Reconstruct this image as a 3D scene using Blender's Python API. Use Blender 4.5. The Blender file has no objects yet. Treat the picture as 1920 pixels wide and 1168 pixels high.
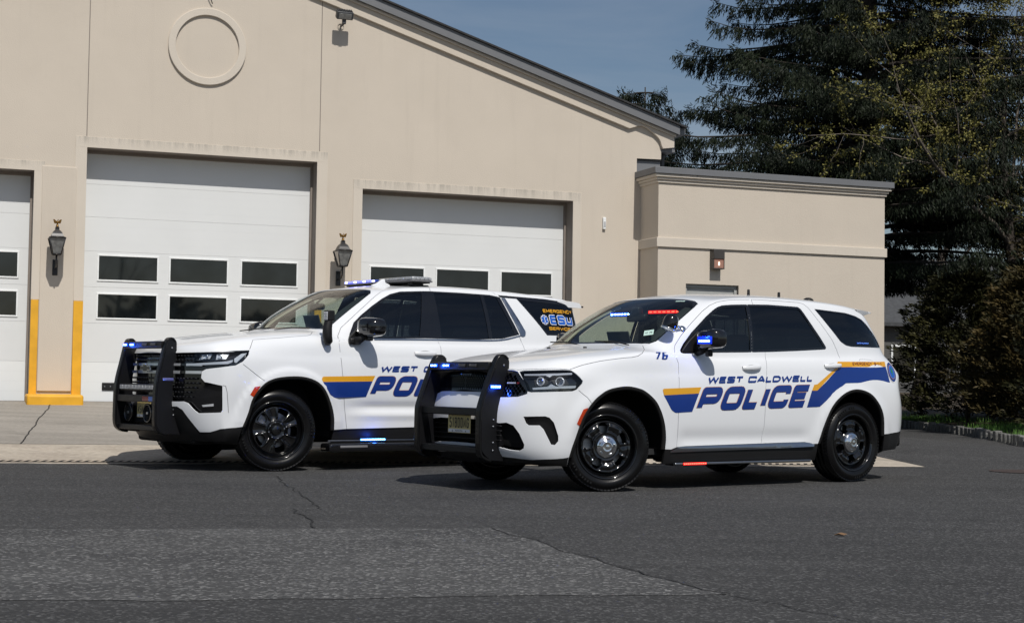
import bpy, bmesh, math, random
import numpy as np
from mathutils import Vector, Matrix
from mathutils.bvhtree import BVHTree
from mathutils.geometry import delaunay_2d_cdt

random.seed(7)
R = math.radians
scene = bpy.context.scene
COL = scene.collection

# ------------------------------------------------------------------ objects
def tag(o, label=None, cat=None, group=None, kind=None):
    if label: o['label'] = label
    if cat: o['category'] = cat
    if group: o['group'] = group
    if kind: o['kind'] = kind
    return o

def empty(name, loc=(0, 0, 0), rz=0.0, label=None, cat=None, group=None):
    o = bpy.data.objects.new(name, None)
    COL.objects.link(o)
    o.location = loc
    o.rotation_euler = (0, 0, rz)
    o.empty_display_size = .1
    return tag(o, label, cat, group)

def copy_tree(o, parent=None):
    c = o.copy(); COL.objects.link(c)
    if parent: c.parent = parent
    for ch in list(o.children):
        copy_tree(ch, c)
    return c

class MB:
    """collects verts / faces (with a material slot) and links them as one object"""
    def __init__(s):
        s.v = []; s.f = []; s.m = []; s.mats = []; s.smooth = []; s.n = None
    def slot(s, mat):
        if mat not in s.mats: s.mats.append(mat)
        return s.mats.index(mat)
    def add(s, verts, faces, mat=None, smooth=False, M=None):
        b = len(s.v)
        if M is not None: verts = [M @ Vector(p) for p in verts]
        s.v += [tuple(p) for p in verts]
        k = s.slot(mat) if mat is not None else 0
        for f in faces:
            s.f.append([i + b for i in f]); s.m.append(k); s.smooth.append(smooth)
        return s
    def box(s, x0, x1, y0, y1, z0, z1, mat=None, M=None):
        v = [(x, y, z) for z in (z0, z1) for y in (y0, y1) for x in (x0, x1)]
        f = [(0, 2, 3, 1), (4, 5, 7, 6), (0, 1, 5, 4), (2, 6, 7, 3), (0, 4, 6, 2), (1, 3, 7, 5)]
        return s.add(v, f, mat, False, M)
    def bevbox(s, x0, x1, y0, y1, z0, z1, b, mat=None, M=None, seg=2, smooth=True):
        bm = bmesh.new()
        bmesh.ops.create_cube(bm, size=1)
        for q in bm.verts:
            q.co = Vector(((x0 + x1) / 2 + q.co.x * (x1 - x0), (y0 + y1) / 2 + q.co.y * (y1 - y0), (z0 + z1) / 2 + q.co.z * (z1 - z0)))
        b = min(b, .49 * min(x1 - x0, y1 - y0, z1 - z0))
        r = bmesh.ops.bevel(bm, geom=bm.edges[:], offset=b, segments=seg, profile=.5, affect='EDGES', clamp_overlap=True)
        for f in bm.faces:
            f.normal_update()
            f.smooth = max(abs(c) for c in f.normal) < .9995
        s.bm(bm, mat, None, M)
        return s
    def bm(s, bm, mat=None, smooth=False, M=None):
        bm.verts.ensure_lookup_table(); bm.verts.index_update()
        fl = [f.smooth for f in bm.faces]; k = len(s.smooth)
        s.add([q.co.copy() for q in bm.verts], [[q.index for q in f.verts] for f in bm.faces], mat, bool(smooth), M)
        if smooth is None: s.smooth[k:] = fl
        bm.free()
        return s
    def lathe(s, prof, mat=None, n=48, M=None, smooth=True, a0=0, a1=2 * math.pi, axis='z'):
        """prof: list of (r, h)"""
        full = abs(a1 - a0 - 2 * math.pi) < 1e-6
        k = n if full else n + 1
        v = []; f = []
        for i in range(k):
            a = a0 + (a1 - a0) * i / n
            for r, h in prof:
                p = (r * math.cos(a), r * math.sin(a), h)
                if axis == 'y': p = (r * math.cos(a), h, r * math.sin(a))
                if axis == 'x': p = (h, r * math.cos(a), r * math.sin(a))
                v.append(p)
        m = len(prof)
        for i in range(n):
            j = (i + 1) % k
            for q in range(m - 1):
                f.append((i * m + q, j * m + q, j * m + q + 1, i * m + q + 1))
        return s.add(v, f, mat, smooth, M)
    def tube(s, pts, rad, mat=None, n=8, smooth=True, cap=True, M=None):
        pts = [Vector(p) for p in pts]
        if not isinstance(rad, (list, tuple)): rad = [rad] * len(pts)
        v = []; f = []
        prev = None
        for i, p in enumerate(pts):
            d = (pts[min(i + 1, len(pts) - 1)] - pts[max(i - 1, 0)]).normalized()
            if prev is None:
                u = d.orthogonal().normalized()
            else:
                u = (prev - d * prev.dot(d))
                u = u.normalized() if u.length > 1e-6 else d.orthogonal().normalized()
            prev = u
            w = d.cross(u)
            for k in range(n):
                a = 2 * math.pi * k / n
                v.append(p + (u * math.cos(a) + w * math.sin(a)) * rad[i])
        for i in range(len(pts) - 1):
            for k in range(n):
                f.append((i * n + k, i * n + (k + 1) % n, (i + 1) * n + (k + 1) % n, (i + 1) * n + k))
        if cap:
            f.append(tuple(range(n))[::-1]); f.append(tuple((len(pts) - 1) * n + k for k in range(n)))
        return s.add(v, f, mat, smooth, M)
    def prism(s, poly, h0, h1, mat=None, axis='z', M=None, bevel=0, seg=2, smooth=False):
        """extrude a 2D polygon; axis y: poly is (x,z); axis x: poly is (y,z)"""
        bm = bmesh.new()
        def P(a, b, h):
            return {'z': (a, b, h), 'y': (a, h, b), 'x': (h, a, b)}[axis]
        lo = [bm.verts.new(P(a, b, h0)) for a, b in poly]
        hi = [bm.verts.new(P(a, b, h1)) for a, b in poly]
        n = len(poly)
        bm.faces.new(lo); bm.faces.new(hi[::-1])
        for i in range(n):
            bm.faces.new((lo[i], lo[(i + 1) % n], hi[(i + 1) % n], hi[i]))
        bmesh.ops.recalc_face_normals(bm, faces=bm.faces[:])
        if bevel:
            ed = [e for e in bm.edges if len(e.link_faces) == 2 and e.calc_face_angle(0) > .5]
            for f in bm.faces: f.smooth = False
            r = bmesh.ops.bevel(bm, geom=ed, offset=bevel, segments=seg, profile=.5, affect='EDGES', clamp_overlap=True)
            for f in r['faces']: f.smooth = True
            return s.bm(bm, mat, None, M)
        return s.bm(bm, mat, smooth, M)
    def build(s, name, mat=None, parent=None, recalc=False):
        me = bpy.data.meshes.new(name)
        me.from_pydata(s.v, [], s.f)
        if s.mats:
            for m in s.mats: me.materials.append(m)
            me.polygons.foreach_set('material_index', s.m)
        elif mat is not None:
            me.materials.append(mat)
        me.polygons.foreach_set('use_smooth', s.smooth)
        if recalc:
            bm = bmesh.new(); bm.from_mesh(me)
            bmesh.ops.recalc_face_normals(bm, faces=bm.faces[:]); bm.to_mesh(me); bm.free()
        me.update()
        if s.n is not None:
            me.normals_split_custom_set_from_vertices(s.n)
        o = bpy.data.objects.new(name, me)
        COL.objects.link(o)
        if parent: o.parent = parent
        return o

def shade_auto(o, ang=35):
    """smooth with sharp edges marked where the angle is large"""
    me = o.data
    bm = bmesh.new(); bm.from_mesh(me)
    for f in bm.faces: f.smooth = True
    for e in bm.edges:
        e.smooth = not (len(e.link_faces) != 2 or e.calc_face_angle(0) > R(ang))
    bm.to_mesh(me); bm.free()
    return o

# ------------------------------------------------------------------ 2D tools
def pip(px, py, poly):
    """vectorised point in polygon"""
    poly = np.asarray(poly, float)
    ins = np.zeros(len(px), bool)
    x0, y0 = poly[:, 0], poly[:, 1]
    x1, y1 = np.roll(x0, -1), np.roll(y0, -1)
    bx = (px >= x0.min()) & (px <= x0.max()) & (py >= y0.min()) & (py <= y0.max())
    idx = np.nonzero(bx)[0]
    if len(idx) == 0: return ins
    X = px[idx]; Y = py[idx]; c = np.zeros(len(idx), bool)
    for a, b, d, e in zip(x0, y0, x1, y1):
        if b == e: continue
        t = (b > Y) != (e > Y)
        c ^= t & (X < (d - a) * (Y - b) / (e - b) + a)
    ins[idx] = c
    return ins

def dens(poly, step, closed=True):
    out = []
    n = len(poly)
    for i in range(n if closed else n - 1):
        a = np.array(poly[i], float); b = np.array(poly[(i + 1) % n], float)
        k = max(1, int(np.linalg.norm(b - a) / step))
        for j in range(k): out.append(tuple(a + (b - a) * j / k))
    if not closed: out.append(tuple(poly[-1]))
    return out

def rounded(poly, r, seg=4):
    """round the corners of a 2D polygon; r may be a list"""
    n = len(poly); out = []
    for i in range(n):
        p = Vector(poly[i][:2]); a = Vector(poly[i - 1][:2]) - p; b = Vector(poly[(i + 1) % n][:2]) - p
        rr = r[i] if isinstance(r, (list, tuple)) else r
        rr = min(rr, a.length * .49, b.length * .49)
        if rr < 1e-5: out.append(tuple(p)); continue
        p0 = p + a.normalized() * rr; p1 = p + b.normalized() * rr
        for k in range(seg + 1):
            t = k / seg
            q = p0 * (1 - t) ** 2 + p * 2 * t * (1 - t) + p1 * t * t
            out.append(tuple(q))
    return out

def ribbon(line, w):
    """polygon of width w around an open 2D polyline"""
    L = [Vector(p) for p in line]; l = []; r = []
    for i, p in enumerate(L):
        d = (L[min(i + 1, len(L) - 1)] - L[max(i - 1, 0)]).normalized()
        nrm = Vector((-d.y, d.x)) * w / 2
        l.append(tuple(p + nrm)); r.append(tuple(p - nrm))
    return l + r[::-1]

def smooth_line(pts, n=6):
    """Catmull-Rom through the points"""
    P = [np.array(p, float) for p in pts]
    P = [2 * P[0] - P[1]] + P + [2 * P[-1] - P[-2]]
    out = []
    for i in range(1, len(P) - 2):
        for k in range(n):
            t = k / n
            out.append(tuple(.5 * ((2 * P[i]) + (-P[i - 1] + P[i + 1]) * t + (2 * P[i - 1] - 5 * P[i] + 4 * P[i + 1] - P[i + 2]) * t * t + (-P[i - 1] + 3 * P[i] - 3 * P[i + 1] + P[i + 2]) * t ** 3)))
    out.append(tuple(P[-2]))
    return out

def cdt(points, polys, eps=1e-7):
    """constrained triangulation of free points + closed polygons"""
    vs = [Vector(p) for p in points]; ed = []
    for pl in polys:
        b = len(vs); n = len(pl)
        vs += [Vector((float(p[0]), float(p[1]))) for p in pl]
        ed += [(b + i, b + (i + 1) % n) for i in range(n)]
    V, _, F, _, _, _ = delaunay_2d_cdt(vs, ed, [], 0, eps)
    return np.array([(p.x, p.y) for p in V]), np.array([tuple(f) for f in F if len(f) == 3])

def flat_mesh(polys, holes=(), step=None, jitter=False):
    """triangulate the union of polys minus holes, optionally on a grid of points"""
    A = np.array([p for pl in polys for p in pl], float)
    pts = []
    if step:
        x0, y0 = A.min(0); x1, y1 = A.max(0)
        for i in range(int((x1 - x0) / step) + 2):
            for j in range(int((y1 - y0) / step) + 2):
                pts.append((x0 + (i - .5) * step, y0 + (j - .5 + .25 * (i % 2)) * step))
        P = np.array(pts)
        k = np.zeros(len(P), bool)
        for pl in polys: k |= pip(P[:, 0], P[:, 1], pl)
        pts = [tuple(p) for p in P[k]]
    V, F = cdt(pts, list(polys) + list(holes))
    c = V[F].mean(1)
    k = np.zeros(len(F), bool)
    for pl in polys: k |= pip(c[:, 0], c[:, 1], pl)
    for h in holes: k &= ~pip(c[:, 0], c[:, 1], h)
    F = F[k]
    used, inv = np.unique(F, return_inverse=True)
    return V[used], inv.reshape(F.shape)

# ------------------------------------------------------------------ lettering (stroke glyphs in a 1 x 1 box)
_A = .16
GL = {
 'P': [[(0, 0), (0, 1), (1, 1), (1, .42), (0, .42)]],
 'O': [[(0, 0), (0, 1), (1, 1), (1, 0), 'c']],
 '0': [[(0, 0), (0, 1), (1, 1), (1, 0), 'c']],
 'L': [[(0, 1), (0, 0), (1, 0)]],
 'I': [[(0, 0), (0, 1)]],
 '1': [[(.1, .8), (.5, 1), (.5, 0)]],
 'C': [[(1, .68), (1, 1), (0, 1), (0, 0), (1, 0), (1, .32)]],
 'E': [[(1, 1), (0, 1), (0, 0), (1, 0)], [(0, .52), (.9, .52)]],
 'W': [[(0, 1), (.22, 0), (.5, .9), (.78, 0), (1, 1)]],
 'S': [[(1, .78), (1, 1), (0, 1), (0, .53), (1, .47), (1, 0), (0, 0), (0, .22)]],
 'T': [[(0, 1), (1, 1)], [(.5, 1), (.5, 0)]],
 'A': [[(0, 0), (.42, 1), (.58, 1), (1, 0)], [(.16, .3), (.84, .3)]],
 'D': [[(0, 0), (0, 1), (.72, 1), (1, .7), (1, .3), (.72, 0), 'c']],
 'M': [[(0, 0), (0, 1), (.5, .25), (1, 1), (1, 0)]],
 'R': [[(0, 0), (0, 1), (1, 1), (1, .45), (0, .45)], [(.55, .45), (1, 0)]],
 'G': [[(1, .74), (1, 1), (0, 1), (0, 0), (1, 0), (1, .5), (.55, .5)]],
 'N': [[(0, 0), (0, 1), (1, 0), (1, 1)]],
 'Y': [[(0, 1), (.5, .48), (1, 1)], [(.5, .48), (.5, 0)]],
 'V': [[(0, 1), (.5, 0), (1, 1)]],
 'U': [[(0, 1), (0, 0), (1, 0), (1, 1)]],
 'J': [[(1, 1), (1, 0), (0, 0), (0, .3)]],
 '7': [[(0, 1), (1, 1), (.4, 0)]],
 '6': [[(.92, 1), (0, 1), (0, 0), (1, 0), (1, .55), (0, .55)]],
 '5': [[(1, 1), (0, 1), (0, .56), (1, .56), (1, 0), (0, 0), (0, .2)]],
 '8': [[(0, 0), (0, 1), (1, 1), (1, 0), 'c'], [(0, .52), (1, .52)]],
 '9': [[(.08, 0), (1, 0), (1, 1), (0, 1), (0, .45), (1, .45)]],
 '-': [[(.1, .5), (.9, .5)]],
 '2': [[(0, .8), (0, 1), (1, 1), (1, .55), (0, .45), (0, 0), (1, 0)]],
 '4': [[(.8, 0), (.8, 1), (0, .3), (1, .3)]],
 '3': [[(0, .85), (0, 1), (1, 1), (1, 0), (0, 0), (0, .15)], [(.3, .52), (1, .52)]],
 ' ': [],
}
NARROW = {'I': 0, 'L': .72, 'E': .9, '1': .55, '-': .5, 'W': 1.45, 'M': 1.15}
SHARP = set('WAMNVY7-')

def stroke_polys(line, closed, w, h, t, rad, square=False):
    """one centre line in glyph units -> quad strip polygons in metres"""
    P = [(a * w, b * h) for a, b in line]
    if rad > 0:
        n = len(P)
        out = []
        for i, p in enumerate(P):
            if not closed and i in (0, n - 1): out.append(p); continue
            p = Vector(p); a = Vector(P[i - 1]) - p; b = Vector(P[(i + 1) % n]) - p
            rr = min(rad if not (square and p.x < 1e-4) else .004, a.length * .45, b.length * .45)
            p0 = p + a.normalized() * rr; p1 = p + b.normalized() * rr
            for k in range(5):
                u = k / 4
                out.append(tuple(p0 * (1 - u) ** 2 + p * 2 * u * (1 - u) + p1 * u * u))
        P = out
    if closed: P = P + [P[0]]
    V = [Vector(p) for p in P]; l = []; r = []
    n = len(V)
    for i, p in enumerate(V):
        if closed and i in (0, n - 1):
            a = (V[0] - V[-2]).normalized(); b = (V[1] - V[0]).normalized()
        else:
            a = (V[i] - V[i - 1]).normalized() if i else (V[1] - V[0]).normalized()
            b = (V[i + 1] - V[i]).normalized() if i < n - 1 else a
        m = (Vector((-a.y, a.x)) + Vector((-b.y, b.x)))
        m = m.normalized() if m.length > 1e-6 else Vector((-a.y, a.x))
        k = 1 / max(.45, m.dot(Vector((-a.y, a.x))))
        l.append(p + m * k * t / 2); r.append(p - m * k * t / 2)
    return [[tuple(l[i]), tuple(l[i + 1]), tuple(r[i + 1]), tuple(r[i])] for i in range(n - 1)]

SQUARE = set('PELDRN')
def text_polys(s, x0, z0, x1, h, t=.2, slant=0., rad=.22, gap=.32, rise=0., wfac=None):
    """outline quads of string s whose baseline runs from x0 to x1, cap height h, stroke t*h"""
    T = t * h
    ws = [NARROW.get(c, 1.0) if c != ' ' else .7 for c in s]
    n = len(s)
    g = gap * h + T
    cw = (x1 - x0 - (n - 1) * g - T) / max(sum(ws), 1e-6)
    out = []; x = x0 + T / 2
    for c, wf in zip(s, ws):
        w = cw * wf
        for st in GL[c]:
            cl = st[-1] == 'c'; pts = st[:-1] if cl else st
            for q in stroke_polys(pts, cl, w, h - T, T, 0 if c in SHARP else rad * h, c in SQUARE):
                out.append([(x + a + (b + T / 2) * slant, z0 + T / 2 + b + rise * (x + a - x0)) for a, b in q])
        x += w + g
    return out

# ------------------------------------------------------------------ materials
MATS = {}
def nodes(name):
    m = bpy.data.materials.new(name); m.use_nodes = True
    nt = m.node_tree; b = nt.nodes['Principled BSDF']
    MATS[name] = m
    return m, nt, b
def N(nt, typ, **k):
    n = nt.nodes.new(typ)
    for a, v in k.items():
        if a.startswith('i_'):
            key = a[2:]
            n.inputs[int(key) if key.isdigit() else key.replace('_', ' ')].default_value = v
        else: setattr(n, a, v)
    return n
def plain(name, col, rough=.5, metal=0., coat=0., spec=.5, var=.06, scale=6., bump=0., bscale=80., emit=None, es=0.):
    m, nt, b = nodes(name)
    L = nt.links.new
    tc = N(nt, 'ShaderNodeTexCoord')
    no = N(nt, 'ShaderNodeTexNoise', i_Scale=scale, i_Detail=5.)
    L(tc.outputs['Object'], no.inputs['Vector'])
    mr = N(nt, 'ShaderNodeMapRange', i_1=.3, i_2=.7, i_3=1 - var, i_4=1 + var)
    L(no.outputs['Fac'], mr.inputs[0])
    mx = N(nt, 'ShaderNodeVectorMath', operation='SCALE')
    mx.inputs[0].default_value = col[:3]
    L(mr.outputs[0], mx.inputs['Scale'])
    L(mx.outputs[0], b.inputs['Base Color'])
    b.inputs['Roughness'].default_value = rough
    b.inputs['Metallic'].default_value = metal
    b.inputs['Coat Weight'].default_value = coat
    b.inputs['Coat Roughness'].default_value = .03
    b.inputs['Specular IOR Level'].default_value = spec
    if bump:
        n2 = N(nt, 'ShaderNodeTexNoise', i_Scale=bscale, i_Detail=4.)
        L(tc.outputs['Object'], n2.inputs['Vector'])
        bp = N(nt, 'ShaderNodeBump', i_Strength=bump, i_Distance=.01)
        L(n2.outputs['Fac'], bp.inputs['Height']); L(bp.outputs[0], b.inputs['Normal'])
    if emit:
        b.inputs['Emission Color'].default_value = (*emit, 1); b.inputs['Emission Strength'].default_value = es
    return m
def glass(name, tint, ior=1.45, rough=0., refl=1.0):
    m = bpy.data.materials.new(name); m.use_nodes = True; nt = m.node_tree; nt.nodes.clear()
    L = nt.links.new
    o = N(nt, 'ShaderNodeOutputMaterial'); mx = N(nt, 'ShaderNodeMixShader')
    tr = N(nt, 'ShaderNodeBsdfTransparent'); tr.inputs[0].default_value = (*tint, 1)
    gl = N(nt, 'ShaderNodeBsdfGlossy'); gl.inputs['Roughness'].default_value = rough; gl.inputs[0].default_value = (.95, .97, 1, 1)
    # the same reflectance from both sides of the single sheet: f0 + (1 - f0)(1 - |N.I|)^5
    ge = N(nt, 'ShaderNodeNewGeometry'); dt = N(nt, 'ShaderNodeVectorMath', operation='DOT_PRODUCT')
    L(ge.outputs['Normal'], dt.inputs[0]); L(ge.outputs['Incoming'], dt.inputs[1])
    ab = N(nt, 'ShaderNodeMath', operation='ABSOLUTE'); L(dt.outputs['Value'], ab.inputs[0])
    sb = N(nt, 'ShaderNodeMath', operation='SUBTRACT'); sb.inputs[0].default_value = 1.0; L(ab.outputs[0], sb.inputs[1])
    pw = N(nt, 'ShaderNodeMath', operation='POWER'); L(sb.outputs[0], pw.inputs[0]); pw.inputs[1].default_value = 5.
    fr = N(nt, 'ShaderNodeMath', operation='MULTIPLY_ADD'); L(pw.outputs[0], fr.inputs[0]); fr.inputs[1].default_value = .93; fr.inputs[2].default_value = .07
    ml = N(nt, 'ShaderNodeMath', operation='MULTIPLY'); ml.inputs[1].default_value = refl
    tc = N(nt, 'ShaderNodeTexCoord'); no = N(nt, 'ShaderNodeTexNoise', i_Scale=2.5); bp = N(nt, 'ShaderNodeBump', i_Strength=.02, i_Distance=.02)
    L(tc.outputs['Object'], no.inputs['Vector']); L(no.outputs['Fac'], bp.inputs['Height']); L(bp.outputs[0], gl.inputs['Normal'])
    L(fr.outputs[0], ml.inputs[0]); L(ml.outputs[0], mx.inputs[0]); L(tr.outputs[0], mx.inputs[1]); L(gl.outputs[0], mx.inputs[2]); L(mx.outputs[0], o.inputs[0])
    MATS[name] = m
    return m

PAINT = plain('white_paint', (.73, .75, .775), .28, coat=.6, var=.012, scale=2)
PAINT.node_tree.nodes['Principled BSDF'].inputs['Coat Roughness'].default_value = .02
SEAM = plain('seam_dark', (.16, .16, .17), .7)
BLACKGLOSS = plain('gloss_black', (.006, .006, .007), .12, coat=.6)
BLACKPL = plain('black_plastic', (.009, .009, .0095), .5, spec=.35, bump=.06, bscale=300)
BLACKTEX = plain('textured_black_steel', (.0045, .0045, .0055), .42, spec=.35, bump=.15, bscale=260)
RUBBER = plain('tyre_rubber', (.0055, .0055, .006), .27, spec=.30, bump=.05, bscale=90, var=.25, scale=14)
LINER = plain('arch_liner', (.010, .010, .010), .85, spec=.2)
CHROME = plain('chrome', (.78, .79, .80), .07, metal=1., var=.02)
SATIN = plain('satin_chrome', (.42, .44, .48), .28, metal=1., var=.04)
RIMBLK = plain('black_rim_paint', (.0025, .0025, .003), .10, coat=.9, var=.1)
STEEL = plain('brake_steel', (.30, .31, .33), .38, metal=1., var=.15, scale=30)
ORANGE = plain('amber_marker', (.46, .045, .008), .22, coat=.7, var=.1, scale=40)
REDLENS = plain('red_lens', (.16, .006, .008), .15, coat=.8)
BLUE = plain('decal_blue', (.003, .028, .19), .35, coat=.4, var=.03)
BLUEOUT = plain('decal_royal', (.01, .10, .46), .3, coat=.6, var=.03)
GOLD = plain('decal_gold', (.66, .32, .010), .32, coat=.6, var=.03)
OUTL = plain('decal_orange_line', (.60, .30, .13), .35)
WDEC = plain('decal_white', (.8, .8, .8), .35)
TAN = plain('tan_trim', (.42, .37, .29), .8, var=.05)
DARKTRIM = plain('dark_trim', (.018, .019, .021), .7, var=.15)
SEATM = plain('seat_fabric', (.02, .021, .024), .85, var=.2)
PLATEM = plain('plate_yellow', (.62, .50, .20), .45, var=.05)
INK = plain('plate_ink', (.012, .012, .012), .5)
SCREEN = plain('laptop_grey', (.05, .05, .055), .5)
CLEAR = glass('clear_lens', (.93, .95, .97), 1.5, refl=.55)
WIND = glass('windshield_glass', (.78, .88, .83), 1.5, refl=1.0)
SIDEG = glass('front_side_glass', (.50, .58, .55), 1.5)
TINTG = glass('tinted_glass', (.035, .042, .05), 1.5)
REFLECT = plain('lamp_reflector', (.62, .64, .67), .22, metal=.35, var=.1, scale=40)
LEDB = plain('led_blue', (.02, .05, .7), .3, emit=(.006, .07, 1.0), es=4.)
LEDBC = plain('led_blue_core', (.6, .8, 1), .3, emit=(.30, .55, 1.0), es=22.)
LEDR = plain('led_red', (.9, .03, .02), .3, emit=(1.0, .012, .01), es=1.5)
LEDRC = plain('led_red_core', (1, .4, .3), .3, emit=(1.0, .09, .05), es=4.)
LEDV = plain('led_violet', (.3, .3, .9), .3, emit=(.10, .12, 1.0), es=2.)
LEDC = plain('led_cyan', (.2, .6, .9), .3, emit=(.01, .22, 1.0), es=4.)
LEDOFF = plain('led_unlit', (.32, .33, .35), .25, coat=.6, var=.35, scale=60)
STICK = plain('sticker_mint', (.50, .68, .62), .5)
plain('emblem_green', (.02, .16, .09), .4)
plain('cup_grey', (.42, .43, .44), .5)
plain('led_dark', (.05, .05, .055), .3, coat=.5)
LEDCC = plain('led_cyan_core', (.6, .9, 1), .3, emit=(.35, .75, 1.0), es=16.)
plain('led_violetoff', (.10, .11, .30), .3, coat=.5)
plain('blue_lens', (.02, .05, .30), .15, coat=.8)
plain('smoke_lens', (.30, .32, .34), .2, coat=.8, var=.2, scale=50)
LEDVC = plain('led_violet_core', (.5, .5, 1), .3, emit=(.40, .42, 1.0), es=3.5)
BRIGHT = plain('bright_trim', (.62, .64, .67), .18, metal=.6, var=.03)
HALO = plain('led_spill_glow', (.01, .03, .4), .3, emit=(.004, .05, .9), es=.35)  # dim emission painting the blue spill around the mirror diodes
# ------------------------------------------------------------------ spline body surface (half, y <= 0 is the near side; mirrored)
class Body:
    """tensor B-spline from a net of ring columns (front centre -> side -> rear centre) x rows (bottom -> roof centre)"""
    def __init__(s, net, na=9, nb=6, post=None):
        T = np.array(net, float)            # [col][row][3], y positive here
        T[:, :, 1] *= -1
        C = T.copy()
        for _ in range(2):
            C += .75 * (T - s._atk(C))
        s.C = C; s.post = post
        s.nc, s.nr = T.shape[:2]
        s.A = np.linspace(0, s.nc - 1, (s.nc - 1) * na + 1)
        s.B = np.linspace(0, s.nr - 1, (s.nr - 1) * nb + 1)
        g = s.ev(np.repeat(s.A, len(s.B)), np.tile(s.B, len(s.A)))
        s.G = g.reshape(len(s.A), len(s.B), 3)
        n, m = len(s.A), len(s.B)
        V = [Vector(p) for p in g]
        F = []
        for i in range(n - 1):
            for j in range(m - 1):
                a = i * m + j
                F.append((a, a + m, a + m + 1)); F.append((a, a + m + 1, a + 1))
        s.bvh = BVHTree.FromPolygons(V, F); s.V = g; s.F = F; s.m = m
    def _pad(s, C):
        mir = np.array([1, -1, 1])
        top = C[:, -2:-1] * mir
        bot = 2 * C[:, :1] - C[:, 1:2]
        C = np.concatenate([bot, C, top], 1)
        f = C[1:2] * mir; r = C[-2:-1] * mir
        return np.concatenate([f, C, r], 0)
    def _atk(s, C):
        P = s._pad(C)
        P = (P[:-2] + 4 * P[1:-1] + P[2:]) / 6
        return (P[:, :-2] + 4 * P[:, 1:-1] + P[:, 2:]) / 6
    def ev(s, a, b, post=True):
        P = s._pad(s.C)
        a = np.asarray(a, float); b = np.asarray(b, float)
        i = np.clip(np.floor(a).astype(int), 0, s.nc - 2); u = a - i
        j = np.clip(np.floor(b).astype(int), 0, s.nr - 2); v = b - j
        def w(t): return [(1 - t) ** 3 / 6, (3 * t ** 3 - 6 * t ** 2 + 4) / 6, (-3 * t ** 3 + 3 * t ** 2 + 3 * t + 1) / 6, t ** 3 / 6]
        wu, wv = w(u), w(v)
        out = 0
        for p in range(4):
            for q in range(4):
                out = out + P[i + p, j + q] * (wu[p] * wv[q])[:, None]
        if post and s.post is not None: out = s.post(out)
        return out
    def normal(s, a, b):
        h = .02
        a0 = np.clip(a - h, 0, s.nc - 1); a1 = np.clip(a + h, 0, s.nc - 1)
        b0 = np.clip(b - h, 0, s.nr - 1); b1 = np.clip(b + h, 0, s.nr - 1)
        da = s.ev(a1, b) - s.ev(a0, b); db = s.ev(a, b1) - s.ev(a, b0)
        n = np.cross(da, db)
        n /= np.maximum(np.linalg.norm(n, axis=1), 1e-12)[:, None]
        # outwards = away from the car's inner axis
        return n
    def par(s, hit):
        loc, nrm, idx, d = hit
        if idx is None: return None
        c = idx // 2; n = s.m - 1
        i, j = c // n, c % n
        # invert the triangle linearly
        tri = s.F[idx]
        p = [s.V[k] for k in tri]
        e1, e2 = p[1] - p[0], p[2] - p[0]; q = np.array(loc) - p[0]
        d11, d12, d22 = e1 @ e1, e1 @ e2, e2 @ e2; q1, q2 = q @ e1, q @ e2
        det = d11 * d22 - d12 * d12
        if abs(det) < 1e-16: u = v = .3
        else: u = (d22 * q1 - d12 * q2) / det; v = (d11 * q2 - d12 * q1) / det
        ab = [(s.A[k // s.m], s.B[k % s.m]) for k in tri]
        a = ab[0][0] + u * (ab[1][0] - ab[0][0]) + v * (ab[2][0] - ab[0][0])
        b = ab[0][1] + u * (ab[1][1] - ab[0][1]) + v * (ab[2][1] - ab[0][1])
        return (a, b)
    def side(s, x, z):
        return s.bvh.ray_cast(Vector((x, -3, z)), Vector((0, 1, 0)))
    def hit(s, p, mode):
        """p: a 2D point in side (x,z) / front (y,z) / rear (y,z) / top (x,y), or a 3D point (nearest)"""
        if mode == 'side': h = s.bvh.ray_cast(Vector((p[0], -3, p[1])), Vector((0, 1, 0)))
        elif mode == 'front': h = s.bvh.ray_cast(Vector((-4, p[0], p[1])), Vector((1, 0, 0)))
        elif mode == 'rear': h = s.bvh.ray_cast(Vector((8, p[0], p[1])), Vector((-1, 0, 0)))
        elif mode == 'top': h = s.bvh.ray_cast(Vector((p[0], p[1], 4)), Vector((0, 0, -1)))
        else: h = s.bvh.find_nearest(Vector(p))
        return h
    def poly(s, pts, mode, step=.03):
        out = []
        for p in dens(pts, step):
            h = s.hit(p, mode)
            if h[2] is None:
                continue
            ab = s.par(h)
            if out and abs(out[-1][0] - ab[0]) + abs(out[-1][1] - ab[1]) < 1e-4: continue
            out.append(ab)
        return out

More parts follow.
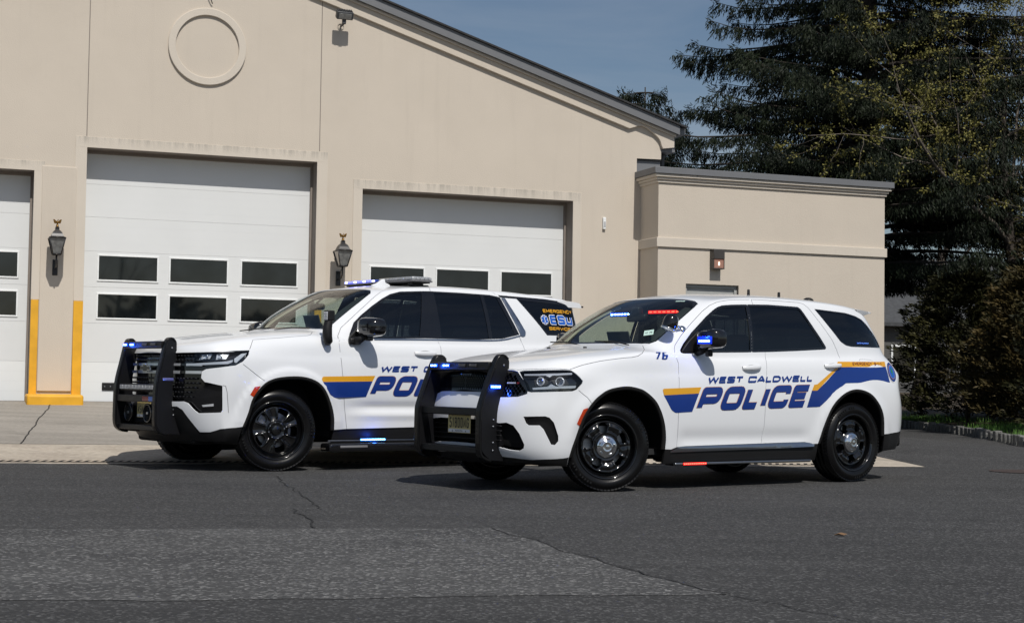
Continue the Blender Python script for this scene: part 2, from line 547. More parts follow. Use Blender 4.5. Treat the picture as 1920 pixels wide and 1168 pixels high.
def cut_body(B, feats):
    """feats: list of (name, param polygon) in priority order -> dict name -> (V3, N3, F)"""
    pts = [(a, b) for a in B.A for b in B.B]
    polys = [p for _, p in feats if len(p) > 2]
    V, F = cdt(pts, polys, 1e-6)
    c = V[F].mean(1)
    lab = np.full(len(F), -1)
    for k in range(len(feats) - 1, -1, -1):
        if len(feats[k][1]) > 2:
            lab[pip(c[:, 0], c[:, 1], feats[k][1])] = k
    V[:, 0] = np.clip(V[:, 0], 0, B.nc - 1); V[:, 1] = np.clip(V[:, 1], 0, B.nr - 1)
    P = B.ev(V[:, 0], V[:, 1]); Nn = B.normal(V[:, 0], V[:, 1])
    P[:, 1] = np.minimum(P[:, 1], 0.0)
    # triangle winding -> outward
    out = {}
    e = np.cross(P[F[:, 1]] - P[F[:, 0]], P[F[:, 2]] - P[F[:, 0]])
    nn = Nn[F].mean(1)
    flip = (e * nn).sum(1) < 0
    F[flip] = F[flip][:, ::-1]
    names = {}
    for k, (nm, _) in enumerate(feats): names.setdefault(nm, []).append(k)
    names['body'] = [-1]
    for nm, ks in names.items():
        sel = F[np.isin(lab, ks)]
        if len(sel) == 0: continue
        used, inv = np.unique(sel, return_inverse=True)
        out[nm] = (P[used], Nn[used], inv.reshape(sel.shape))
    return out

def piece(name, dat, mat, parent, off=0., sides=(0, 1), thick=0., inner=None, join=True, cup=0.):
    """make object(s) from cut data; sides 0 = near half, 1 = mirrored half; join puts both into one mesh"""
    P, Nn, F = dat
    res = []
    groups = [sides] if join else [(q,) for q in sides]
    for g in groups:
        mb = MB(); nrm = []
        for sd in g:
            p = P + Nn * off; n = Nn.copy(); f = F
            if sd == 1:
                p = p * [1, -1, 1]; n = n * [1, -1, 1]; f = F[:, ::-1]
            mb.add(p.tolist(), f.tolist(), mat, True); nrm += n.tolist()
            if thick or cup:
                # inner skin and rim
                pi = p - n * thick if thick else p + n * cup
                im = inner or mat
                if thick: mb.add(pi.tolist(), f[:, ::-1].tolist(), im, True); nrm += (-n).tolist()
                E = {}
                for t in f:
                    for a, b in ((t[0], t[1]), (t[1], t[2]), (t[2], t[0])):
                        if (b, a) in E: del E[(b, a)]
                        else: E[(a, b)] = 1
                rim = []; rf = []; rn = []
                for (a, b) in E:
                    if abs(p[a][1]) < 1e-4 and abs(p[b][1]) < 1e-4: continue
                    k = len(rim)
                    rim += [p[a], p[b], pi[b], pi[a]]
                    rf.append((k + 1, k, k + 3, k + 2))
                    d = np.cross(p[b] - p[a], n[a]); d = d / max(np.linalg.norm(d), 1e-9)
                    rn += [d] * 4
                if rim:
                    mb.add([tuple(q) for q in rim], rf, mat, False); nrm += [tuple(q) for q in rn]
        mb.n = nrm
        res.append(mb.build(name, None, parent))
    return res

def decal(name, B, polys, mode, mat, parent, off=.0025, holes=(), step=.05, mirror=False, thick=0):
    V, F = flat_mesh(polys, holes, step)
    P = []; Nn = []
    ok = []
    for x, z in V:
        h = B.hit((x, z), mode)
        if h[2] is None: P.append((0, 0, 0)); Nn.append((0, 0, 1)); ok.append(False); continue
        ab = B.par(h); n = B.normal(np.array([ab[0]]), np.array([ab[1]]))[0]
        q = np.array(h[0]) + n * off
        P.append(tuple(q)); Nn.append(tuple(n)); ok.append(True)
    F = [f for f in F.tolist() if all(ok[i] for i in f)]
    P = np.array(P); Nn = np.array(Nn); Fa = np.array(F)
    e = np.cross(P[Fa[:, 1]] - P[Fa[:, 0]], P[Fa[:, 2]] - P[Fa[:, 0]])
    fl = (e * Nn[Fa].mean(1)).sum(1) < 0
    Fa[fl] = Fa[fl][:, ::-1]
    mb = MB(); mb.add(P.tolist(), Fa.tolist(), mat, True); mb.n = Nn.tolist()
    o = mb.build(name, None, parent)
    if mirror:
        mb = MB(); mb.add((P * [1, -1, 1]).tolist(), Fa[:, ::-1].tolist(), mat, True); mb.n = (Nn * [1, -1, 1]).tolist()
        mb.build(name, None, parent)
    return o

def quad_decal(name, B, polys, q, mat, parent, off=.003):
    """polys in the unit square, laid between four surface points q (lower left, lower right, upper right, upper left)"""
    V, F = flat_mesh(polys, (), .12)
    Q = [Vector(p) for p in q]; P = []; Nn = []
    for u, v in V:
        p = Q[0] * (1 - u) * (1 - v) + Q[1] * u * (1 - v) + Q[2] * u * v + Q[3] * (1 - u) * v
        h = B.bvh.find_nearest(p); ab = B.par(h); n = B.normal(np.array([ab[0]]), np.array([ab[1]]))[0]
        P.append(np.array(h[0])); Nn.append(n)
    P = np.array(P); Nn = np.array(Nn)
    e = np.cross(P[F[:, 1]] - P[F[:, 0]], P[F[:, 2]] - P[F[:, 0]]); fl = (e * Nn[F].mean(1)).sum(1) < 0; F[fl] = F[fl][:, ::-1]
    return piece(name, (P, Nn, F), mat, parent, off, (0,))[0]
# ------------------------------------------------------------------ the two body nets
def lerp(a, b, t): return a + (b - a) * t
def make_net(S):
    """S: dict of shape functions; returns net[col][row]"""
    fr = [0, .30, .56, .77, .905]
    rr = [.90, .70, .38, 0]
    XS = S['xs']                                  # 10 side stations c5..c14
    nf, ns, nrr = len(fr), len(XS), len(rr)
    nc = nf + ns + nrr
    net = [[None] * 18 for _ in range(nc)]
    zl = S['zrows']                               # rows 0..6
    for r in range(7):
        z = zl[r]; W = S['W'](z)
        xf, xr = S['xf'](z), S['xr'](z)
        xa, xb = S['xa'], S['xb']
        for c in range(nc):
            if c < nf:
                y = fr[c] * W; x = xa - (xa - xf) * (1 - fr[c] ** S['nf']) ** (1 / S['nf'])
            elif c < nf + ns:
                x = XS[c - nf]
                y = W
                if x < xa: y = W * (1 - min(.999, (xa - x) / (xa - xf)) ** S['nf']) ** (1 / S['nf'])
                if x > xb: y = W * (1 - min(.999, (x - xb) / (xr - xb)) ** S['nr']) ** (1 / S['nr'])
                y *= S['plan'](x)
            else:
                k = rr[c - nf - ns]; y = k * W; x = xb + (xr - xb) * (1 - k ** S['nr']) ** (1 / S['nr'])
                y *= S['plan'](x)
            net[c][r] = (x, y, z)
    # hood / shoulder rows 7..10, belt row 11
    belt = S['belt']                              # nc points
    lip = S['lip']                                # nc points (row 7)
    lip = list(lip)
    for c in range(nf, nc):
        a = net[c][6]; b = belt[c]
        z = a[2] + (b[2] - a[2]) * .27
        lip[c] = (lip[c][0], a[1] + (b[1] - a[1]) * .16, z)
    for c in range(nc):
        net[c][7] = lip[c]
        net[c][11] = belt[c]
        for k, r in enumerate((8, 9, 10)):
            t = (S['tt'] if c < nf else (.24, .50, .76))[k]
            p = [lerp(lip[c][i], belt[c][i], t) for i in range(3)]
            if c < nf + 3:                        # on the hood: use the hood height
                p[2] = S['hood'](p[0], p[1])
                if c >= nf: p[2] = min(p[2], lip[c][2] + (belt[c][2] - lip[c][2]) * (1 - (1 - t) ** 2.2)); p[1] += S['sh'] * math.sin(math.pi * t)
            else:
                p[1] += S['sh'] * math.sin(math.pi * t)
            net[c][r] = tuple(p)
    for c in range(nc):
        top = S['cant'][c]; b = belt[c]
        for r, t, k in ((12, .33, 1.0), (13, .70, .9)):
            p = [lerp(b[i], top[i], t) for i in range(3)]
            g = S['bulge'] * k
            if c <= 3: p[0] -= g * 1.6; p[2] += g * .8
            elif c >= nc - 3: p[0] += g * 1.2
            else: p[1] += g
            net[c][r] = tuple(p)
        net[c][14] = top
        net[c][15] = S['edge'][c]
        net[c][16] = S['mid'][c]
        net[c][17] = S['ctr'][c]
    return net

def tab(xs, ys):
    return lambda v: float(np.interp(v, xs, ys))

# ---- the shorter SUV in front
def net_near():
    S = {}
    S['xs'] = [-.42, -.02, .40, .80, 1.30, 1.85, 2.40, 2.90, 3.30, 3.66]
    S['zrows'] = [.05, .25, .40, .55, .70, .84, .95]
    S['W'] = tab([.05, .25, .40, .52, .62, .75, .88, .98], [.84, .925, .942, .950, .958, .962, .960, .950])
    S['xf'] = tab([.05, .25, .34, .42, .55, .66, .74, .80, .98], [-.60, -.86, -.93, -.95, -.955, -.955, -.935, -.905, -.885])
    S['xr'] = tab([.05, .25, .40, .55, .72, .80, .88, .98], [3.80, 4.02, 4.14, 4.17, 4.17, 4.15, 4.12, 4.10])
    S['xa'], S['xb'], S['nf'], S['nr'] = -.15, 3.25, 2.75, 3.0
    S['plan'] = tab([-1, -.4, .4, 1.3, 2.4, 3.3, 4.2], [1, .995, .995, 1, 1, .992, .975])
    zc = tab([-.88, -.80, -.70, -.5, -.2, .2, .45, .66], [1.040, 1.068, 1.098, 1.138, 1.188, 1.236, 1.262, 1.275])
    S['hood'] = lambda x, y: zc(x) - .014 * (y / .6) ** 2 - .42 * max(0, y - .70) ** 1.5
    S['tt'] = (.12, .42, .78)
    S['sh'] = .012
    S['lip'] = [(-.865, 0, 1.035), (-.845, .285, 1.034), (-.775, .53, 1.032), (-.655, .72, 1.03), (-.53, .825, 1.03),
                (-.32, .898, 1.035), (.02, .925, 1.045), (.42, .935, 1.055), (.80, .938, 1.06), (1.30, .940, 1.065), (1.85, .940, 1.075), (2.40, .938, 1.085), (2.90, .932, 1.095), (3.30, .920, 1.10), (3.60, .885, 1.11),
                (3.85, .80, 1.12), (3.95, .63, 1.12), (4.02, .35, 1.12), (4.035, 0, 1.12)]
    S['belt'] = [(.46, 0, 1.270), (.47, .27, 1.268), (.505, .50, 1.266), (.545, .67, 1.262), (.60, .775, 1.250),
                 (.70, .842, 1.228), (.83, .866, 1.202), (1.0, .874, 1.188), (1.20, .876, 1.186), (1.52, .882, 1.193), (1.95, .884, 1.204), (2.40, .880, 1.216), (2.85, .874, 1.228), (3.22, .855, 1.242), (3.50, .815, 1.255),
                 (3.70, .735, 1.255), (3.81, .56, 1.26), (3.87, .30, 1.265), (3.89, 0, 1.265)]
    S['cant'] = [(1.12, 0, 1.708), (1.13, .24, 1.704), (1.16, .42, 1.694), (1.20, .54, 1.682), (1.255, .61, 1.668),
                 (1.32, .655, 1.668), (1.42, .678, 1.680), (1.55, .690, 1.690), (1.72, .697, 1.699), (1.92, .700, 1.706), (2.18, .700, 1.708), (2.48, .697, 1.705), (2.82, .690, 1.695), (3.12, .678, 1.682), (3.34, .650, 1.666),
                 (3.50, .60, 1.655), (3.56, .45, 1.665), (3.59, .25, 1.67), (3.60, 0, 1.673)]
    S['bulge'] = .022
    S['edge'] = [(1.25, 0, 1.738), (1.26, .22, 1.736), (1.29, .37, 1.730), (1.34, .47, 1.723), (1.40, .53, 1.716),
                 (1.48, .575, 1.718), (1.58, .60, 1.728), (1.70, .612, 1.738), (1.84, .617, 1.747), (2.02, .620, 1.753), (2.24, .620, 1.756), (2.50, .617, 1.754), (2.80, .61, 1.745), (3.06, .598, 1.733), (3.26, .57, 1.72),
                 (3.38, .51, 1.713), (3.43, .38, 1.717), (3.45, .2, 1.722), (3.46, 0, 1.723)]
    S['mid'] = [(1.50, 0, 1.775), (1.51, .14, 1.774), (1.54, .22, 1.772), (1.59, .28, 1.769), (1.65, .31, 1.768),
                (1.73, .33, 1.772), (1.82, .34, 1.778), (1.92, .345, 1.784), (2.05, .35, 1.788), (2.18, .35, 1.790), (2.34, .35, 1.790), (2.52, .35, 1.788), (2.74, .345, 1.780), (2.92, .335, 1.771), (3.04, .31, 1.763),
                (3.12, .27, 1.758), (3.17, .2, 1.758), (3.19, .1, 1.758), (3.20, 0, 1.758)]
    for k, m in (('cant', 1.055), ('edge', 1.07), ('mid', 1.07)):
        S[k] = [(p[0], p[1] * m, p[2]) for p in S[k]]
    cx = [1.76, 1.77, 1.80, 1.84, 1.88, 1.93, 1.99, 2.06, 2.15, 2.25, 2.36, 2.48, 2.60, 2.72, 2.80, 2.86, 2.90, 2.92, 2.93]
    S['ctr'] = [(x, 0, float(np.interp(x, [1.7, 2.1, 2.4, 2.93], [1.793, 1.803, 1.802, 1.780]))) for x in cx]
    return make_net(S)

def post_near(p):
    """wheel-arch flares, door crease"""
    p = p.copy()
    x, y, z = p[:, 0], p[:, 1], p[:, 2]
    side = np.clip((-y - .70) / .12, 0, 1)
    for cx in (.03, 3.04):
        r = np.hypot((x - cx), (z - .36) * 1.02)
        k = np.exp(-((r - .50) / .075) ** 2) * np.clip((z - .15) / .3, 0, 1) * np.clip((1.1 - z) / .15, 0, 1)
        p[:, 1] -= .020 * k * side
    # lower door tuck
    k = np.exp(-((z - .44) / .07) ** 2) * np.clip((x - .7) / .15, 0, 1) * np.clip((2.45 - x) / .15, 0, 1)
    p[:, 1] += .014 * k * side
    return p

# ---- the taller SUV behind
def net_far():
    S = {}
    S['xs'] = [-.50, -.02, .40, .80, 1.32, 1.95, 2.50, 3.07, 3.50, 3.90]
    S['zrows'] = [.05, .30, .45, .62, .80, .95, 1.08]
    S['W'] = tab([.05, .30, .40, .50, .60, .70, .80, .90, 1.02, 1.13], [.90, .985, 1.000, 1.012, 1.008, 1.018, 1.028, 1.030, 1.026, 1.015])
    S['xf'] = tab([.05, .30, .40, .52, .62, .82, 1.0, 1.13], [-.55, -.82, -.87, -.945, -.955, -.955, -.950, -.94])
    S['xr'] = tab([.05, .30, .45, .62, .82, 1.0, 1.13], [3.9, 4.24, 4.33, 4.34, 4.33, 4.30, 4.29])
    S['xa'], S['xb'], S['nf'], S['nr'] = -.22, 3.75, 2.65, 3.6
    S['plan'] = tab([-1.1, -.5, .4, 1.3, 2.6, 3.6, 4.5], [.985, .99, .997, 1, 1, .992, .98])
    zc = tab([-.90, -.82, -.7, -.55, -.3, 0, .25, .60], [1.215, 1.245, 1.275, 1.305, 1.350, 1.388, 1.410, 1.432])
    S['hood'] = lambda x, y: zc(x) - .010 * (y / .6) ** 2 - .45 * max(0, y - .74) ** 1.5
    S['tt'] = (.12, .42, .78)
    S['sh'] = .012
    S['lip'] = [(-.905, 0, 1.205), (-.893, .30, 1.204), (-.845, .54, 1.202), (-.765, .73, 1.20), (-.655, .86, 1.20),
                (-.44, .945, 1.208), (.0, .985, 1.225), (.42, .993, 1.235), (.80, 1.000, 1.240), (1.32, 1.003, 1.245), (1.95, 1.003, 1.250), (2.50, 1.002, 1.256), (3.07, .998, 1.262), (3.50, .99, 1.268), (3.88, .955, 1.275),
                (4.15, .87, 1.28), (4.22, .68, 1.28), (4.255, .37, 1.28), (4.265, 0, 1.28)]
    S['belt'] = [(.49, 0, 1.432), (.50, .28, 1.430), (.53, .52, 1.426), (.57, .69, 1.420), (.62, .80, 1.408),
                 (.71, .87, 1.375), (.83, .915, 1.342), (1.0, .935, 1.325), (1.22, .945, 1.322), (1.56, .95, 1.326), (2.02, .952, 1.334), (2.50, .950, 1.342), (3.00, .946, 1.352), (3.42, .935, 1.365), (3.80, .905, 1.375),
                 (4.08, .83, 1.38), (4.16, .64, 1.385), (4.19, .34, 1.385), (4.20, 0, 1.385)]
    S['cant'] = [(1.20, 0, 1.888), (1.21, .26, 1.885), (1.235, .45, 1.878), (1.27, .58, 1.868), (1.32, .66, 1.856),
                 (1.39, .71, 1.852), (1.49, .738, 1.862), (1.63, .752, 1.872), (1.82, .760, 1.880), (2.05, .764, 1.886), (2.34, .765, 1.888), (2.70, .763, 1.886), (3.10, .758, 1.880), (3.50, .750, 1.870), (3.85, .73, 1.858),
                 (4.05, .68, 1.848), (4.10, .52, 1.85), (4.12, .28, 1.852), (4.125, 0, 1.855)]
    S['bulge'] = .020
    S['edge'] = [(1.33, 0, 1.912), (1.34, .24, 1.910), (1.37, .40, 1.906), (1.42, .51, 1.900), (1.48, .58, 1.894),
                 (1.56, .63, 1.900), (1.66, .66, 1.912), (1.78, .675, 1.922), (1.96, .682, 1.932), (2.16, .687, 1.939), (2.42, .688, 1.942), (2.74, .686, 1.940), (3.08, .68, 1.932), (3.42, .67, 1.918), (3.74, .65, 1.902),
                 (3.92, .60, 1.892), (3.97, .46, 1.896), (3.99, .24, 1.898), (4.0, 0, 1.90)]
    S['mid'] = [(1.58, 0, 1.95), (1.59, .15, 1.95), (1.62, .24, 1.948), (1.67, .31, 1.946), (1.74, .35, 1.946),
                (1.82, .37, 1.950), (1.91, .38, 1.956), (2.03, .385, 1.962), (2.16, .39, 1.967), (2.32, .39, 1.970), (2.52, .39, 1.970), (2.76, .39, 1.966), (3.02, .385, 1.956), (3.28, .375, 1.944), (3.50, .35, 1.932),
                (3.64, .31, 1.925), (3.69, .24, 1.925), (3.71, .12, 1.925), (3.72, 0, 1.925)]
    cx = [1.86, 1.87, 1.90, 1.94, 1.98, 2.03, 2.10, 2.19, 2.30, 2.42, 2.56, 2.72, 2.88, 3.04, 3.16, 3.24, 3.29, 3.31, 3.32]
    S['ctr'] = [(x, 0, float(np.interp(x, [1.8, 2.3, 2.7, 3.32], [1.968, 1.982, 1.982, 1.955]))) for x in cx]
    return make_net(S)

def post_far(p):
    p = p.copy()
    x, y, z = p[:, 0], p[:, 1], p[:, 2]
    side = np.clip((-y - .75) / .12, 0, 1)
    for cx in (.10, 3.10):
        r = np.hypot((x - cx), (z - .40))
        k = 1 / (1 + np.exp((r - .615) / .012)) * np.clip((z - .3) / .2, 0, 1)
        p[:, 1] -= .020 * k * side
    # lower door sculpting: undercut band and lower bulge
    w = np.clip((x - .72) / .35, 0, 1) * np.clip((2.75 - x) / .3, 0, 1)
    p[:, 1] += .018 * np.exp(-((z - .635) / .045) ** 2) * side * w
    p[:, 1] -= .012 * np.exp(-((z - .55) / .04) ** 2) * side * w
    return p
DATA_D = {
 'fwin': [(0.832,-0.862,1.223),(0.837,-0.871,1.2),(0.869,-0.875,1.193),(0.958,-0.874,1.196),(1.226,-0.874,1.209),(1.588,-0.879,1.219),(1.711,-0.88,1.223),(1.77,-0.753,1.671),(1.572,-0.748,1.661),(1.456,-0.744,1.65),(1.397,-0.747,1.633),(1.334,-0.756,1.603),(1.224,-0.777,1.538),(1.11,-0.803,1.461),(1.001,-0.824,1.385),(0.884,-0.847,1.283)],
 'rwin': [(1.711,-0.88,1.223),(1.92,-0.88,1.23),(2.287,-0.877,1.248),(2.707,-0.869,1.272),(2.724,-0.867,1.284),(2.723,-0.864,1.299),(2.604,-0.828,1.465),(2.502,-0.772,1.627),(2.478,-0.758,1.66),(2.447,-0.752,1.675),(2.045,-0.754,1.68),(1.77,-0.753,1.671)],
 'quarter': [(2.676,-0.75,1.665),(3.136,-0.736,1.644),(3.295,-0.726,1.619),(3.39,-0.724,1.588),(3.451,-0.731,1.543),(3.542,-0.743,1.449),(3.653,-0.733,1.326),(3.657,-0.737,1.312),(3.564,-0.785,1.309),(3.11,-0.851,1.307),(3.017,-0.854,1.318),(2.943,-0.849,1.354),(2.89,-0.837,1.413),(2.793,-0.804,1.524)],
 'fdoor_f': [(0.736,-0.937,0.369),(0.743,-0.939,0.453),(0.735,-0.958,0.775),(0.753,-0.938,1.016),(0.759,-0.925,1.105),(0.745,-0.915,1.15),(0.765,-0.869,1.202),(0.774,-0.853,1.235),(0.794,-0.84,1.268),(0.886,-0.816,1.355),(1.042,-0.78,1.472),(1.213,-0.74,1.586),(1.32,-0.722,1.644),(1.417,-0.716,1.678),(1.554,-0.719,1.702),(1.828,-0.728,1.719)],
 'bseam': [(1.847,-0.728,1.72),(1.846,-0.754,1.674),(1.883,-0.881,1.228),(1.811,-0.959,0.873),(1.805,-0.949,0.537),(1.787,-0.934,0.393)],
 'rdoor_r': [(1.847,-0.728,1.72),(2.068,-0.732,1.722),(2.493,-0.729,1.717),(2.542,-0.733,1.708),(2.591,-0.748,1.676),(2.626,-0.767,1.631),(2.727,-0.815,1.499),(2.83,-0.852,1.358),(2.87,-0.866,1.276),(2.373,-0.888,1.195),(2.349,-0.927,1.105),(2.464,-0.946,0.372)],
 'hood': [(0.537,-0.697,1.259),(0.469,-0.8,1.221),(0.367,-0.892,1.187),(0.301,-0.911,1.16),(0.232,-0.914,1.147),(0.141,-0.912,1.14),(-0.116,-0.9,1.108),(-0.308,-0.886,1.068),(-0.427,-0.878,1.03)],
 'farch': [(-0.45,-0.91,0.296),(-0.435,-0.927,0.37),(-0.389,-0.94,0.498),(-0.336,-0.959,0.645),(-0.252,-0.969,0.755),(-0.171,-0.972,0.82),(-0.075,-0.971,0.867),(0.048,-0.968,0.891),(0.16,-0.964,0.897),(0.284,-0.96,0.879),(0.348,-0.96,0.856),(0.421,-0.96,0.813),(0.486,-0.959,0.758),(0.541,-0.959,0.671),(0.583,-0.954,0.567),(0.6,-0.95,0.455),(0.597,-0.943,0.352)],
 'rarch': [(2.52,-0.955,0.377),(2.569,-0.968,0.512),(2.657,-0.976,0.681),(2.738,-0.978,0.772),(2.841,-0.974,0.84),(2.947,-0.97,0.881),(3.052,-0.967,0.896),(3.172,-0.967,0.882),(3.278,-0.966,0.843),(3.366,-0.965,0.773),(3.422,-0.962,0.704),(3.462,-0.956,0.61),(3.488,-0.938,0.446)],
 'bump_low': [(-0.842,-0.493,0.292),(-0.791,-0.609,0.283),(-0.45,-0.911,0.298)],
 'sill': [(0.597,-0.943,0.352),(0.671,-0.937,0.35),(0.736,-0.937,0.369),(0.847,-0.934,0.376),(2.014,-0.934,0.392),(2.36,-0.937,0.395),(2.463,-0.946,0.376),(2.52,-0.955,0.377)],
 'rbump': [(3.487,-0.939,0.458),(3.929,-0.774,0.498)],
 'chrome': [(0.656,-0.936,0.338),(0.736,-0.937,0.367),(0.847,-0.934,0.373),(2.014,-0.934,0.389),(2.36,-0.938,0.392),(2.464,-0.946,0.372),(2.459,-0.944,0.35),(2.011,-0.937,0.339),(0.658,-0.934,0.322)],
 'headl': [(-0.756,-0.615,1.008),(-0.731,-0.642,1.018),(-0.704,-0.679,1.019),(-0.677,-0.714,1.021),(-0.647,-0.746,1.022),(-0.616,-0.776,1.024),(-0.582,-0.802,1.025),(-0.545,-0.825,1.026),(-0.507,-0.846,1.028),(-0.466,-0.864,1.029),(-0.414,-0.887,1.024),(-0.378,-0.916,0.992),(-0.328,-0.936,0.938),(-0.336,-0.938,0.915),(-0.392,-0.936,0.864),(-0.434,-0.931,0.85),(-0.482,-0.921,0.848),(-0.527,-0.908,0.846),(-0.568,-0.89,0.845),(-0.605,-0.867,0.843),(-0.64,-0.842,0.841),(-0.673,-0.814,0.839),(-0.704,-0.783,0.838),(-0.733,-0.749,0.836),(-0.75,-0.725,0.844),(-0.757,-0.704,0.892),(-0.763,-0.68,0.94)],
 'drl1': [(-0.743,-0.659,0.995),(-0.718,-0.694,0.996),(-0.692,-0.727,0.998),(-0.664,-0.758,0.999),(-0.634,-0.786,1.001),(-0.602,-0.811,1.002),(-0.568,-0.834,1.004),(-0.532,-0.854,1.005),(-0.494,-0.871,1.007),(-0.454,-0.886,1.009),(-0.411,-0.898,1.01),(-0.415,-0.907,0.995),(-0.459,-0.895,0.993),(-0.501,-0.881,0.991),(-0.541,-0.864,0.989),(-0.577,-0.843,0.987),(-0.606,-0.836,0.97),(-0.629,-0.805,0.985),(-0.662,-0.776,0.984),(-0.693,-0.744,0.983),(-0.721,-0.708,0.982),(-0.748,-0.67,0.981)],
 'drl2': [(-0.725,-0.753,0.875),(-0.696,-0.785,0.879),(-0.666,-0.815,0.883),(-0.633,-0.843,0.886),(-0.607,-0.86,0.909),(-0.573,-0.884,0.889),(-0.533,-0.903,0.891),(-0.489,-0.917,0.893),(-0.441,-0.927,0.895),(-0.391,-0.934,0.897),(-0.4,-0.934,0.877),(-0.46,-0.925,0.874),(-0.515,-0.911,0.872),(-0.565,-0.89,0.869),(-0.601,-0.868,0.867),(-0.634,-0.844,0.865),(-0.665,-0.818,0.863),(-0.695,-0.789,0.861),(-0.723,-0.758,0.859)],
 'lens1': [(-0.711,-0.747,0.955),(-0.674,-0.782,0.965),(-0.634,-0.811,0.974),(-0.624,-0.837,0.947),(-0.624,-0.846,0.916),(-0.647,-0.831,0.897),(-0.681,-0.8,0.896),(-0.712,-0.765,0.895)],
 'lens2': [(-0.597,-0.854,0.952),(-0.562,-0.869,0.967),(-0.52,-0.889,0.967),(-0.475,-0.905,0.968),(-0.443,-0.926,0.909),(-0.464,-0.923,0.898),(-0.512,-0.91,0.897),(-0.556,-0.893,0.897),(-0.587,-0.872,0.916)],
 'grille': [(-0.817,-0.439,1.023),(-0.801,-0.488,1.023),(-0.776,-0.556,1.02),(-0.763,-0.601,1.009),(-0.767,-0.645,0.974),(-0.763,-0.68,0.94),(-0.757,-0.704,0.892),(-0.75,-0.725,0.844),(-0.754,-0.725,0.822),(-0.778,-0.692,0.809),(-0.801,-0.658,0.797),(-0.825,-0.612,0.795),(-0.846,-0.563,0.792),(-0.864,-0.51,0.79)],
 'grille_c': [(-0.875,-0.073,1.017),(-0.898,-0.242,0.832),(-0.905,-0.054,0.831)],
 'intake': [(-0.894,-0.524,0.574),(-0.868,-0.59,0.581),(-0.838,-0.65,0.559),(-0.823,-0.673,0.526),(-0.807,-0.695,0.492),(-0.792,-0.71,0.447),(-0.775,-0.723,0.402),(-0.774,-0.714,0.37),(-0.791,-0.676,0.346),(-0.832,-0.608,0.35),(-0.857,-0.56,0.361),(-0.88,-0.509,0.371)],
 'intake_c': [(-0.955,-0.033,0.601),(-0.936,-0.243,0.393),(-0.942,-0.12,0.393)],
 'vent': [(-0.789,-0.722,0.634),(-0.774,-0.742,0.58),(-0.759,-0.759,0.563),(-0.726,-0.792,0.563),(-0.692,-0.822,0.564),(-0.665,-0.84,0.533),(-0.645,-0.85,0.491),(-0.624,-0.859,0.448),(-0.603,-0.867,0.406),(-0.574,-0.882,0.402),(-0.551,-0.896,0.434),(-0.553,-0.898,0.479),(-0.572,-0.891,0.534),(-0.591,-0.885,0.588),(-0.625,-0.868,0.629),(-0.656,-0.849,0.64)],
 'marker': [(-0.341,-0.963,0.7),(-0.296,-0.966,0.713),(-0.314,-0.96,0.663),(-0.373,-0.948,0.562),(-0.4,-0.952,0.58),(-0.376,-0.958,0.635)],
 'bfseam': [(-0.376,-0.938,0.859),(-0.292,-0.96,0.796),(-0.257,-0.969,0.75)],
 'tail': [(3.756,-0.78,1.167),(3.77,-0.789,1.146),(3.848,-0.816,0.989),(3.849,-0.814,1.032)],
 'badge': [(-0.858,-0.444,0.909),(-0.816,-0.582,0.915),(-0.795,-0.632,0.91)],
 'handle': [(1.539,-0.93,1.085),(1.777,-0.927,1.103),(1.766,-0.938,1.049),(2.639,-0.923,1.114),(2.883,-0.92,1.119),(2.768,-0.929,1.083),(2.732,-0.912,1.146)],
 'fuel': [(3.194,-0.886,1.183),(3.405,-0.87,1.181),(3.363,-0.922,1.04),(3.156,-0.936,1.026)],
 'hw76': [(0.518,-0.871,1.203),(0.687,-0.864,1.207),(0.64,-0.917,1.151),(0.484,-0.919,1.148)],
 'yel': [(0.552,-0.955,0.866),(0.568,-0.955,0.878),(1.006,-0.956,0.895),(0.977,-0.959,0.841),(0.564,-0.957,0.822)],
 'blu': [(0.564,-0.957,0.822),(0.977,-0.959,0.839),(0.898,-0.957,0.678),(0.698,-0.956,0.67),(0.66,-0.956,0.695)],
 'pol': [(0.927,-0.958,0.682),(1.04,-0.957,0.895),(1.223,-0.958,0.891),(2.324,-0.961,0.72),(2.43,-0.955,0.927)],
 'west': [(1.075,-0.954,0.929),(1.073,-0.945,0.989),(1.537,-0.946,0.995),(2.451,-0.95,0.963),(2.3,-0.942,1.017)],
 'yel2': [(2.839,-0.915,1.136),(2.856,-0.907,1.157),(3.683,-0.815,1.173),(3.62,-0.861,1.12),(2.854,-0.924,1.104),(2.504,-0.958,0.877),(2.43,-0.958,0.877),(2.467,-0.954,0.933),(2.508,-0.953,0.937),(2.798,-0.929,1.084)],
 'blu2': [(2.854,-0.924,1.104),(3.618,-0.862,1.118),(3.614,-0.907,0.967),(2.909,-0.951,0.952),(2.534,-0.961,0.726),(2.359,-0.961,0.72),(2.43,-0.958,0.877),(2.504,-0.958,0.877)],
 'seal': [(3.593,-0.884,1.067),(3.838,-0.802,1.069),(3.761,-0.783,1.16),(3.647,-0.902,0.965)],
 'e911': [(3.042,-0.918,1.119),(3.057,-0.905,1.155),(3.549,-0.856,1.164)],
 'wind': [(0.572,-0.73,1.263),(0.625,-0.741,1.283),(1.259,-0.658,1.662),(1.08,-0.031,1.69)],
 'spot': [(0.91,-0.769,1.422),(0.85,-0.689,1.455)],
 'mirror': [(1.016,-0.823,1.392),(1.351,-0.866,1.268),(1.159,-0.878,1.184)],
 'wsfar': [(-0.012,-0.003,1.21),(0.215,-0.005,1.233),(0.767,0.0,1.518),(0.805,-0.0,1.542)],
}
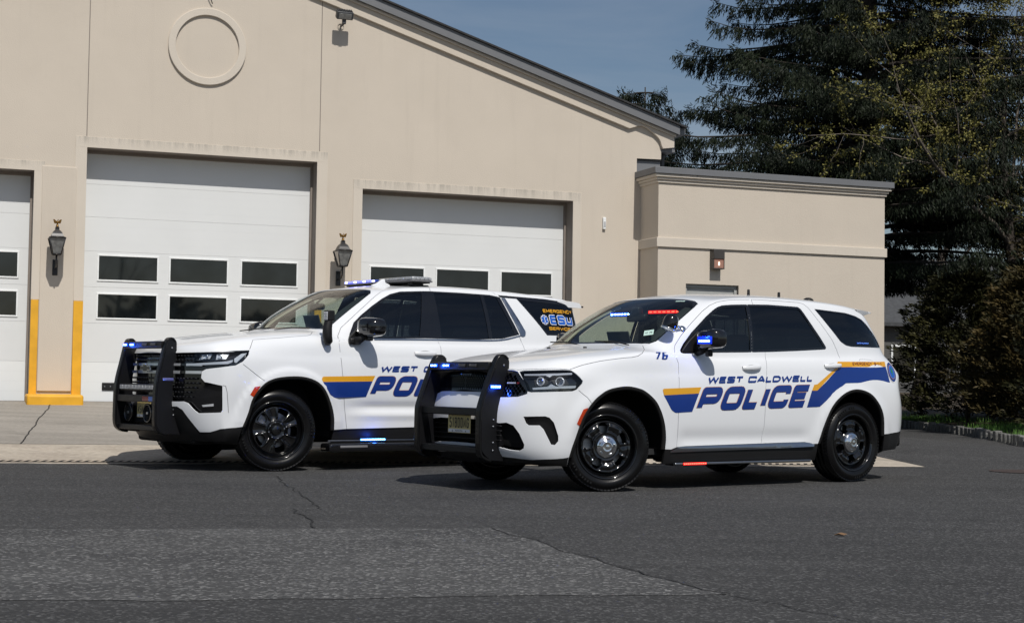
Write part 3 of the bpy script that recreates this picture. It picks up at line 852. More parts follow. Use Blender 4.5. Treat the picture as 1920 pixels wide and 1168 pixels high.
DATA_T = {
 'fwin': [(0.851,-0.9,1.382),(0.836,-0.916,1.348),(0.847,-0.925,1.336),(1.228,-0.94,1.345),(1.799,-0.944,1.366),(1.942,-0.764,1.884),(1.834,-0.763,1.879),(1.577,-0.753,1.863),(1.446,-0.756,1.83),(1.333,-0.77,1.776),(1.191,-0.794,1.692),(1.035,-0.826,1.589),(0.932,-0.849,1.508)],
 'fglass': [(1.8,-0.943,1.371),(1.823,-0.833,1.727),(1.814,-0.775,1.856),(1.78,-0.771,1.86)],
 'rwin': [(1.799,-0.944,1.366),(2.52,-0.945,1.368),(2.529,-0.944,1.373),(2.84,-0.939,1.39),(3.093,-0.924,1.443),(3.002,-0.861,1.652),(2.923,-0.774,1.862),(2.785,-0.766,1.881),(2.349,-0.768,1.886),(1.942,-0.764,1.884)],
 'divider': [(2.663,-0.774,1.87),(2.682,-0.853,1.681),(2.685,-0.939,1.391)],
 'chrome': [(2.921,-0.776,1.856),(2.987,-0.776,1.854),(3.188,-0.913,1.482),(3.173,-0.923,1.441),(3.137,-0.928,1.424),(2.837,-0.942,1.375),(2.225,-0.948,1.355),(2.227,-0.945,1.368),(2.84,-0.939,1.39),(3.093,-0.925,1.44)],
 'belttrim': [(1.138,-0.937,1.344),(1.135,-0.942,1.33),(2.518,-0.947,1.359)],
 'qglass': [(3.167,-0.775,1.849),(3.243,-0.773,1.848),(3.319,-0.771,1.848),(3.396,-0.768,1.848),(3.474,-0.765,1.848),(3.553,-0.761,1.848),(3.633,-0.757,1.848),(3.714,-0.751,1.848),(3.798,-0.744,1.848),(3.884,-0.733,1.848),(3.982,-0.71,1.849),(4.063,-0.671,1.834),(4.07,-0.681,1.812),(4.062,-0.716,1.762),(4.074,-0.727,1.702),(4.084,-0.74,1.641),(4.089,-0.741,1.623),(4.093,-0.743,1.607),(3.971,-0.828,1.574),(3.875,-0.857,1.54),(3.789,-0.877,1.506),(3.706,-0.893,1.472),(3.613,-0.901,1.467),(3.522,-0.908,1.461),(3.482,-0.899,1.504),(3.442,-0.888,1.547),(3.405,-0.875,1.589),(3.368,-0.861,1.632),(3.333,-0.846,1.675)],
 'topband': [(2.787,-0.763,1.887),(4.063,-0.672,1.832),(2.923,-0.774,1.862)],
 'fdoor_f': [(0.774,-1.002,0.414),(0.725,-1.019,0.73),(0.694,-1.023,1.009),(0.677,-0.999,1.194),(0.682,-1.009,1.133),(0.672,-0.985,1.273),(0.734,-0.88,1.379),(0.783,-0.839,1.447),(0.931,-0.813,1.557),(1.132,-0.763,1.7),(1.269,-0.725,1.794),(1.398,-0.687,1.864),(1.66,-0.527,1.922),(1.981,-0.708,1.928)],
 'bseam': [(1.981,-0.708,1.928),(1.924,-0.864,1.651),(1.943,-0.945,1.365),(1.963,-0.979,1.277),(1.948,-1.008,1.159)],
 'rdoor_r': [(1.981,-0.708,1.928),(2.675,-0.729,1.926),(2.812,-0.714,1.93),(2.853,-0.745,1.911),(2.868,-0.76,1.89),(3.089,-0.93,1.417),(3.122,-0.956,1.326)],
 'hood': [(0.56,-0.665,1.428),(0.499,-0.757,1.401),(0.39,-0.893,1.364),(0.333,-0.916,1.351),(0.028,-0.915,1.322),(-0.267,-0.891,1.295),(-0.336,-0.955,1.198)],
 'farch': [(-0.414,-0.986,0.444),(-0.363,-1.001,0.581),(-0.319,-1.018,0.731),(-0.217,-1.032,0.857),(-0.108,-1.038,0.914),(0.034,-1.043,0.938),(0.208,-1.046,0.94),(0.357,-1.046,0.907),(0.464,-1.045,0.837),(0.548,-1.036,0.709),(0.604,-1.026,0.554),(0.619,-1.011,0.404)],
 'sill': [(0.617,-1.012,0.406),(0.774,-1.002,0.414),(1.552,-1.005,0.424)],
 'yel': [(0.438,-1.037,0.913),(0.464,-1.028,0.943),(1.095,-1.027,0.958),(1.06,-1.029,0.901),(0.458,-1.04,0.887)],
 'blu': [(0.458,-1.04,0.887),(1.06,-1.029,0.901),(0.99,-1.021,0.741),(0.596,-1.032,0.73),(0.542,-1.04,0.762)],
 'P': [(1.015,-1.021,0.743),(1.116,-1.028,0.958),(1.321,-1.028,0.947),(1.075,-1.026,0.798)],
 'O': [(1.327,-1.023,0.752),(1.636,-1.028,0.97)],
 'W': [(1.144,-1.026,0.997),(1.146,-1.021,1.06),(1.65,-1.021,1.067)],
 'mask': [(-0.912,-0.357,1.153),(-0.897,-0.441,1.154),(-0.878,-0.516,1.155),(-0.856,-0.585,1.157),(-0.831,-0.647,1.158),(-0.804,-0.703,1.16),(-0.772,-0.756,1.161),(-0.738,-0.803,1.163),(-0.701,-0.845,1.165),(-0.66,-0.879,1.167),(-0.609,-0.908,1.169),(-0.553,-0.927,1.171),(-0.493,-0.941,1.173),(-0.648,-0.883,1.174),(-0.602,-0.906,1.176),(-0.553,-0.922,1.179),(-0.502,-0.934,1.182),(-0.449,-0.943,1.184),(-0.395,-0.952,1.187),(-0.34,-0.959,1.19),(-0.359,-0.977,1.142),(-0.423,-0.986,1.078),(-0.503,-0.981,1.037),(-0.552,-0.973,1.031),(-0.598,-0.96,1.024),(-0.638,-0.936,1.017),(-0.674,-0.905,1.011),(-0.709,-0.872,1.005),(-0.743,-0.837,0.998),(-0.77,-0.805,0.975),(-0.775,-0.802,0.911),(-0.751,-0.832,0.874),(-0.711,-0.876,0.863),(-0.668,-0.915,0.851),(-0.623,-0.95,0.84),(-0.621,-0.949,0.793),(-0.619,-0.947,0.746),(-0.616,-0.945,0.699),(-0.613,-0.942,0.652),(-0.611,-0.939,0.605),(-0.623,-0.929,0.58),(-0.665,-0.895,0.577),(-0.705,-0.857,0.575),(-0.743,-0.816,0.572),(-0.779,-0.769,0.57),(-0.803,-0.74,0.594),(-0.848,-0.677,0.666),(-0.87,-0.628,0.681),(-0.893,-0.566,0.679),(-0.913,-0.496,0.678),(-0.929,-0.418,0.676)],
 'mask_c': [(-0.931,0.0,1.155),(-0.958,-0.006,0.675)],
 'headl': [(-0.82,-0.715,1.071),(-0.798,-0.714,1.16),(-0.767,-0.764,1.161),(-0.735,-0.808,1.163),(-0.699,-0.846,1.165),(-0.66,-0.879,1.167),(-0.609,-0.908,1.169),(-0.553,-0.927,1.171),(-0.493,-0.941,1.173),(-0.648,-0.883,1.174),(-0.602,-0.906,1.176),(-0.553,-0.922,1.179),(-0.502,-0.934,1.182),(-0.449,-0.943,1.184),(-0.395,-0.952,1.187),(-0.34,-0.959,1.19),(-0.359,-0.977,1.142),(-0.423,-0.986,1.078),(-0.503,-0.981,1.037),(-0.572,-0.968,1.031),(-0.529,-0.97,1.086),(-0.578,-0.958,1.084),(-0.622,-0.939,1.081),(-0.661,-0.909,1.079),(-0.698,-0.875,1.076),(-0.733,-0.839,1.074),(-0.767,-0.798,1.072),(-0.798,-0.753,1.069),(-0.826,-0.703,1.067)],
 'hl_in': [(-0.776,-0.76,1.146),(-0.699,-0.851,1.154),(-0.722,-0.844,1.104),(-0.796,-0.75,1.094),(-0.662,-0.884,1.155),(-0.536,-0.932,1.17),(-0.585,-0.949,1.106),(-0.678,-0.89,1.096),(-0.425,-0.961,1.159),(-0.365,-0.966,1.167),(-0.489,-0.98,1.065),(-0.508,-0.977,1.071),(-0.505,-0.969,1.108)],
 'strip': [(-0.838,-0.684,1.049),(-0.809,-0.738,1.053),(-0.777,-0.787,1.057),(-0.743,-0.83,1.061),(-0.706,-0.869,1.065),(-0.668,-0.904,1.069),(-0.627,-0.937,1.073),(-0.582,-0.959,1.078),(-0.523,-0.97,1.093),(-0.53,-0.973,1.071),(-0.573,-0.966,1.051),(-0.621,-0.945,1.048),(-0.663,-0.912,1.045),(-0.702,-0.876,1.042),(-0.74,-0.836,1.039),(-0.776,-0.792,1.036),(-0.809,-0.742,1.033),(-0.839,-0.686,1.03)],
 'bar2': [(-0.842,-0.684,0.994),(-0.78,-0.79,1.003),(-0.783,-0.788,0.957),(-0.843,-0.686,0.953),(-0.913,-0.475,0.981),(-0.895,-0.545,0.984),(-0.895,-0.547,0.954),(-0.913,-0.477,0.953),(-0.91,-0.466,1.056),(-0.893,-0.536,1.059),(-0.894,-0.54,1.031),(-0.911,-0.47,1.031)],
 'bow': [(-0.948,0.0,1.048),(-0.942,-0.22,1.049),(-0.946,-0.222,0.949),(-0.951,0.0,0.989)],
 'fog': [(-0.769,-0.799,0.647),(-0.687,-0.887,0.662),(-0.685,-0.885,0.639),(-0.761,-0.806,0.63)],
 'marker': [(-0.31,-1.022,0.831),(-0.248,-1.03,0.84),(-0.319,-1.018,0.735),(-0.354,-1.016,0.756)],
 'fang': [(-0.62,-0.952,0.842),(-0.596,-0.964,0.837),(-0.579,-0.967,0.778),(-0.554,-0.957,0.577)],
 'low': [(-0.926,-0.414,0.628),(-0.896,-0.543,0.631),(-0.869,-0.608,0.6),(-0.802,-0.689,0.475),(-0.743,-0.738,0.385),(-0.677,-0.826,0.377),(-0.677,-0.847,0.426),(-0.678,-0.846,0.427),(-0.421,-0.985,0.444)],
 'bfseam': [(-0.424,-0.99,1.051),(-0.204,-1.032,0.892)],
 'handle': [(1.608,-1.001,1.205),(1.888,-1.0,1.211),(1.698,-1.009,1.154)],
 'esu': [(3.534,-0.807,1.752),(4.046,-0.734,1.747),(3.518,-0.827,1.705),(3.465,-0.86,1.627),(3.601,-0.851,1.632),(3.624,-0.831,1.681),(3.593,-0.871,1.579),(3.731,-0.863,1.574),(3.521,-0.884,1.551),(3.513,-0.894,1.516),(3.747,-0.877,1.521)],
 'spot': [(0.559,-0.991,1.251),(0.8,-0.61,1.614),(0.516,-0.943,1.334)],
 'mirror': [(0.983,-0.857,1.519),(1.294,-0.905,1.481),(0.83,-0.98,1.277),(1.066,-0.953,1.302)],
 'wind': [(0.638,-0.775,1.431),(1.308,-0.623,1.864),(1.212,-0.162,1.888),(0.577,-0.77,1.412)],
}
# ------------------------------------------------------------------ shared car parts
def inset(poly, d):
    """shrink a 2D polygon by d (miter, limited)"""
    P = [Vector(p) for p in poly]; n = len(P)
    A = sum(P[i].x * P[(i + 1) % n].y - P[(i + 1) % n].x * P[i].y for i in range(n))
    s = 1 if A > 0 else -1
    out = []
    for i in range(n):
        a = (P[i] - P[i - 1]); b = (P[(i + 1) % n] - P[i])
        if a.length < 1e-6 or b.length < 1e-6: continue
        a.normalize(); b.normalize()
        na = Vector((-a.y, a.x)) * s; nb = Vector((-b.y, b.x)) * s
        m = na + nb
        m = m.normalized() if m.length > 1e-6 else na
        out.append(tuple(P[i] + m * d / max(.5, m.dot(na))))
    return out

def xz(pts): return [(p[0], p[2]) for p in pts]

def P3(B, pts, step=.03, closed=True):
    """3D outline -> parameter outline (nearest point on the surface)"""
    out = []
    for p in dens([tuple(q) for q in pts], step, closed):
        h = B.bvh.find_nearest(Vector(p)); ab = B.par(h)
        a = 0.0 if p[1] > -.004 and ab[0] < 3 else (B.nc - 1 if p[1] > -.004 and ab[0] > B.nc - 4 else ab[0])
        a = min(max(a, 0), B.nc - 1); b = min(max(ab[1], 0), B.nr - 1)
        if out and abs(out[-1][0] - a) + abs(out[-1][1] - b) < 1e-4: continue
        out.append((a, b))
    return out

def R3(B, pts, w=.005, step=.04):
    """seam ribbon of width w along a 3D polyline on the surface -> parameter polygon"""
    L = dens([tuple(q) for q in pts], step, False)
    S = []
    for p in L:
        h = B.bvh.find_nearest(Vector(p)); ab = B.par(h)
        n = B.normal(np.array([ab[0]]), np.array([ab[1]]))[0]
        S.append((Vector(h[0]), Vector(n)))
    l = []; r = []
    for i, (p, n) in enumerate(S):
        t = S[min(i + 1, len(S) - 1)][0] - S[max(i - 1, 0)][0]
        if t.length < 1e-6: continue
        o = t.normalized().cross(n) * w / 2
        for q, lst in ((p + o, l), (p - o, r)):
            ab = B.par(B.bvh.find_nearest(q))
            lst.append((min(max(ab[0], 0), B.nc - 1), min(max(ab[1], 0), B.nr - 1)))
    return l + r[::-1]

def at(B, p, off=0.0):
    """point on the surface nearest p, moved off along the normal; returns (point, normal)"""
    h = B.bvh.find_nearest(Vector(p)); ab = B.par(h)
    n = Vector(B.normal(np.array([ab[0]]), np.array([ab[1]]))[0])
    return Vector(h[0]) + n * off, n

def decal3(name, B, outlines, mat, parent, off=.0025, step=.04, mirror=False, holes=()):
    """patch bounded by 3D outlines lying on the surface"""
    polys = [P3(B, o, .02) for o in outlines]
    hp = [P3(B, o, .02) for o in holes]
    A = np.array([p for pl in polys for p in pl])
    pts = []
    a0, b0 = A.min(0); a1, b1 = A.max(0)
    for i in range(1, 24):
        for j in range(1, 12):
            pts.append((a0 + (a1 - a0) * i / 24, b0 + (b1 - b0) * j / 12))
    V, F = cdt(pts, polys + hp, 1e-6)
    c = V[F].mean(1); k = np.zeros(len(F), bool)
    for pl in polys: k |= pip(c[:, 0], c[:, 1], pl)
    for pl in hp: k &= ~pip(c[:, 0], c[:, 1], pl)
    F = F[k]; used, inv = np.unique(F, return_inverse=True); V = V[used]; F = inv.reshape(F.shape)
    P = B.ev(V[:, 0], V[:, 1]); Nn = B.normal(V[:, 0], V[:, 1])
    e = np.cross(P[F[:, 1]] - P[F[:, 0]], P[F[:, 2]] - P[F[:, 0]])
    fl = (e * Nn[F].mean(1)).sum(1) < 0; F[fl] = F[fl][:, ::-1]
    return piece(name, (P, Nn, F), mat, parent, off, (0, 1) if mirror else (0,), join=False)[0]

def frame_M(p, n, up=Vector((0, 0, 1))):
    """matrix whose local z is n"""
    n = Vector(n).normalized(); x = up.cross(n)
    x = x.normalized() if x.length > 1e-4 else Vector((1, 0, 0))
    y = n.cross(x)
    M = Matrix((x, y, n)).transposed().to_4x4(); M.translation = Vector(p)
    return M

def make_wheel(style, r, w, rim_r):
    """wheel centred on its axle, outer face toward -y"""
    root = empty('wheel')
    # tyre
    mb = MB()
    hw = w / 2
    prof = [(rim_r - .012, -hw + .018), (rim_r + .004, -hw + .006), (rim_r + .018, -hw + .004), (rim_r + .03, -hw - .004), ((rim_r + r) / 2, -hw - .012),
            (r - .045, -hw - .005), (r - .022, -hw + .008), (r - .008, -hw + .022)]
    y = -hw + .03
    gro = [-.32, -.11, .11, .32]
    tread = [(r - .002, -hw + .032)]
    for g in gro:
        tread += [(r, g * w - .007), (r - .009, g * w - .004), (r - .009, g * w + .004), (r, g * w + .007)]
    tread += [(r - .002, hw - .032)]
    back = [(q[0], -q[1]) for q in prof[::-1]]
    mb.lathe(prof + tread + back, RUBBER, n=96, axis='y')
    # shoulder tread blocks
    nb = 72
    for i in range(nb):
        a = 2 * math.pi * i / nb
        for s in (-1, 1):
            M = Matrix.Rotation(a, 4, 'Y') @ Matrix.Translation((0, s * (hw - .024), r - .0080)) @ Matrix.Rotation(s * -.35, 4, 'X')
            mb.box(-.0115, .0115, -.016, .016, -.006, .0055, RUBBER, M)
    # raised sidewall lettering blocks
    for c0 in (.6, .6 + math.pi):
        for i in range(9):
            if i in (5,): continue
            M = Matrix.Rotation(c0 + i * .085, 4, 'Y') @ Matrix.Translation((0, -hw - .0128, (rim_r + r) / 2 + .012))
            mb.box(-.010, .010, -.0012, .0012, -.011, .011, RUBBER, M)
            mb.box(-.004, .004, -.0016, .0016, -.006, .006, BLACKPL, M)
    mb.build('tyre', None, root)
    # rim barrel
    rb = MB()
    f = -hw                      # outer face plane
    rb.lathe([(rim_r - .014, f + .05), (rim_r - .010, f + .016), (rim_r - .002, f + .004), (rim_r + .006, f - .003), (rim_r + .010, f + .004)], RIMBLK, n=96, axis='y')
    rb.lathe([(rim_r - .014, f + .05), (rim_r - .022, f + .07), (rim_r - .030, f + .10), (rim_r - .030, hw), (rim_r + .004, hw - .01)], RIMBLK, n=64, axis='y')
    # dished face with five openings
    R1 = rim_r - .016
    polys = [[(R1 * math.cos(t * 2 * math.pi / 96), R1 * math.sin(t * 2 * math.pi / 96)) for t in range(96)]]
    holes = []
    nh = 5
    for k in range(nh):
        c = math.pi / 2 + 2 * math.pi * k / nh
        if style == 'steel':
            q = [(.46, -.17), (.52, -.25), (.70, -.27), (.79, -.20), (.82, -.08), (.82, .08), (.79, .20), (.70, .27), (.52, .25), (.46, .17)]
        else:
            q = [(.47, -.14), (.51, -.23), (.66, -.27), (.79, -.25), (.84, -.16), (.84, .16), (.79, .25), (.66, .27), (.51, .23), (.47, .14)]
        pts = []
        for rr, aa in q:
            an = c + aa
            pts.append((R1 * rr * math.cos(an), R1 * rr * math.sin(an)))
        holes.append(rounded(pts, .012, 3))
    V, F = flat_mesh(polys, holes, .0075)
    rr = np.hypot(V[:, 0], V[:, 1]) / R1; an = np.arctan2(V[:, 1], V[:, 0])
    ph = np.cos((an - math.pi / 2) * nh)             # 1 on holes, -1 between
    if style == 'steel':
        # hub high, valley, raised lip ring, spokes between openings
        d = .030 + .035 * np.clip((rr - .35) / .2, 0, 1) - .028 * np.exp(-((rr - .50) / .08) ** 2)
        d = np.where(rr > .52, .052 - .026 * np.exp(-((rr - .70) / .13) ** 2) * np.clip(.5 - .5 * ph, 0, 1) ** 1.2 + .0 * rr, d)
        hp = np.clip(.5 + .5 * ph, 0, 1)
        d = d - .016 * np.exp(-((np.abs(np.mod((an - math.pi / 2) + math.pi / nh, 2 * math.pi / nh) - math.pi / nh) - .30) / .07) ** 2) * np.exp(-((rr - .68) / .12) ** 2)
        d = d - .012 * np.exp(-((rr - .86) / .03) ** 2)
        d = d + .03 * np.clip((rr - .88) / .06, 0, 1)
    else:
        d = .045 - .012 * np.exp(-((rr - .33) / .1) ** 2)
        sp = np.mod((an - math.pi / 2) + math.pi / nh, 2 * math.pi / nh) - math.pi / nh
        asp = np.abs(sp)
        d = d - .026 * np.clip((.88 - rr) / .3, 0, 1) * np.exp(-((asp - .33) / .05) ** 2) * np.clip((rr - .38) / .1, 0, 1)
        d = d + .006 * np.clip((asp - .45) / .1, 0, 1) * np.clip((rr - .4) / .1, 0, 1)
        d = d + .028 * np.clip((rr - .86) / .1, 0, 1)
        d = d - .022 * np.clip((.36 - rr) / .04, 0, 1)
    V3 = np.stack([V[:, 0], f + d, V[:, 1]], 1)
    base = len(rb.v)
    rb.add(V3.tolist(), F[:, ::-1].tolist() if True else F.tolist(), RIMBLK, True)
    # hole walls
    E = {}
    for t in F.tolist():
        for a, b in ((t[0], t[1]), (t[1], t[2]), (t[2], t[0])):
            if (b, a) in E: del E[(b, a)]
            else: E[(a, b)] = 1
    wv = []; wf = []
    for a, b in E:
        k = len(wv)
        wv += [V3[a], V3[b], V3[b] * [.985, 1, .985] + [0, .03, 0], V3[a] * [.985, 1, .985] + [0, .03, 0]]
        wf.append((k, k + 1, k + 2, k + 3))
    rb.add([tuple(q) for q in wv], wf, RIMBLK, False)
    rim = rb.build('rim', None, root, recalc=False)
    # brake disc and caliper
    bd = MB()
    bd.lathe([(.05, f + .125), (.175, f + .125), (.175, f + .15), (.05, f + .15)], STEEL, n=48, axis='y', smooth=False)
    bd.bevbox(-.20, -.09, f + .095, f + .17, -.10, .10, .012, STEEL)
    bd.lathe([(0, f + .11), (.09, f + .11), (.09, f + .2), (0, f + .2)], BLACKPL, n=24, axis='y', smooth=False)
    bd.lathe([(0, f + .19), (rim_r - .04, f + .19)], LINER, n=32, axis='y', smooth=False)
    bd.build('brake_disc', None, root)
    # cap
    cp = MB()
    if style == 'steel':
        cp.lathe([(.098, f + .040), (.096, f + .022), (.080, f + .012), (.058, f + .010), (.052, f + .002), (.041, f - .004), (.034, f - .002), (.030, f + .0), (.014, f - .004), (0, f - .005)], CHROME, n=48, axis='y')
        for k in range(5):
            a = 2 * math.pi * k / 5 + .3
            M = Matrix.Rotation(a, 4, 'Y') @ Matrix.Translation((0, f + .010, .070))
            cp.bevbox(-.015, .015, -.004, .006, -.006, .006, .003, SATIN, M)
        cp.build('hub_cap', None, root)
    else:
        cp.lathe([(.052, f + .02), (.050, f + .006), (.040, f + .001), (.012, f - .001), (0, f - .001)], RIMBLK, n=40, axis='y')
        bow = [(-.030, -.007), (-.012, -.007), (-.010, -.012), (.012, -.012), (.010, -.007), (.030, -.007), (.026, .007), (.010, .007), (.008, .012), (-.012, .012), (-.010, .007), (-.026, .007)]
        cp.prism(bow, f - .005, f - .0015, BLACKGLOSS, axis='y')
        cp.build('hub_cap', None, root)
        for k in range(8):
            a = 2 * math.pi * k / 8 + .2
            nu = MB()
            M = Matrix.Rotation(a, 4, 'Y') @ Matrix.Translation((0, 0, .080))
            nu.lathe([(.010, f + .036), (.010, f + .014), (.006, f + .006), (0, f + .004)], CHROME, n=12, M=M, axis='y')
            nu.build('lug_nut', None, root)
    return root

def led_strip(name, parent, p, n, length, height, mats, nled=6, depth=.012, up=Vector((0, 0, 1)), roll=0.):
    """small light head: black housing with a row of emissive diodes, facing n"""
    M = frame_M(p, n, up)
    mb = MB()
    mb.bevbox(-length / 2 - .006, length / 2 + .006, -height / 2 - .006, height / 2 + .006, -depth, .002, .004, BLACKPL, M)
    glow, core = mats
    mb.bevbox(-length / 2 - .003, length / 2 + .003, -height / 2 - .003, height / 2 + .003, -.002, .006, .003, glow, M)
    for k in range(nled):
        x = -length / 2 + (k + .5) * length / nled
        mb.bevbox(x - .32 * length / nled, x + .32 * length / nled, -height * .24, height * .24, .004, .009, .002, core, M)
    return mb.build(name, None, parent)

def seat(parent, x, y, z, mat, tall=.62):
    s = MB()
    s.bevbox(x - .25, x + .27, y - .25, y + .25, z - .13, z, .05, mat, seg=3)
    M = Matrix.Translation((x + .24, y, z - .02)) @ Matrix.Rotation(R(14), 4, 'Y')
    s.bevbox(-.06, .07, -.25, .25, 0, tall, .055, mat, M, seg=3)
    s.bevbox(-.03, .07, -.13, .13, tall + .03, tall + .21, .045, mat, M, seg=3)
    s.tube([M @ Vector((.02, -.05, tall - .02)), M @ Vector((.02, -.05, tall + .06))], .007, CHROME)
    s.tube([M @ Vector((.02, .05, tall - .02)), M @ Vector((.02, .05, tall + .06))], .007, CHROME)
    return s.build('seat', None, parent)

def steering(parent, x, y, z):
    s = MB()
    M = Matrix.Translation((x, y, z)) @ Matrix.Rotation(R(-62), 4, 'Y')
    pts = [M @ Vector((.185 * math.cos(t * 2 * math.pi / 28), .185 * math.sin(t * 2 * math.pi / 28), 0)) for t in range(29)]
    s.tube(pts, .015, DARKTRIM, n=8, cap=False)
    s.bevbox(-.06, .06, -.07, .07, -.03, .02, .02, DARKTRIM, M)
    for a in (0, 90, -90):
        Q = M @ Matrix.Rotation(R(a), 4, 'Z')
        s.bevbox(.04, .18, -.02, .02, -.012, .008, .006, DARKTRIM, Q)
    s.tube([M @ Vector((0, 0, 0)), M @ Vector((0, 0, -.4))], .03, DARKTRIM)
    return s.build('steering_wheel', None, parent)

def arch(name, B, pts, parent, depth=.42, lip=.03):
    """black wheel housing behind the cut arch: lip ring + tunnel + back wall, for one outline"""
    line = smooth_line([tuple(p) for p in pts], 4)
    cx = sum(p[0] for p in line) / len(line)
    cz = .36
    for sd in (1, -1):
        mb = MB(); v = []
        for (x, y, z) in line:
            d = Vector((cx - x, 0, cz - z)); d = d.normalized() if d.length > 1e-6 else d
            rows = [Vector((x, y + .004, z)) - d * .004, Vector((x, y - .004, z)) + d * .004, Vector((x, y - .002, z)) + d * lip, Vector((x, y + .02, z)) + d * (lip + .006),
                    Vector((x, y + .05, z)) + d * .012, Vector((x, y + depth, z)) + d * .0]
            v += [(p.x, p.y * sd, p.z) for p in rows]
        m = 6; n = len(line)
        f = [(i * m + k, (i + 1) * m + k, (i + 1) * m + k + 1, i * m + k + 1) for i in range(n - 1) for k in range(m - 1)]
        mb.add(v, f, LINER, True)
        wall = [(line[i][0], (line[i][1] + depth) * sd, line[i][2]) for i in range(n)]
        mb.add(wall + [(wall[-1][0], wall[-1][1], .2), (wall[0][0], wall[0][1], .2)], [list(range(n + 2))], LINER)
        mb.build(name, None, parent)

def plate(parent, p, n, text, w=.305, h=.152, sub=None, k=1.0):
    M = frame_M(p, n) @ Matrix.Scale(k, 4)
    mb = MB()
    mb.bevbox(-w / 2, w / 2, -h / 2, h / 2, -.003, .001, .002, PLATEM, M)
    for sx in (-.09, .09):
        mb.lathe([(.006, 0), (.006, .003), (0, .004)], STEEL, n=10, M=M @ Matrix.Translation((sx, .062, 0)))
        mb.lathe([(.006, 0), (.006, .003), (0, .004)], STEEL, n=10, M=M @ Matrix.Translation((sx, -.062, 0)))
    pl = mb.build('license_plate', None, parent)
    def lay(name, polys, mat, dz):
        V, F = flat_mesh(polys)
        m2 = MB(); m2.add([M @ Vector((a, b, dz)) for a, b in V], F.tolist(), mat)
        o = m2.build(name, None, pl)
        return o
    lay('plate_number', text_polys(text, -w / 2 + .022, -.036, w / 2 - .022, .078, t=.13, rad=.09, gap=.13), INK, .0022)
    if sub: lay('plate_caption', text_polys(sub, -.05, -.066, .05, .013, t=.2, rad=.15, gap=.3), INK, .0022)
    mb = MB()
    mb.box(-w / 2 + .006, w / 2 - .006, -h / 2 + .005, -.046, .0014, .0018, WDEC, M)
    mb.build('plate_base_band', None, pl)
    return pl

def glow(parent, p, e, r=.02, col=(.02, .12, 1.)):
    """the small lamp of a lit diode head (the heads are on in the scene)"""
    l = bpy.data.lights.new('diode_lamp', 'POINT'); l.energy = e; l.color = col; l.shadow_soft_size = r
    o = bpy.data.objects.new('diode_lamp', l); COL.objects.link(o); o.parent = parent; o.location = p
    return o
def pillar_trim(B, parent, edge, wid, off):
    """cloth-covered inner trim of the windshield pillars and header"""
    inner = []
    for x, y, z in edge[::-1]:
        inner.append((x + .04, min(-.001, y + wid), z))
    pol = P3(B, list(edge) + inner, .03)
    V, F = flat_mesh([pol], (), .18)
    P = B.ev(V[:, 0], V[:, 1]); Nn = B.normal(V[:, 0], V[:, 1]); P[:, 1] = np.minimum(P[:, 1], 0)
    e = np.cross(P[F[:, 1]] - P[F[:, 0]], P[F[:, 2]] - P[F[:, 0]]); fl = (e * Nn[F].mean(1)).sum(1) < 0; F[fl] = F[fl][:, ::-1]
    piece('pillar_trim', (P, Nn, F), TAN, parent, off=off, sides=(1,), thick=.02)
    piece('pillar_trim', (P, Nn, F), DARKTRIM, parent, off=off - .01, sides=(0,), thick=.02)
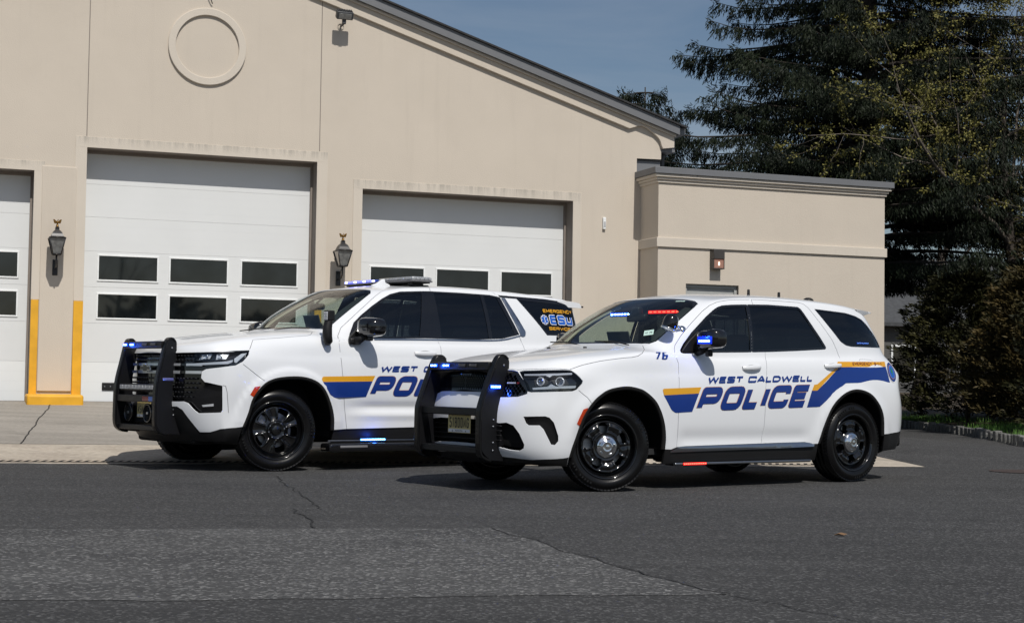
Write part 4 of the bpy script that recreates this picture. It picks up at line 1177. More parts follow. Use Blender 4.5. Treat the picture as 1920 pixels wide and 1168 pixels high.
# ------------------------------------------------------------------ the nearer patrol SUV
def build_near(loc, rz):
    D = DATA_D
    B = Body(net_near(), post=post_near)
    car = empty('police_suv', (0, 0, 0))
    NC, NR = B.nc - 1, B.nr - 1
    low = [(-.94, 0, .288), (-.925, -.2, .290), (-.845, -.496, .292), (-.793, -.612, .285), (-.62, -.80, .288), (-.452, -.913, .298)]
    sill = D['sill']
    rb = [(3.487, -.938, .458), (3.70, -.90, .470), (3.93, -.775, .490), (4.10, -.5, .50), (4.17, 0, .50)]
    farch = smooth_line(D['farch'], 4); rarch = smooth_line(D['rarch'], 4)
    pf, pr = P3(B, farch, .03, False), P3(B, rarch, .03, False)
    feats = []
    # below the body
    feats.append(('void', [(0, 0), (NC, 0), (NC, 1.35), (pr[-1][0], 1.25), (pr[-1][0], .85), (0, .85)]))
    feats.append(('void', pf + [(pf[-1][0], 0), (pf[0][0], 0)]))
    feats.append(('void', pr + [(pr[-1][0], 0), (pr[0][0], 0)]))
    # black lower mouldings
    pl = P3(B, low, .03, False); ps = P3(B, sill, .03, False); pb = P3(B, rb, .03, False)
    feats.append(('valance', pl + [(pf[0][0], .6), (0, .6)]))
    feats.append(('rocker', ps + [(pr[0][0], .6), (pf[-1][0], .6)]))
    feats.append(('rear_valance', pb + [(NC, 1.0), (pr[-1][0], .6)]))
    # glass
    fw = rounded(xz(D['fwin']), .015); rw = rounded(xz(D['rwin']), .012); qw = rounded(xz(D['quarter']), .015)
    tri = [(.80, 1.15), (1.02, 1.17), (1.045, 1.20), (1.06, 1.42), (.95, 1.40), (.80, 1.25)]
    fg = inset(xz(D['fwin']), .022)
    fg = [(max(x, 1.03 - .0), z) if x < 1.03 and z < 1.39 else (x, z) for x, z in fg]
    def sd(p, st=.03): return B.poly(p, 'side', st)
    feats.append(('front_window', sd(fg)))
    feats.append(('rear_window_side', sd(inset(xz(D['rwin']), .022))))
    feats.append(('quarter_window', sd(inset(xz(D['quarter']), .012))))
    feats.append(('window_frame', sd(fw))); feats.append(('window_frame', sd(rw))); feats.append(('window_frame', sd(qw)))
    ws = [(.47, 0, 1.272), (.48, -.25, 1.270), (.515, -.5, 1.268), (.56, -.66, 1.264), (.60, -.72, 1.268), (.66, -.745, 1.30), (.80, -.735, 1.395), (1.0, -.705, 1.52), (1.17, -.672, 1.615), (1.245, -.652, 1.658), (1.255, -.60, 1.672), (1.20, -.42, 1.688), (1.16, -.2, 1.697), (1.15, 0, 1.700)]
    wi = [(.50, 0, 1.292), (.51, -.25, 1.290), (.545, -.5, 1.288), (.585, -.69, 1.282), (.665, -.730, 1.307), (.80, -.722, 1.398), (.995, -.692, 1.52), (1.165, -.660, 1.612), (1.225, -.60, 1.657), (1.165, -.42, 1.677), (1.13, -.2, 1.686), (1.12, 0, 1.688)]
    feats.append(('windshield', P3(B, wi))); feats.append(('windshield_frame', P3(B, ws)))
    bw = [(3.66, 0, 1.58), (3.66, -.4, 1.575), (3.70, -.56, 1.52), (3.80, -.64, 1.36), (3.82, -.60, 1.32), (3.87, 0, 1.32)]
    feats.append(('rear_window', P3(B, bw)))
    # lamps and openings
    feats.append(('headlight_opening', P3(B, D['headl'], .02)))
    gl = [(-.88, 0, 1.016), (-.86, -.2, 1.018)] + D['grille'] + [(-.885, -.45, .808), (-.895, -.36, .830), (-.903, -.249, .832), (-.91, 0, .832)]
    feats.append(('grille_opening', P3(B, gl, .02)))
    it = [(-.955, 0, .601), (-.94, -.28, .600), (-.91, -.44, .590)] + D['intake'] + [(-.92, -.35, .385), (-.943, -.122, .393), (-.945, 0, .393)]
    feats.append(('intake_opening', P3(B, it, .02)))
    feats.append(('vent_opening', P3(B, [(p[0], p[1], p[2]) for p in D['vent']], .02)))
    feats.append(('side_marker', P3(B, D['marker'], .02)))
    tl = [(3.79, -.80, 1.185), (3.83, -.79, 1.10), (3.90, -.80, .985), (3.98, -.70, .99), (4.05, -.5, 1.0), (4.10, 0, 1.0), (4.07, 0, 1.15), (3.98, -.6, 1.15), (3.88, -.74, 1.185)]
    feats.append(('taillight', P3(B, tl, .02)))
    # seams
    W = .0055
    fd = [tuple(p) for p in D['fdoor_f']]; fd = [p for i, p in enumerate(fd)]
    for ln in (fd, D['bseam'], D['rdoor_r'][:9], [D['rdoor_r'][8], (2.895, -.90, 1.20)], D['hood'][:9] + [(-.45, -.868, 1.034)], [(.60, -.72, 1.262), (.54, -.70, 1.252), (.50, -.6, 1.253), (.46, -.3, 1.258), (.45, 0, 1.26)], D['bfseam'],
               [(-.45, -.868, 1.034), (-.62, -.76, 1.030), (-.76, -.60, 1.030), (-.84, -.33, 1.031), (-.868, 0, 1.031)]):
        feats.append(('seam', R3(B, ln, W)))
    fu = rounded([(3.16, 1.19), (3.39, 1.185), (3.37, 1.03), (3.15, 1.03)], .05)
    fu3 = [B.side(x, z)[0] for x, z in dens(fu + [fu[0]], .03, False)]
    feats.append(('seam', R3(B, [tuple(p) for p in fu3 if p], .003)))
    # panels
    fdo = xz(D['fdoor_f'][:-1]) + xz(D['bseam'])[0:] + [(1.787, .388), (.85, .374)]
    feats.append(('front_door', sd(fdo)))
    rdo = xz(D['rdoor_r'][:9]) + [(2.90, 1.20), (2.92, 1.02), (2.88, .882), (2.80, .83), (2.66, .70), (2.53, .45), (2.50, .38), (1.787, .388)] + xz(D['bseam'])[::-1]
    feats.append(('rear_door', sd(rdo)))
    hd = [(-.868, 0, 1.031), (-.84, -.33, 1.031), (-.76, -.60, 1.030), (-.62, -.76, 1.030), (-.45, -.868, 1.034)] + D['hood'][::-1] + [(.54, -.70, 1.252), (.50, -.6, 1.253), (.46, -.3, 1.258), (.45, 0, 1.26)]
    feats.append(('hood', P3(B, hd)))
    bu = [D['bfseam'][2], D['bfseam'][1], (-.385, -.940, .866), (-.435, -.932, .85), (-.735, -.751, .836), (-.80, -.661, .80), (-.868, -.515, .79), (-.903, -.249, .832), (-.91, 0, .832)]
    feats.append(('front_bumper', P3(B, bu, .03, False) + [(0, .8), (pf[0][0], .8)] + pf[:12]))
    C = cut_body(B, feats)
    K = dict(thick=.010, inner=DARKTRIM)
    piece('body', C['body'], PAINT, car, thick=.010, inner=TAN)
    bumper = piece('front_bumper', C['front_bumper'], PAINT, car, **K)[0]
    piece('hood', C['hood'], PAINT, car, **K)
    piece('panel_gap', C['seam'], SEAM, car, off=-.006)
    piece('valance', C['valance'], BLACKPL, car, thick=.02)
    piece('rocker_panel', C['rocker'], BLACKPL, car, thick=.02)
    piece('rear_valance', C['rear_valance'], BLACKPL, car, thick=.02)
    fdoor = piece('front_door', C['front_door'], PAINT, car, join=False, **K)
    rdoor = piece('rear_door', C['rear_door'], PAINT, car, join=False, **K)
    piece('window_frame', C['window_frame'], BLACKGLOSS, car, off=-.002)
    for i in (0, 1):
        piece('window', C['front_window'], SIDEG, fdoor[i], off=-.008, sides=(i,))
        piece('window', C['rear_window_side'], TINTG, rdoor[i], off=-.008, sides=(i,))
        piece('quarter_window', C['quarter_window'], TINTG, car, off=-.006, sides=(i,))
    piece('windshield_border', C['windshield_frame'], BLACKGLOSS, car, off=-.004)
    piece('windshield', C['windshield'], WIND, car, off=-.004)
    piece('rear_window', C['rear_window'], TINTG, car, off=-.004)
    piece('taillight', C['taillight'], REDLENS, car, off=.002, thick=.02)
    for i in (0, 1): piece('side_marker', C['side_marker'], ORANGE, car, off=.003, sides=(i,), thick=.01)
    # headlights
    for i in (0, 1):
        s = 1 if i == 0 else -1
        h = piece('headlight', C['headlight_opening'], BLACKGLOSS, car, off=-.055, sides=(i,), cup=.044)[0]
        piece('lens', C['headlight_opening'], CLEAR, h, off=-.001, sides=(i,))
        for nm, off, mt in (('drl1', -.012, BRIGHT), ('drl2', -.012, BRIGHT), ('lens1', -.040, DARKTRIM), ('lens2', -.040, DARKTRIM)):
            pol = P3(B, D[nm], .015)
            V, F = flat_mesh([pol]); P = B.ev(V[:, 0], V[:, 1]); Nn = B.normal(V[:, 0], V[:, 1])
            e = np.cross(P[F[:, 1]] - P[F[:, 0]], P[F[:, 2]] - P[F[:, 0]]); fl = (e * Nn[F].mean(1)).sum(1) < 0; F[fl] = F[fl][:, ::-1]
            piece('light_guide' if nm[0] == 'd' else 'lamp_cup', (P, Nn, F), mt, h, off=off, sides=(i,), thick=.012)
        for c, rr in (((-.675, -.80, .935), .030), ((-.53, -.895, .934), .032)):
            p, n = at(B, c, -.034)
            p = Vector((p.x, p.y * s, p.z)); n = Vector((n.x, n.y * s, n.z)); n = (n + Vector((-1, 0, 0)) * 1.0).normalized()
            m = MB(); M = frame_M(p, n)
            m.lathe([(rr + .008, .0), (rr + .006, .012), (rr, .014), (rr * .94, .006)], REFLECT, n=28, M=M)
            m.lathe([(rr * .9, .004), (rr * .8, .014), (rr * .5, .022), (0, .026)], CLEAR, n=28, M=M)
            m.lathe([(rr * .93, .002), (0, -.01)], SATIN, n=28, M=M)
            m.build('projector_lamp', None, h)
    pillar_trim(B, car, ws[4:10], .16, -.055)
    # grille: dark backing with a lattice in front
    g = piece('grille', C['grille_opening'], LINER, car, off=-.05, cup=.039)[0]
    gp = [(p[1], p[2]) for p in gl]
    cells = []
    dx, dz = .034, .021
    ins = inset(gp + [], .012); ins = [(0.01 if p[0] > -.02 else p[0], p[1]) for p in ins]
    for i in range(-1, 24):
        for j in range(0, 13):
            cy = -i * dx - (dx / 2 if j % 2 else dx); cz = .785 + j * dz * .97
            cell = [(cy - dx * .40, cz), (cy - dx * .12, cz + dz * .78), (cy + dx * .12, cz + dz * .78), (cy + dx * .40, cz), (cy + dx * .12, cz - dz * .78), (cy - dx * .12, cz - dz * .78)]
            if cy > .001: continue
            cell = [(min(c[0], -.0015), c[1]) for c in cell]
            if cy > -.001: cell = [cell[0], cell[1], (-.0015, cell[1][1]), (-.0015, cell[5][1]), cell[5]]
            if all(pip(np.array([c[0] - (.004 if c[0] > -.01 else 0)]), np.array([c[1]]), ins)[0] for c in cell): cells.append(cell)
    lat = []
    V, F = flat_mesh([gp], cells)
    P = []; Nn = []
    for y, z in V:
        h = B.hit((min(y, 0), z), 'front')
        if h[2] is None or abs(h[0].x + .85) > .4: h = B.bvh.find_nearest(Vector((-.8, y, z)))
        ab = B.par(h); n = B.normal(np.array([ab[0]]), np.array([ab[1]]))[0]
        P.append(tuple(h[0])); Nn.append(tuple(n))
    P = np.array(P); Nn = np.array(Nn)
    e = np.cross(P[F[:, 1]] - P[F[:, 0]], P[F[:, 2]] - P[F[:, 0]]); fl = (e * Nn[F].mean(1)).sum(1) < 0; F[fl] = F[fl][:, ::-1]
    piece('grille_lattice', (P, Nn, F), BLACKGLOSS, g, off=-.010, thick=.016)
    # small badge on the grille
    m = MB()
    p, n = at(B, (-.80, -.62, .912), .004); M = frame_M(p, n)
    for q in text_polys('DUR', 0, 0, .001, .001) if False else []: pass
    for k in range(7): m.box(-.075 + k * .012, -.067 + k * .012, -.006, .006, 0, .002, REFLECT, M)
    m.box(.018, .027, -.007, .007, 0, .003, MATS['red_lens'], M); m.box(.030, .039, -.007, .007, 0, .003, MATS['red_lens'], M)
    m.build('grille_badge', None, g)
    # lower intake and vents
    it_o = piece('air_intake', C['intake_opening'], LINER, bumper, off=-.06, cup=.049)[0]
    m = MB()
    for z in (.43, .47, .51, .55): m.bevbox(-.905, -.885, -.56, .56, z - .006, z + .006, .004, BLACKPL)
    m.build('intake_slat', None, it_o)
    for i in (0, 1): piece('corner_vent', C['vent_opening'], BLACKGLOSS, bumper, off=-.035, sides=(i,), cup=.024)
    # arches, sill trim
    arch('wheel_arch', B, D['farch'], car); arch('wheel_arch', B, D['rarch'], car)
    for sgn in (1, -1):
        m = MB()
        ch = [tuple(p) for p in D['chrome']]
        nf_ = 6
        top = smooth_line([(p[0], p[2]) for p in ch[:6]], 4); bot = [(ch[8][0], ch[8][2]), (ch[7][0], ch[7][2]), (ch[6][0], ch[6][2])]
        poly = top + [(2.456, .352), (2.01, .342), (.658, .324)]
        V, F = flat_mesh([poly], (), .05)
        P = []
        for x, z in V:
            hh = B.side(x, z)[0]; P.append((x, (hh.y - .010 - .012 * math.sin(max(0, min(1, (z - .33) / .055)) * math.pi)) * sgn, z))
        m.add(P, F.tolist(), SATIN, True)
        m.build('sill_trim', None, car, recalc=True)
        # running board
        m = MB()
        m.bevbox(.72, 2.45, -.93, -.80, .205, .228, .008, BLACKPL)
        m.bevbox(.70, 2.42, -.965, -.93, .212, .232, .006, SATIN)
        for x in (.9, 1.6, 2.3): m.bevbox(x - .03, x + .03, -.85, -.5, .215, .26, .01, BLACKPL)
        o = m.build('running_board', None, car)
        if sgn < 0: o.scale = (1, -1, 1)
        if sgn > 0: led_strip('board_light', o, (.925, -.968, .222), (0, -1, 0), .27, .014, (LEDR, LEDRC), 12)
    # stripes and lettering
    livery = []
    s0 = rounded([(.549, .872), (.562, .880), (1.006, .897), (.977, .841), (.562, .823)], [.008, .012, 0, 0, .004])
    decal('stripe', B, [s0], 'side', GOLD, car)
    decal('stripe', B, [rounded([(.562, .823), (.977, .841), (.898, .679), (.70, .670), (.655, .694)], [.003, 0, 0, .012, .02])], 'side', BLUE, car)
    y2 = [(2.828, 1.145), (2.845, 1.158), (3.60, 1.172), (3.586, 1.121), (2.846, 1.105), (2.502, .878), (2.429, .877), (2.465, .934), (2.507, .938), (2.80, 1.10)]
    decal('stripe', B, [y2], 'side', GOLD, car)
    decal('stripe', B, [[(2.846, 1.105), (3.586, 1.121), (3.60, .967), (2.908, .952), (2.534, .726), (2.359, .720), (2.429, .877), (2.502, .878)]], 'side', BLUE, car)
    rise = (.720 - .682) / (2.323 - .927)
    pol = text_polys('POLICE', .932, .684, 2.330, .212, t=.295, slant=.50, rad=.20, gap=.13, rise=rise)
    outl = text_polys('POLICE', .932 - .0045, .684 - .0035, 2.330 + .0045, .219, t=(.295 * .212 + .007) / .219, slant=.50, rad=.20, gap=(.13 * .212 - .007) / .219, rise=rise)
    decal('lettering_outline', B, outl, 'side', OUTL, car, off=.0016, step=.03)
    decal('lettering', B, pol, 'side', BLUE, car, off=.0050, step=.03)
    decal('lettering', B, text_polys('WEST', 1.079, .929, 1.520, .062, t=.30, slant=.42, rad=.16, gap=.13, rise=rise * .9), 'side', BLUE, car, off=.0030)
    decal('lettering', B, text_polys('CALDWELL', 1.585, .941, 2.440, .062, t=.30, slant=.42, rad=.16, gap=.13, rise=rise * .9), 'side', BLUE, car, off=.0030)
    decal('lettering', B, text_polys('EMERGENCY', 3.045, 1.126, 3.345, .030, t=.19, slant=.2, rad=.2, gap=.22, rise=.02), 'side', MATS['red_lens'], car, off=.0040, step=.08)
    decal('lettering', B, text_polys('9-1-1', 3.385, 1.131, 3.515, .030, t=.19, slant=.2, rad=.2, gap=.25, rise=.02), 'side', MATS['red_lens'], car, off=.0040, step=.08)
    quad_decal('fleet_number', B, text_polys('76', .02, -.22, .96, .94, t=.15, slant=.0, rad=.06, gap=.12), [D['hw76'][3], D['hw76'][2], D['hw76'][1], D['hw76'][0]], BLUE, car, off=.006)
    # round seal
    def ell(cx, cz, rx, rz, n=40): return [(cx + rx * math.cos(t * 2 * math.pi / n), cz + rz * math.sin(t * 2 * math.pi / n)) for t in range(n)]
    sc = (3.672, 1.069)
    seal = decal('seal', B, [ell(*sc, .080, .103)], 'side', WDEC, car, off=.003)
    for nm, a, m_, o_ in (('seal_ring', .93, MATS['decal_blue'], .0042), ('seal_line', .68, MATS['decal_gold'], .0050), ('seal_field', .64, BLUEOUT, .0058)):
        d_ = decal(nm, B, [ell(*sc, .080 * a, .103 * a)], 'side', m_, seal, off=o_)
    decal('seal_emblem', B, [[(sc[0] - .022, sc[1] - .01), (sc[0] - .012, sc[1] + .03), (sc[0], sc[1] + .045), (sc[0] + .014, sc[1] + .028), (sc[0] + .02, sc[1] - .005), (sc[0] + .004, sc[1] - .005), (sc[0] + .004, sc[1] - .035), (sc[0] - .006, sc[1] - .035), (sc[0] - .006, sc[1] - .005)]], 'side', MATS['emblem_green'], seal, off=.0066)
    # door handles
    for i, door in ((0, fdoor), (1, rdoor)):
        for k, sgn in enumerate((1, -1)):
            x0, z0 = ((1.535, 1.075), (2.635, 1.110))[i]
            hy = B.side(x0 + .12, z0)[0].y
            m = MB()
            bar = [(x0 + t * .235, hy - .004 - .030 * math.sin(math.pi * min(1, max(0, t))) ** .45, z0 + .012 * t) for t in [j / 10 for j in range(11)]]
            v = []; 
            for j, p in enumerate(bar):
                hgt = .017 + .006 * math.sin(math.pi * j / 10)
                for a in range(8):
                    t = 2 * math.pi * a / 8
                    v.append((p[0], (p[1] + .008 * math.sin(t)) * sgn, p[2] + hgt * math.cos(t)))
            f = [(j * 8 + a, j * 8 + (a + 1) % 8, (j + 1) * 8 + (a + 1) % 8, (j + 1) * 8 + a) for j in range(10) for a in range(8)]
            m.add(v, f, PAINT, True)
            # shadowed cup behind the bar
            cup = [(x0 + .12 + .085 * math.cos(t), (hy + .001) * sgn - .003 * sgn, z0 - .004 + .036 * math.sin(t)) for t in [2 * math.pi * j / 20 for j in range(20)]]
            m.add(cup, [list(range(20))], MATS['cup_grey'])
            m.build('handle', None, door[k], recalc=True)
    # door mirrors
    for k, sgn in enumerate((1, -1)):
        m = MB()
        v = []
        prof = [(-.085, .55, .62), (-.075, .82, .85), (-.04, .97, .98), (.0, 1, 1), (.045, .98, .97), (.06, .93, .92)]
        n = 28
        for dx_, sy, sz in prof:
            for a in range(n):
                t = 2 * math.pi * a / n
                cy = math.copysign(abs(math.cos(t)) ** .55, math.cos(t)); cz = math.copysign(abs(math.sin(t)) ** .6, math.sin(t))
                yy = -1.035 + .125 * sy * cy; zz = 1.318 + .088 * sz * cz + (.012 if cy < 0 else 0)
                v.append((1.055 + dx_ + (yy + 1.035) * -.12, yy * sgn, zz))
        f = [(j * n + a, j * n + (a + 1) % n, (j + 1) * n + (a + 1) % n, (j + 1) * n + a) for j in range(len(prof) - 1) for a in range(n)]
        f += [list(range(n)), [len(v) - n + a for a in range(n)]]
        m.add(v, f, BLACKGLOSS, True)
        mir = m.build('side_mirror', None, car, recalc=True)
        m = MB()
        m.tube([(1.03, -.86 * sgn, 1.205), (1.03, -.93 * sgn, 1.215), (1.045, -.98 * sgn, 1.245)], [.035, .030, .028], BLACKPL, n=10)
        m.prism([(.845, 1.205), (1.05, 1.20), (1.055, 1.40), (.93, 1.30)], -.868 * sgn, -.845 * sgn, BLACKPL, axis='y', bevel=.006)
        m.build('mirror_base', None, mir)
        m = MB(); m.bevbox(1.02, 1.075, -1.035, -.985, 1.17, 1.225, .01, BLACKPL) if sgn > 0 else m.bevbox(1.02, 1.075, .985, 1.035, 1.17, 1.225, .01, BLACKPL)
        m.build('camera_box', None, mir)
        if sgn > 0:
            led_strip('mirror_light', mir, (.957, -1.045, 1.305), (-.96, -.28, .02), .115, .022, (LEDB, LEDBC), 6)
            hz_ = MB(); hz_.bevbox(-.075, .075, -.034, .034, -.006, .001, .003, HALO, frame_M((.9585, -1.045, 1.312), (-.96, -.28, .02))); hz_.build('led_spill_patch', None, mir)  # added glowing patch: blue spill painted onto the mirror shell
            glow(mir, (.925, -1.06, 1.345), .9, .012)
    # spot lamp on the pillar
    m = MB()
    c = Vector((.735, -.835, 1.452))
    M = frame_M(c, Vector((-.30, .15, -.94)))
    m.lathe([(0, -.098), (.028, -.093), (.050, -.078), (.064, -.052), (.070, -.015), (.069, .02), (.066, .034)], BLACKGLOSS, n=44, M=M)
    m.lathe([(.066, .034), (.072, .038), (.072, .050), (.064, .054)], CHROME, n=44, M=M)
    m.lathe([(.064, .053), (.045, .068), (.02, .076), (0, .078)], CLEAR, n=44, M=M); m.lathe([(.062, .05), (.04, .02), (0, .0)], REFLECT, n=32, M=M)
    spot = m.build('spot_lamp', None, car)
    m = MB(); m.tube([(.84, -.80, 1.436), (.885, -.795, 1.428), (.915, -.785, 1.422)], [.014, .016, .014], CHROME, n=12)
    pp, nn = at(B, (.925, -.79, 1.42), .0); m.lathe([(.034, -.004), (.034, .010), (.022, .018), (0, .02)], CHROME, n=24, M=frame_M(pp, nn))
    m.build('lamp_arm', None, spot)
    # roof fittings
    for x, y in ((2.24, -.30), (2.66, -.30)):
        h = B.bvh.ray_cast(Vector((x, y, 4)), Vector((0, 0, -1)))[0]
        m = MB(); m.lathe([(.016, 0), (.014, .01), (.013, .05), (.010, .056), (0, .057)], BLACKPL, n=16, M=Matrix.Translation(h)); m.build('antenna', None, car)
    h = B.bvh.ray_cast(Vector((3.08, -.30, 4)), Vector((0, 0, -1)))[0]
    m = MB(); m.lathe([(.060, -.01), (.058, .01), (.046, .032), (.025, .044), (0, .047)], BLACKPL, n=28, M=Matrix.Translation(h)); m.build('antenna_dome', None, car)
    # rear spoiler
    m = MB()
    v = []; 
    ys = [0, .25, .5, .62, .68]
    for s in (-1, 1):
        pass
    rows = []
    for y in [-.69, -.64, -.5, -.25, 0, .25, .5, .64, .69]:
        k = 1 - (abs(y) / .69) ** 6
        rows.append([(3.36, y, 1.712 - .03 * (1 - k)), (3.50, y, 1.728 - .05 * (1 - k) - .012 * (y / .69) ** 2), (3.62 - .05 * (1 - k), y, 1.716 - .05 * (1 - k) - .012 * (y / .69) ** 2), (3.625 - .05 * (1 - k), y, 1.700 - .04 * (1 - k)), (3.50, y * .97, 1.635), (3.36, y * .97, 1.62)])
    for r_ in rows: v += r_
    f = [(i * 6 + j, (i + 1) * 6 + j, (i + 1) * 6 + j + 1, i * 6 + j + 1) for i in range(8) for j in range(5)] + [list(range(6)), [48 + j for j in range(6)]]
    m.add(v, f, PAINT, True)
    shade_auto(m.build('spoiler', None, car, recalc=True), 40)
    # lights behind the glass
    led_strip('interior_light_bar', car, (1.265, .47, 1.590), (-.9, -.25, .1), .23, .024, (LEDB, LEDBC), 6, up=Vector((.1, .05, 1)))
    led_strip('interior_light_bar', car, (1.265, -.20, 1.598), (-.95, -.2, .1), .42, .024, (LEDR, LEDRC), 8)
    led_strip('quarter_light', car, (3.41, -.72, 1.352), (0, -1, 0), .17, .012, (LEDB, LEDBC), 8)
    m = MB(); m.bevbox(1.285, 1.32, -.60, .66, 1.57, 1.62, .01, BLACKPL); m.bevbox(1.02, 1.07, -.16, .10, 1.50, 1.57, .015, BLACKPL); m.bevbox(1.03, 1.10, -.06, .04, 1.56, 1.64, .015, BLACKPL)
    m.build('rear_view_mirror', None, car)
    # stickers
    p, n = at(B, (.72, -.60, 1.325), .0)
    m = MB(); M = frame_M(p + n * .001, n) @ Matrix.Rotation(R(12), 4, 'Z'); m.box(-.045, .045, -.035, .035, 0, .0008, STICK, M); 
    stk = m.build('window_sticker', None, car)
    V, F = flat_mesh(text_polys('12 26', -.033, -.012, .033, .022, t=.2, rad=.1, gap=.2)); m = MB(); m.add([M @ Vector((a, b, .0016)) for a, b in V], F.tolist(), MATS['plate_ink']); m.build('sticker_text', None, stk)
    p, n = at(B, (1.17, -.50, 1.655), .0)
    m = MB(); m.box(-.045, .045, -.009, .009, 0, .0008, STICK, frame_M(p + n * .001, n)); m.build('window_sticker', None, car)
    # wipers
    m = MB()
    for y0, y1 in ((-.62, -.05), (.05, .62)):
        m.tube([(.44, y0, 1.262), (.50, (y0 + y1) / 2, 1.298), (.52, y1, 1.302)], .006, BLACKPL, n=6)
    m.build('wiper', None, car)
    m = MB()
    for x, y in ((.24, .28), (.25, -.24)): 
        h = B.bvh.ray_cast(Vector((x, y if y < 0 else -y, 4)), Vector((0, 0, -1)))[0]
        m.bevbox(x - .012, x + .012, y - .016, y + .016, h.z - .004, h.z + .011, .005, BLACKPL)
    m.build('washer_nozzle', None, car)
    # push bumper
    push = MB()
    up_ = rounded([(-.885, 1.130), (-1.064, .705), (-1.057, .330), (-.960, .262), (-.820, .252), (-.835, .60), (-.812, .724), (-.785, .90), (-.778, 1.130)], [.05, .03, .06, .03, .01, .02, .01, .02, .05])
    pb_ = empty('push_bumper'); pb_.parent = car
    for sgn in (1, -1):
        m = MB(); m.prism(up_, -.503 * sgn, -.446 * sgn, BLACKTEX, axis='y', bevel=.006)
        fl_ = smooth_line([(-.790, 1.108), (-.830, 1.138), (-.880, 1.130), (-.925, 1.055), (-.98, .920), (-1.055, .725), (-1.068, .62), (-1.064, .345), (-1.02, .282), (-.95, .258)], 4)
        m.prism(ribbon(fl_, .026), *sorted((-.508 * sgn, -.441 * sgn)), RUBBER, axis='y', bevel=.008)
        u = m.build('upright', None, pb_)
        for x, z in ((-.84, 1.06), (-.94, .60), (-.94, .545), (-.94, .41), (-.94, .345)):
            q = MB(); q.lathe([(.009, 0), (.009, .005), (.005, .008), (0, .008)], STEEL, n=10, M=frame_M((x, -.505 * sgn, z), (0, -sgn, 0))); q.build('bolt', None, u)
        led_strip('upright_light', u, (-.925, -.507 * sgn, .878), (0, -sgn, 0), .10, .024, (LEDB, LEDBC), 5)
        glow(u, (-.925, -.545 * sgn, .862), .5)
    m = MB(); m.bevbox(-.955, -.875, -.442, .442, 1.012, 1.088, .010, BLACKTEX); top = m.build('crossbar', None, pb_)
    m = MB(); m.bevbox(-1.045, -.99, -.442, .442, .632, .698, .008, BLACKTEX); m.build('crossbar', None, pb_)
    m = MB(); m.bevbox(-1.045, -.96, -.442, .442, .315, .372, .008, BLACKTEX); m.build('crossbar', None, pb_)
    m = MB(); m.bevbox(-.98, -.80, -.10, .10, .64, .68, .008, BLACKTEX); m.bevbox(-.99, -.7, -.44, -.40, .33, .37, .008, BLACKTEX); m.bevbox(-.99, -.7, .40, .44, .33, .37, .008, BLACKTEX); m.build('bracket', None, pb_)
    glow(top, (-.995, .30, 1.05), .8)
    for y in (.385, .19): led_strip('crossbar_light', top, (-.958, y, 1.055), (-1, 0, 0), .095, .020, (LEDB, LEDBC), 2)
    for y in (-.05, -.22): led_strip('crossbar_light', top, (-.958, y, 1.055), (-1, 0, 0), .095, .020, (MATS['led_dark'], MATS['led_dark']), 5)
    plate(car, (-.988, -.070, .562), (-1, 0, 0), '51800MG', sub='MUNICIPAL', k=1.12)
    # interior
    cabin(car, dash=(.62, 1.10, .72, .9, 1.225), floor=.35, x1=3.8, seats=((1.55, .40), (1.55, -.40)), rear=(2.55,), zs=.62, hw=.80, tan=False, div=2.02, laptop=(1.0, .12, 1.22))
    # wheels
    w0 = make_wheel('steel', .3815, .250, .266)
    for x, y, mir, st in ((0, -.813, 0, 1), (3.042, -.813, 0, 0), (0, .813, 1, 1), (3.042, .813, 1, 0)):
        w = w0 if (x == 0 and y < 0) else copy_tree(w0)
        w.parent = car; w.location = (x, y, .3815)
        w.rotation_euler = (0, R(-8 + 37 * x), (math.pi if mir else 0) + (R(-22) if st else 0))
    under(car, -.80, 4.0, .72, .22, .34)
    car['label'] = 'white police SUV in front numbered 76, with chrome hub caps and a glowing blue mirror'
    car['category'] = 'police car'; car['group'] = 'police SUVs parked by the fire station'
    car.location = loc; car.rotation_euler = (0, 0, rz)
    return car, B

def under(car, x0, x1, hw, z0, z1):
    m = MB(); m.bevbox(x0 + .1, x1, -hw + .2, hw - .2, z0 + .02, z1 + .3, .05, LINER)
    m.bevbox(.62, 2.42, -hw - .1, hw + .1, z0 + .06, z1 + .1, .03, LINER)
    m.bevbox(x0, -.45, -hw + .15, hw - .15, z0, z1, .03, LINER); m.bevbox(3.5, x1, -hw, hw, z0 + .1, z1 + .1, .03, LINER)
    for x in (0, 3.05): m.tube([(x, -.72, .38), (x, .72, .38)], .045, LINER, n=10)
    m.tube([(1.0, -.35, z0 + .03), (3.9, -.35, z0 + .04)], .035, STEEL, n=10)
    m.build('underbody', None, car)

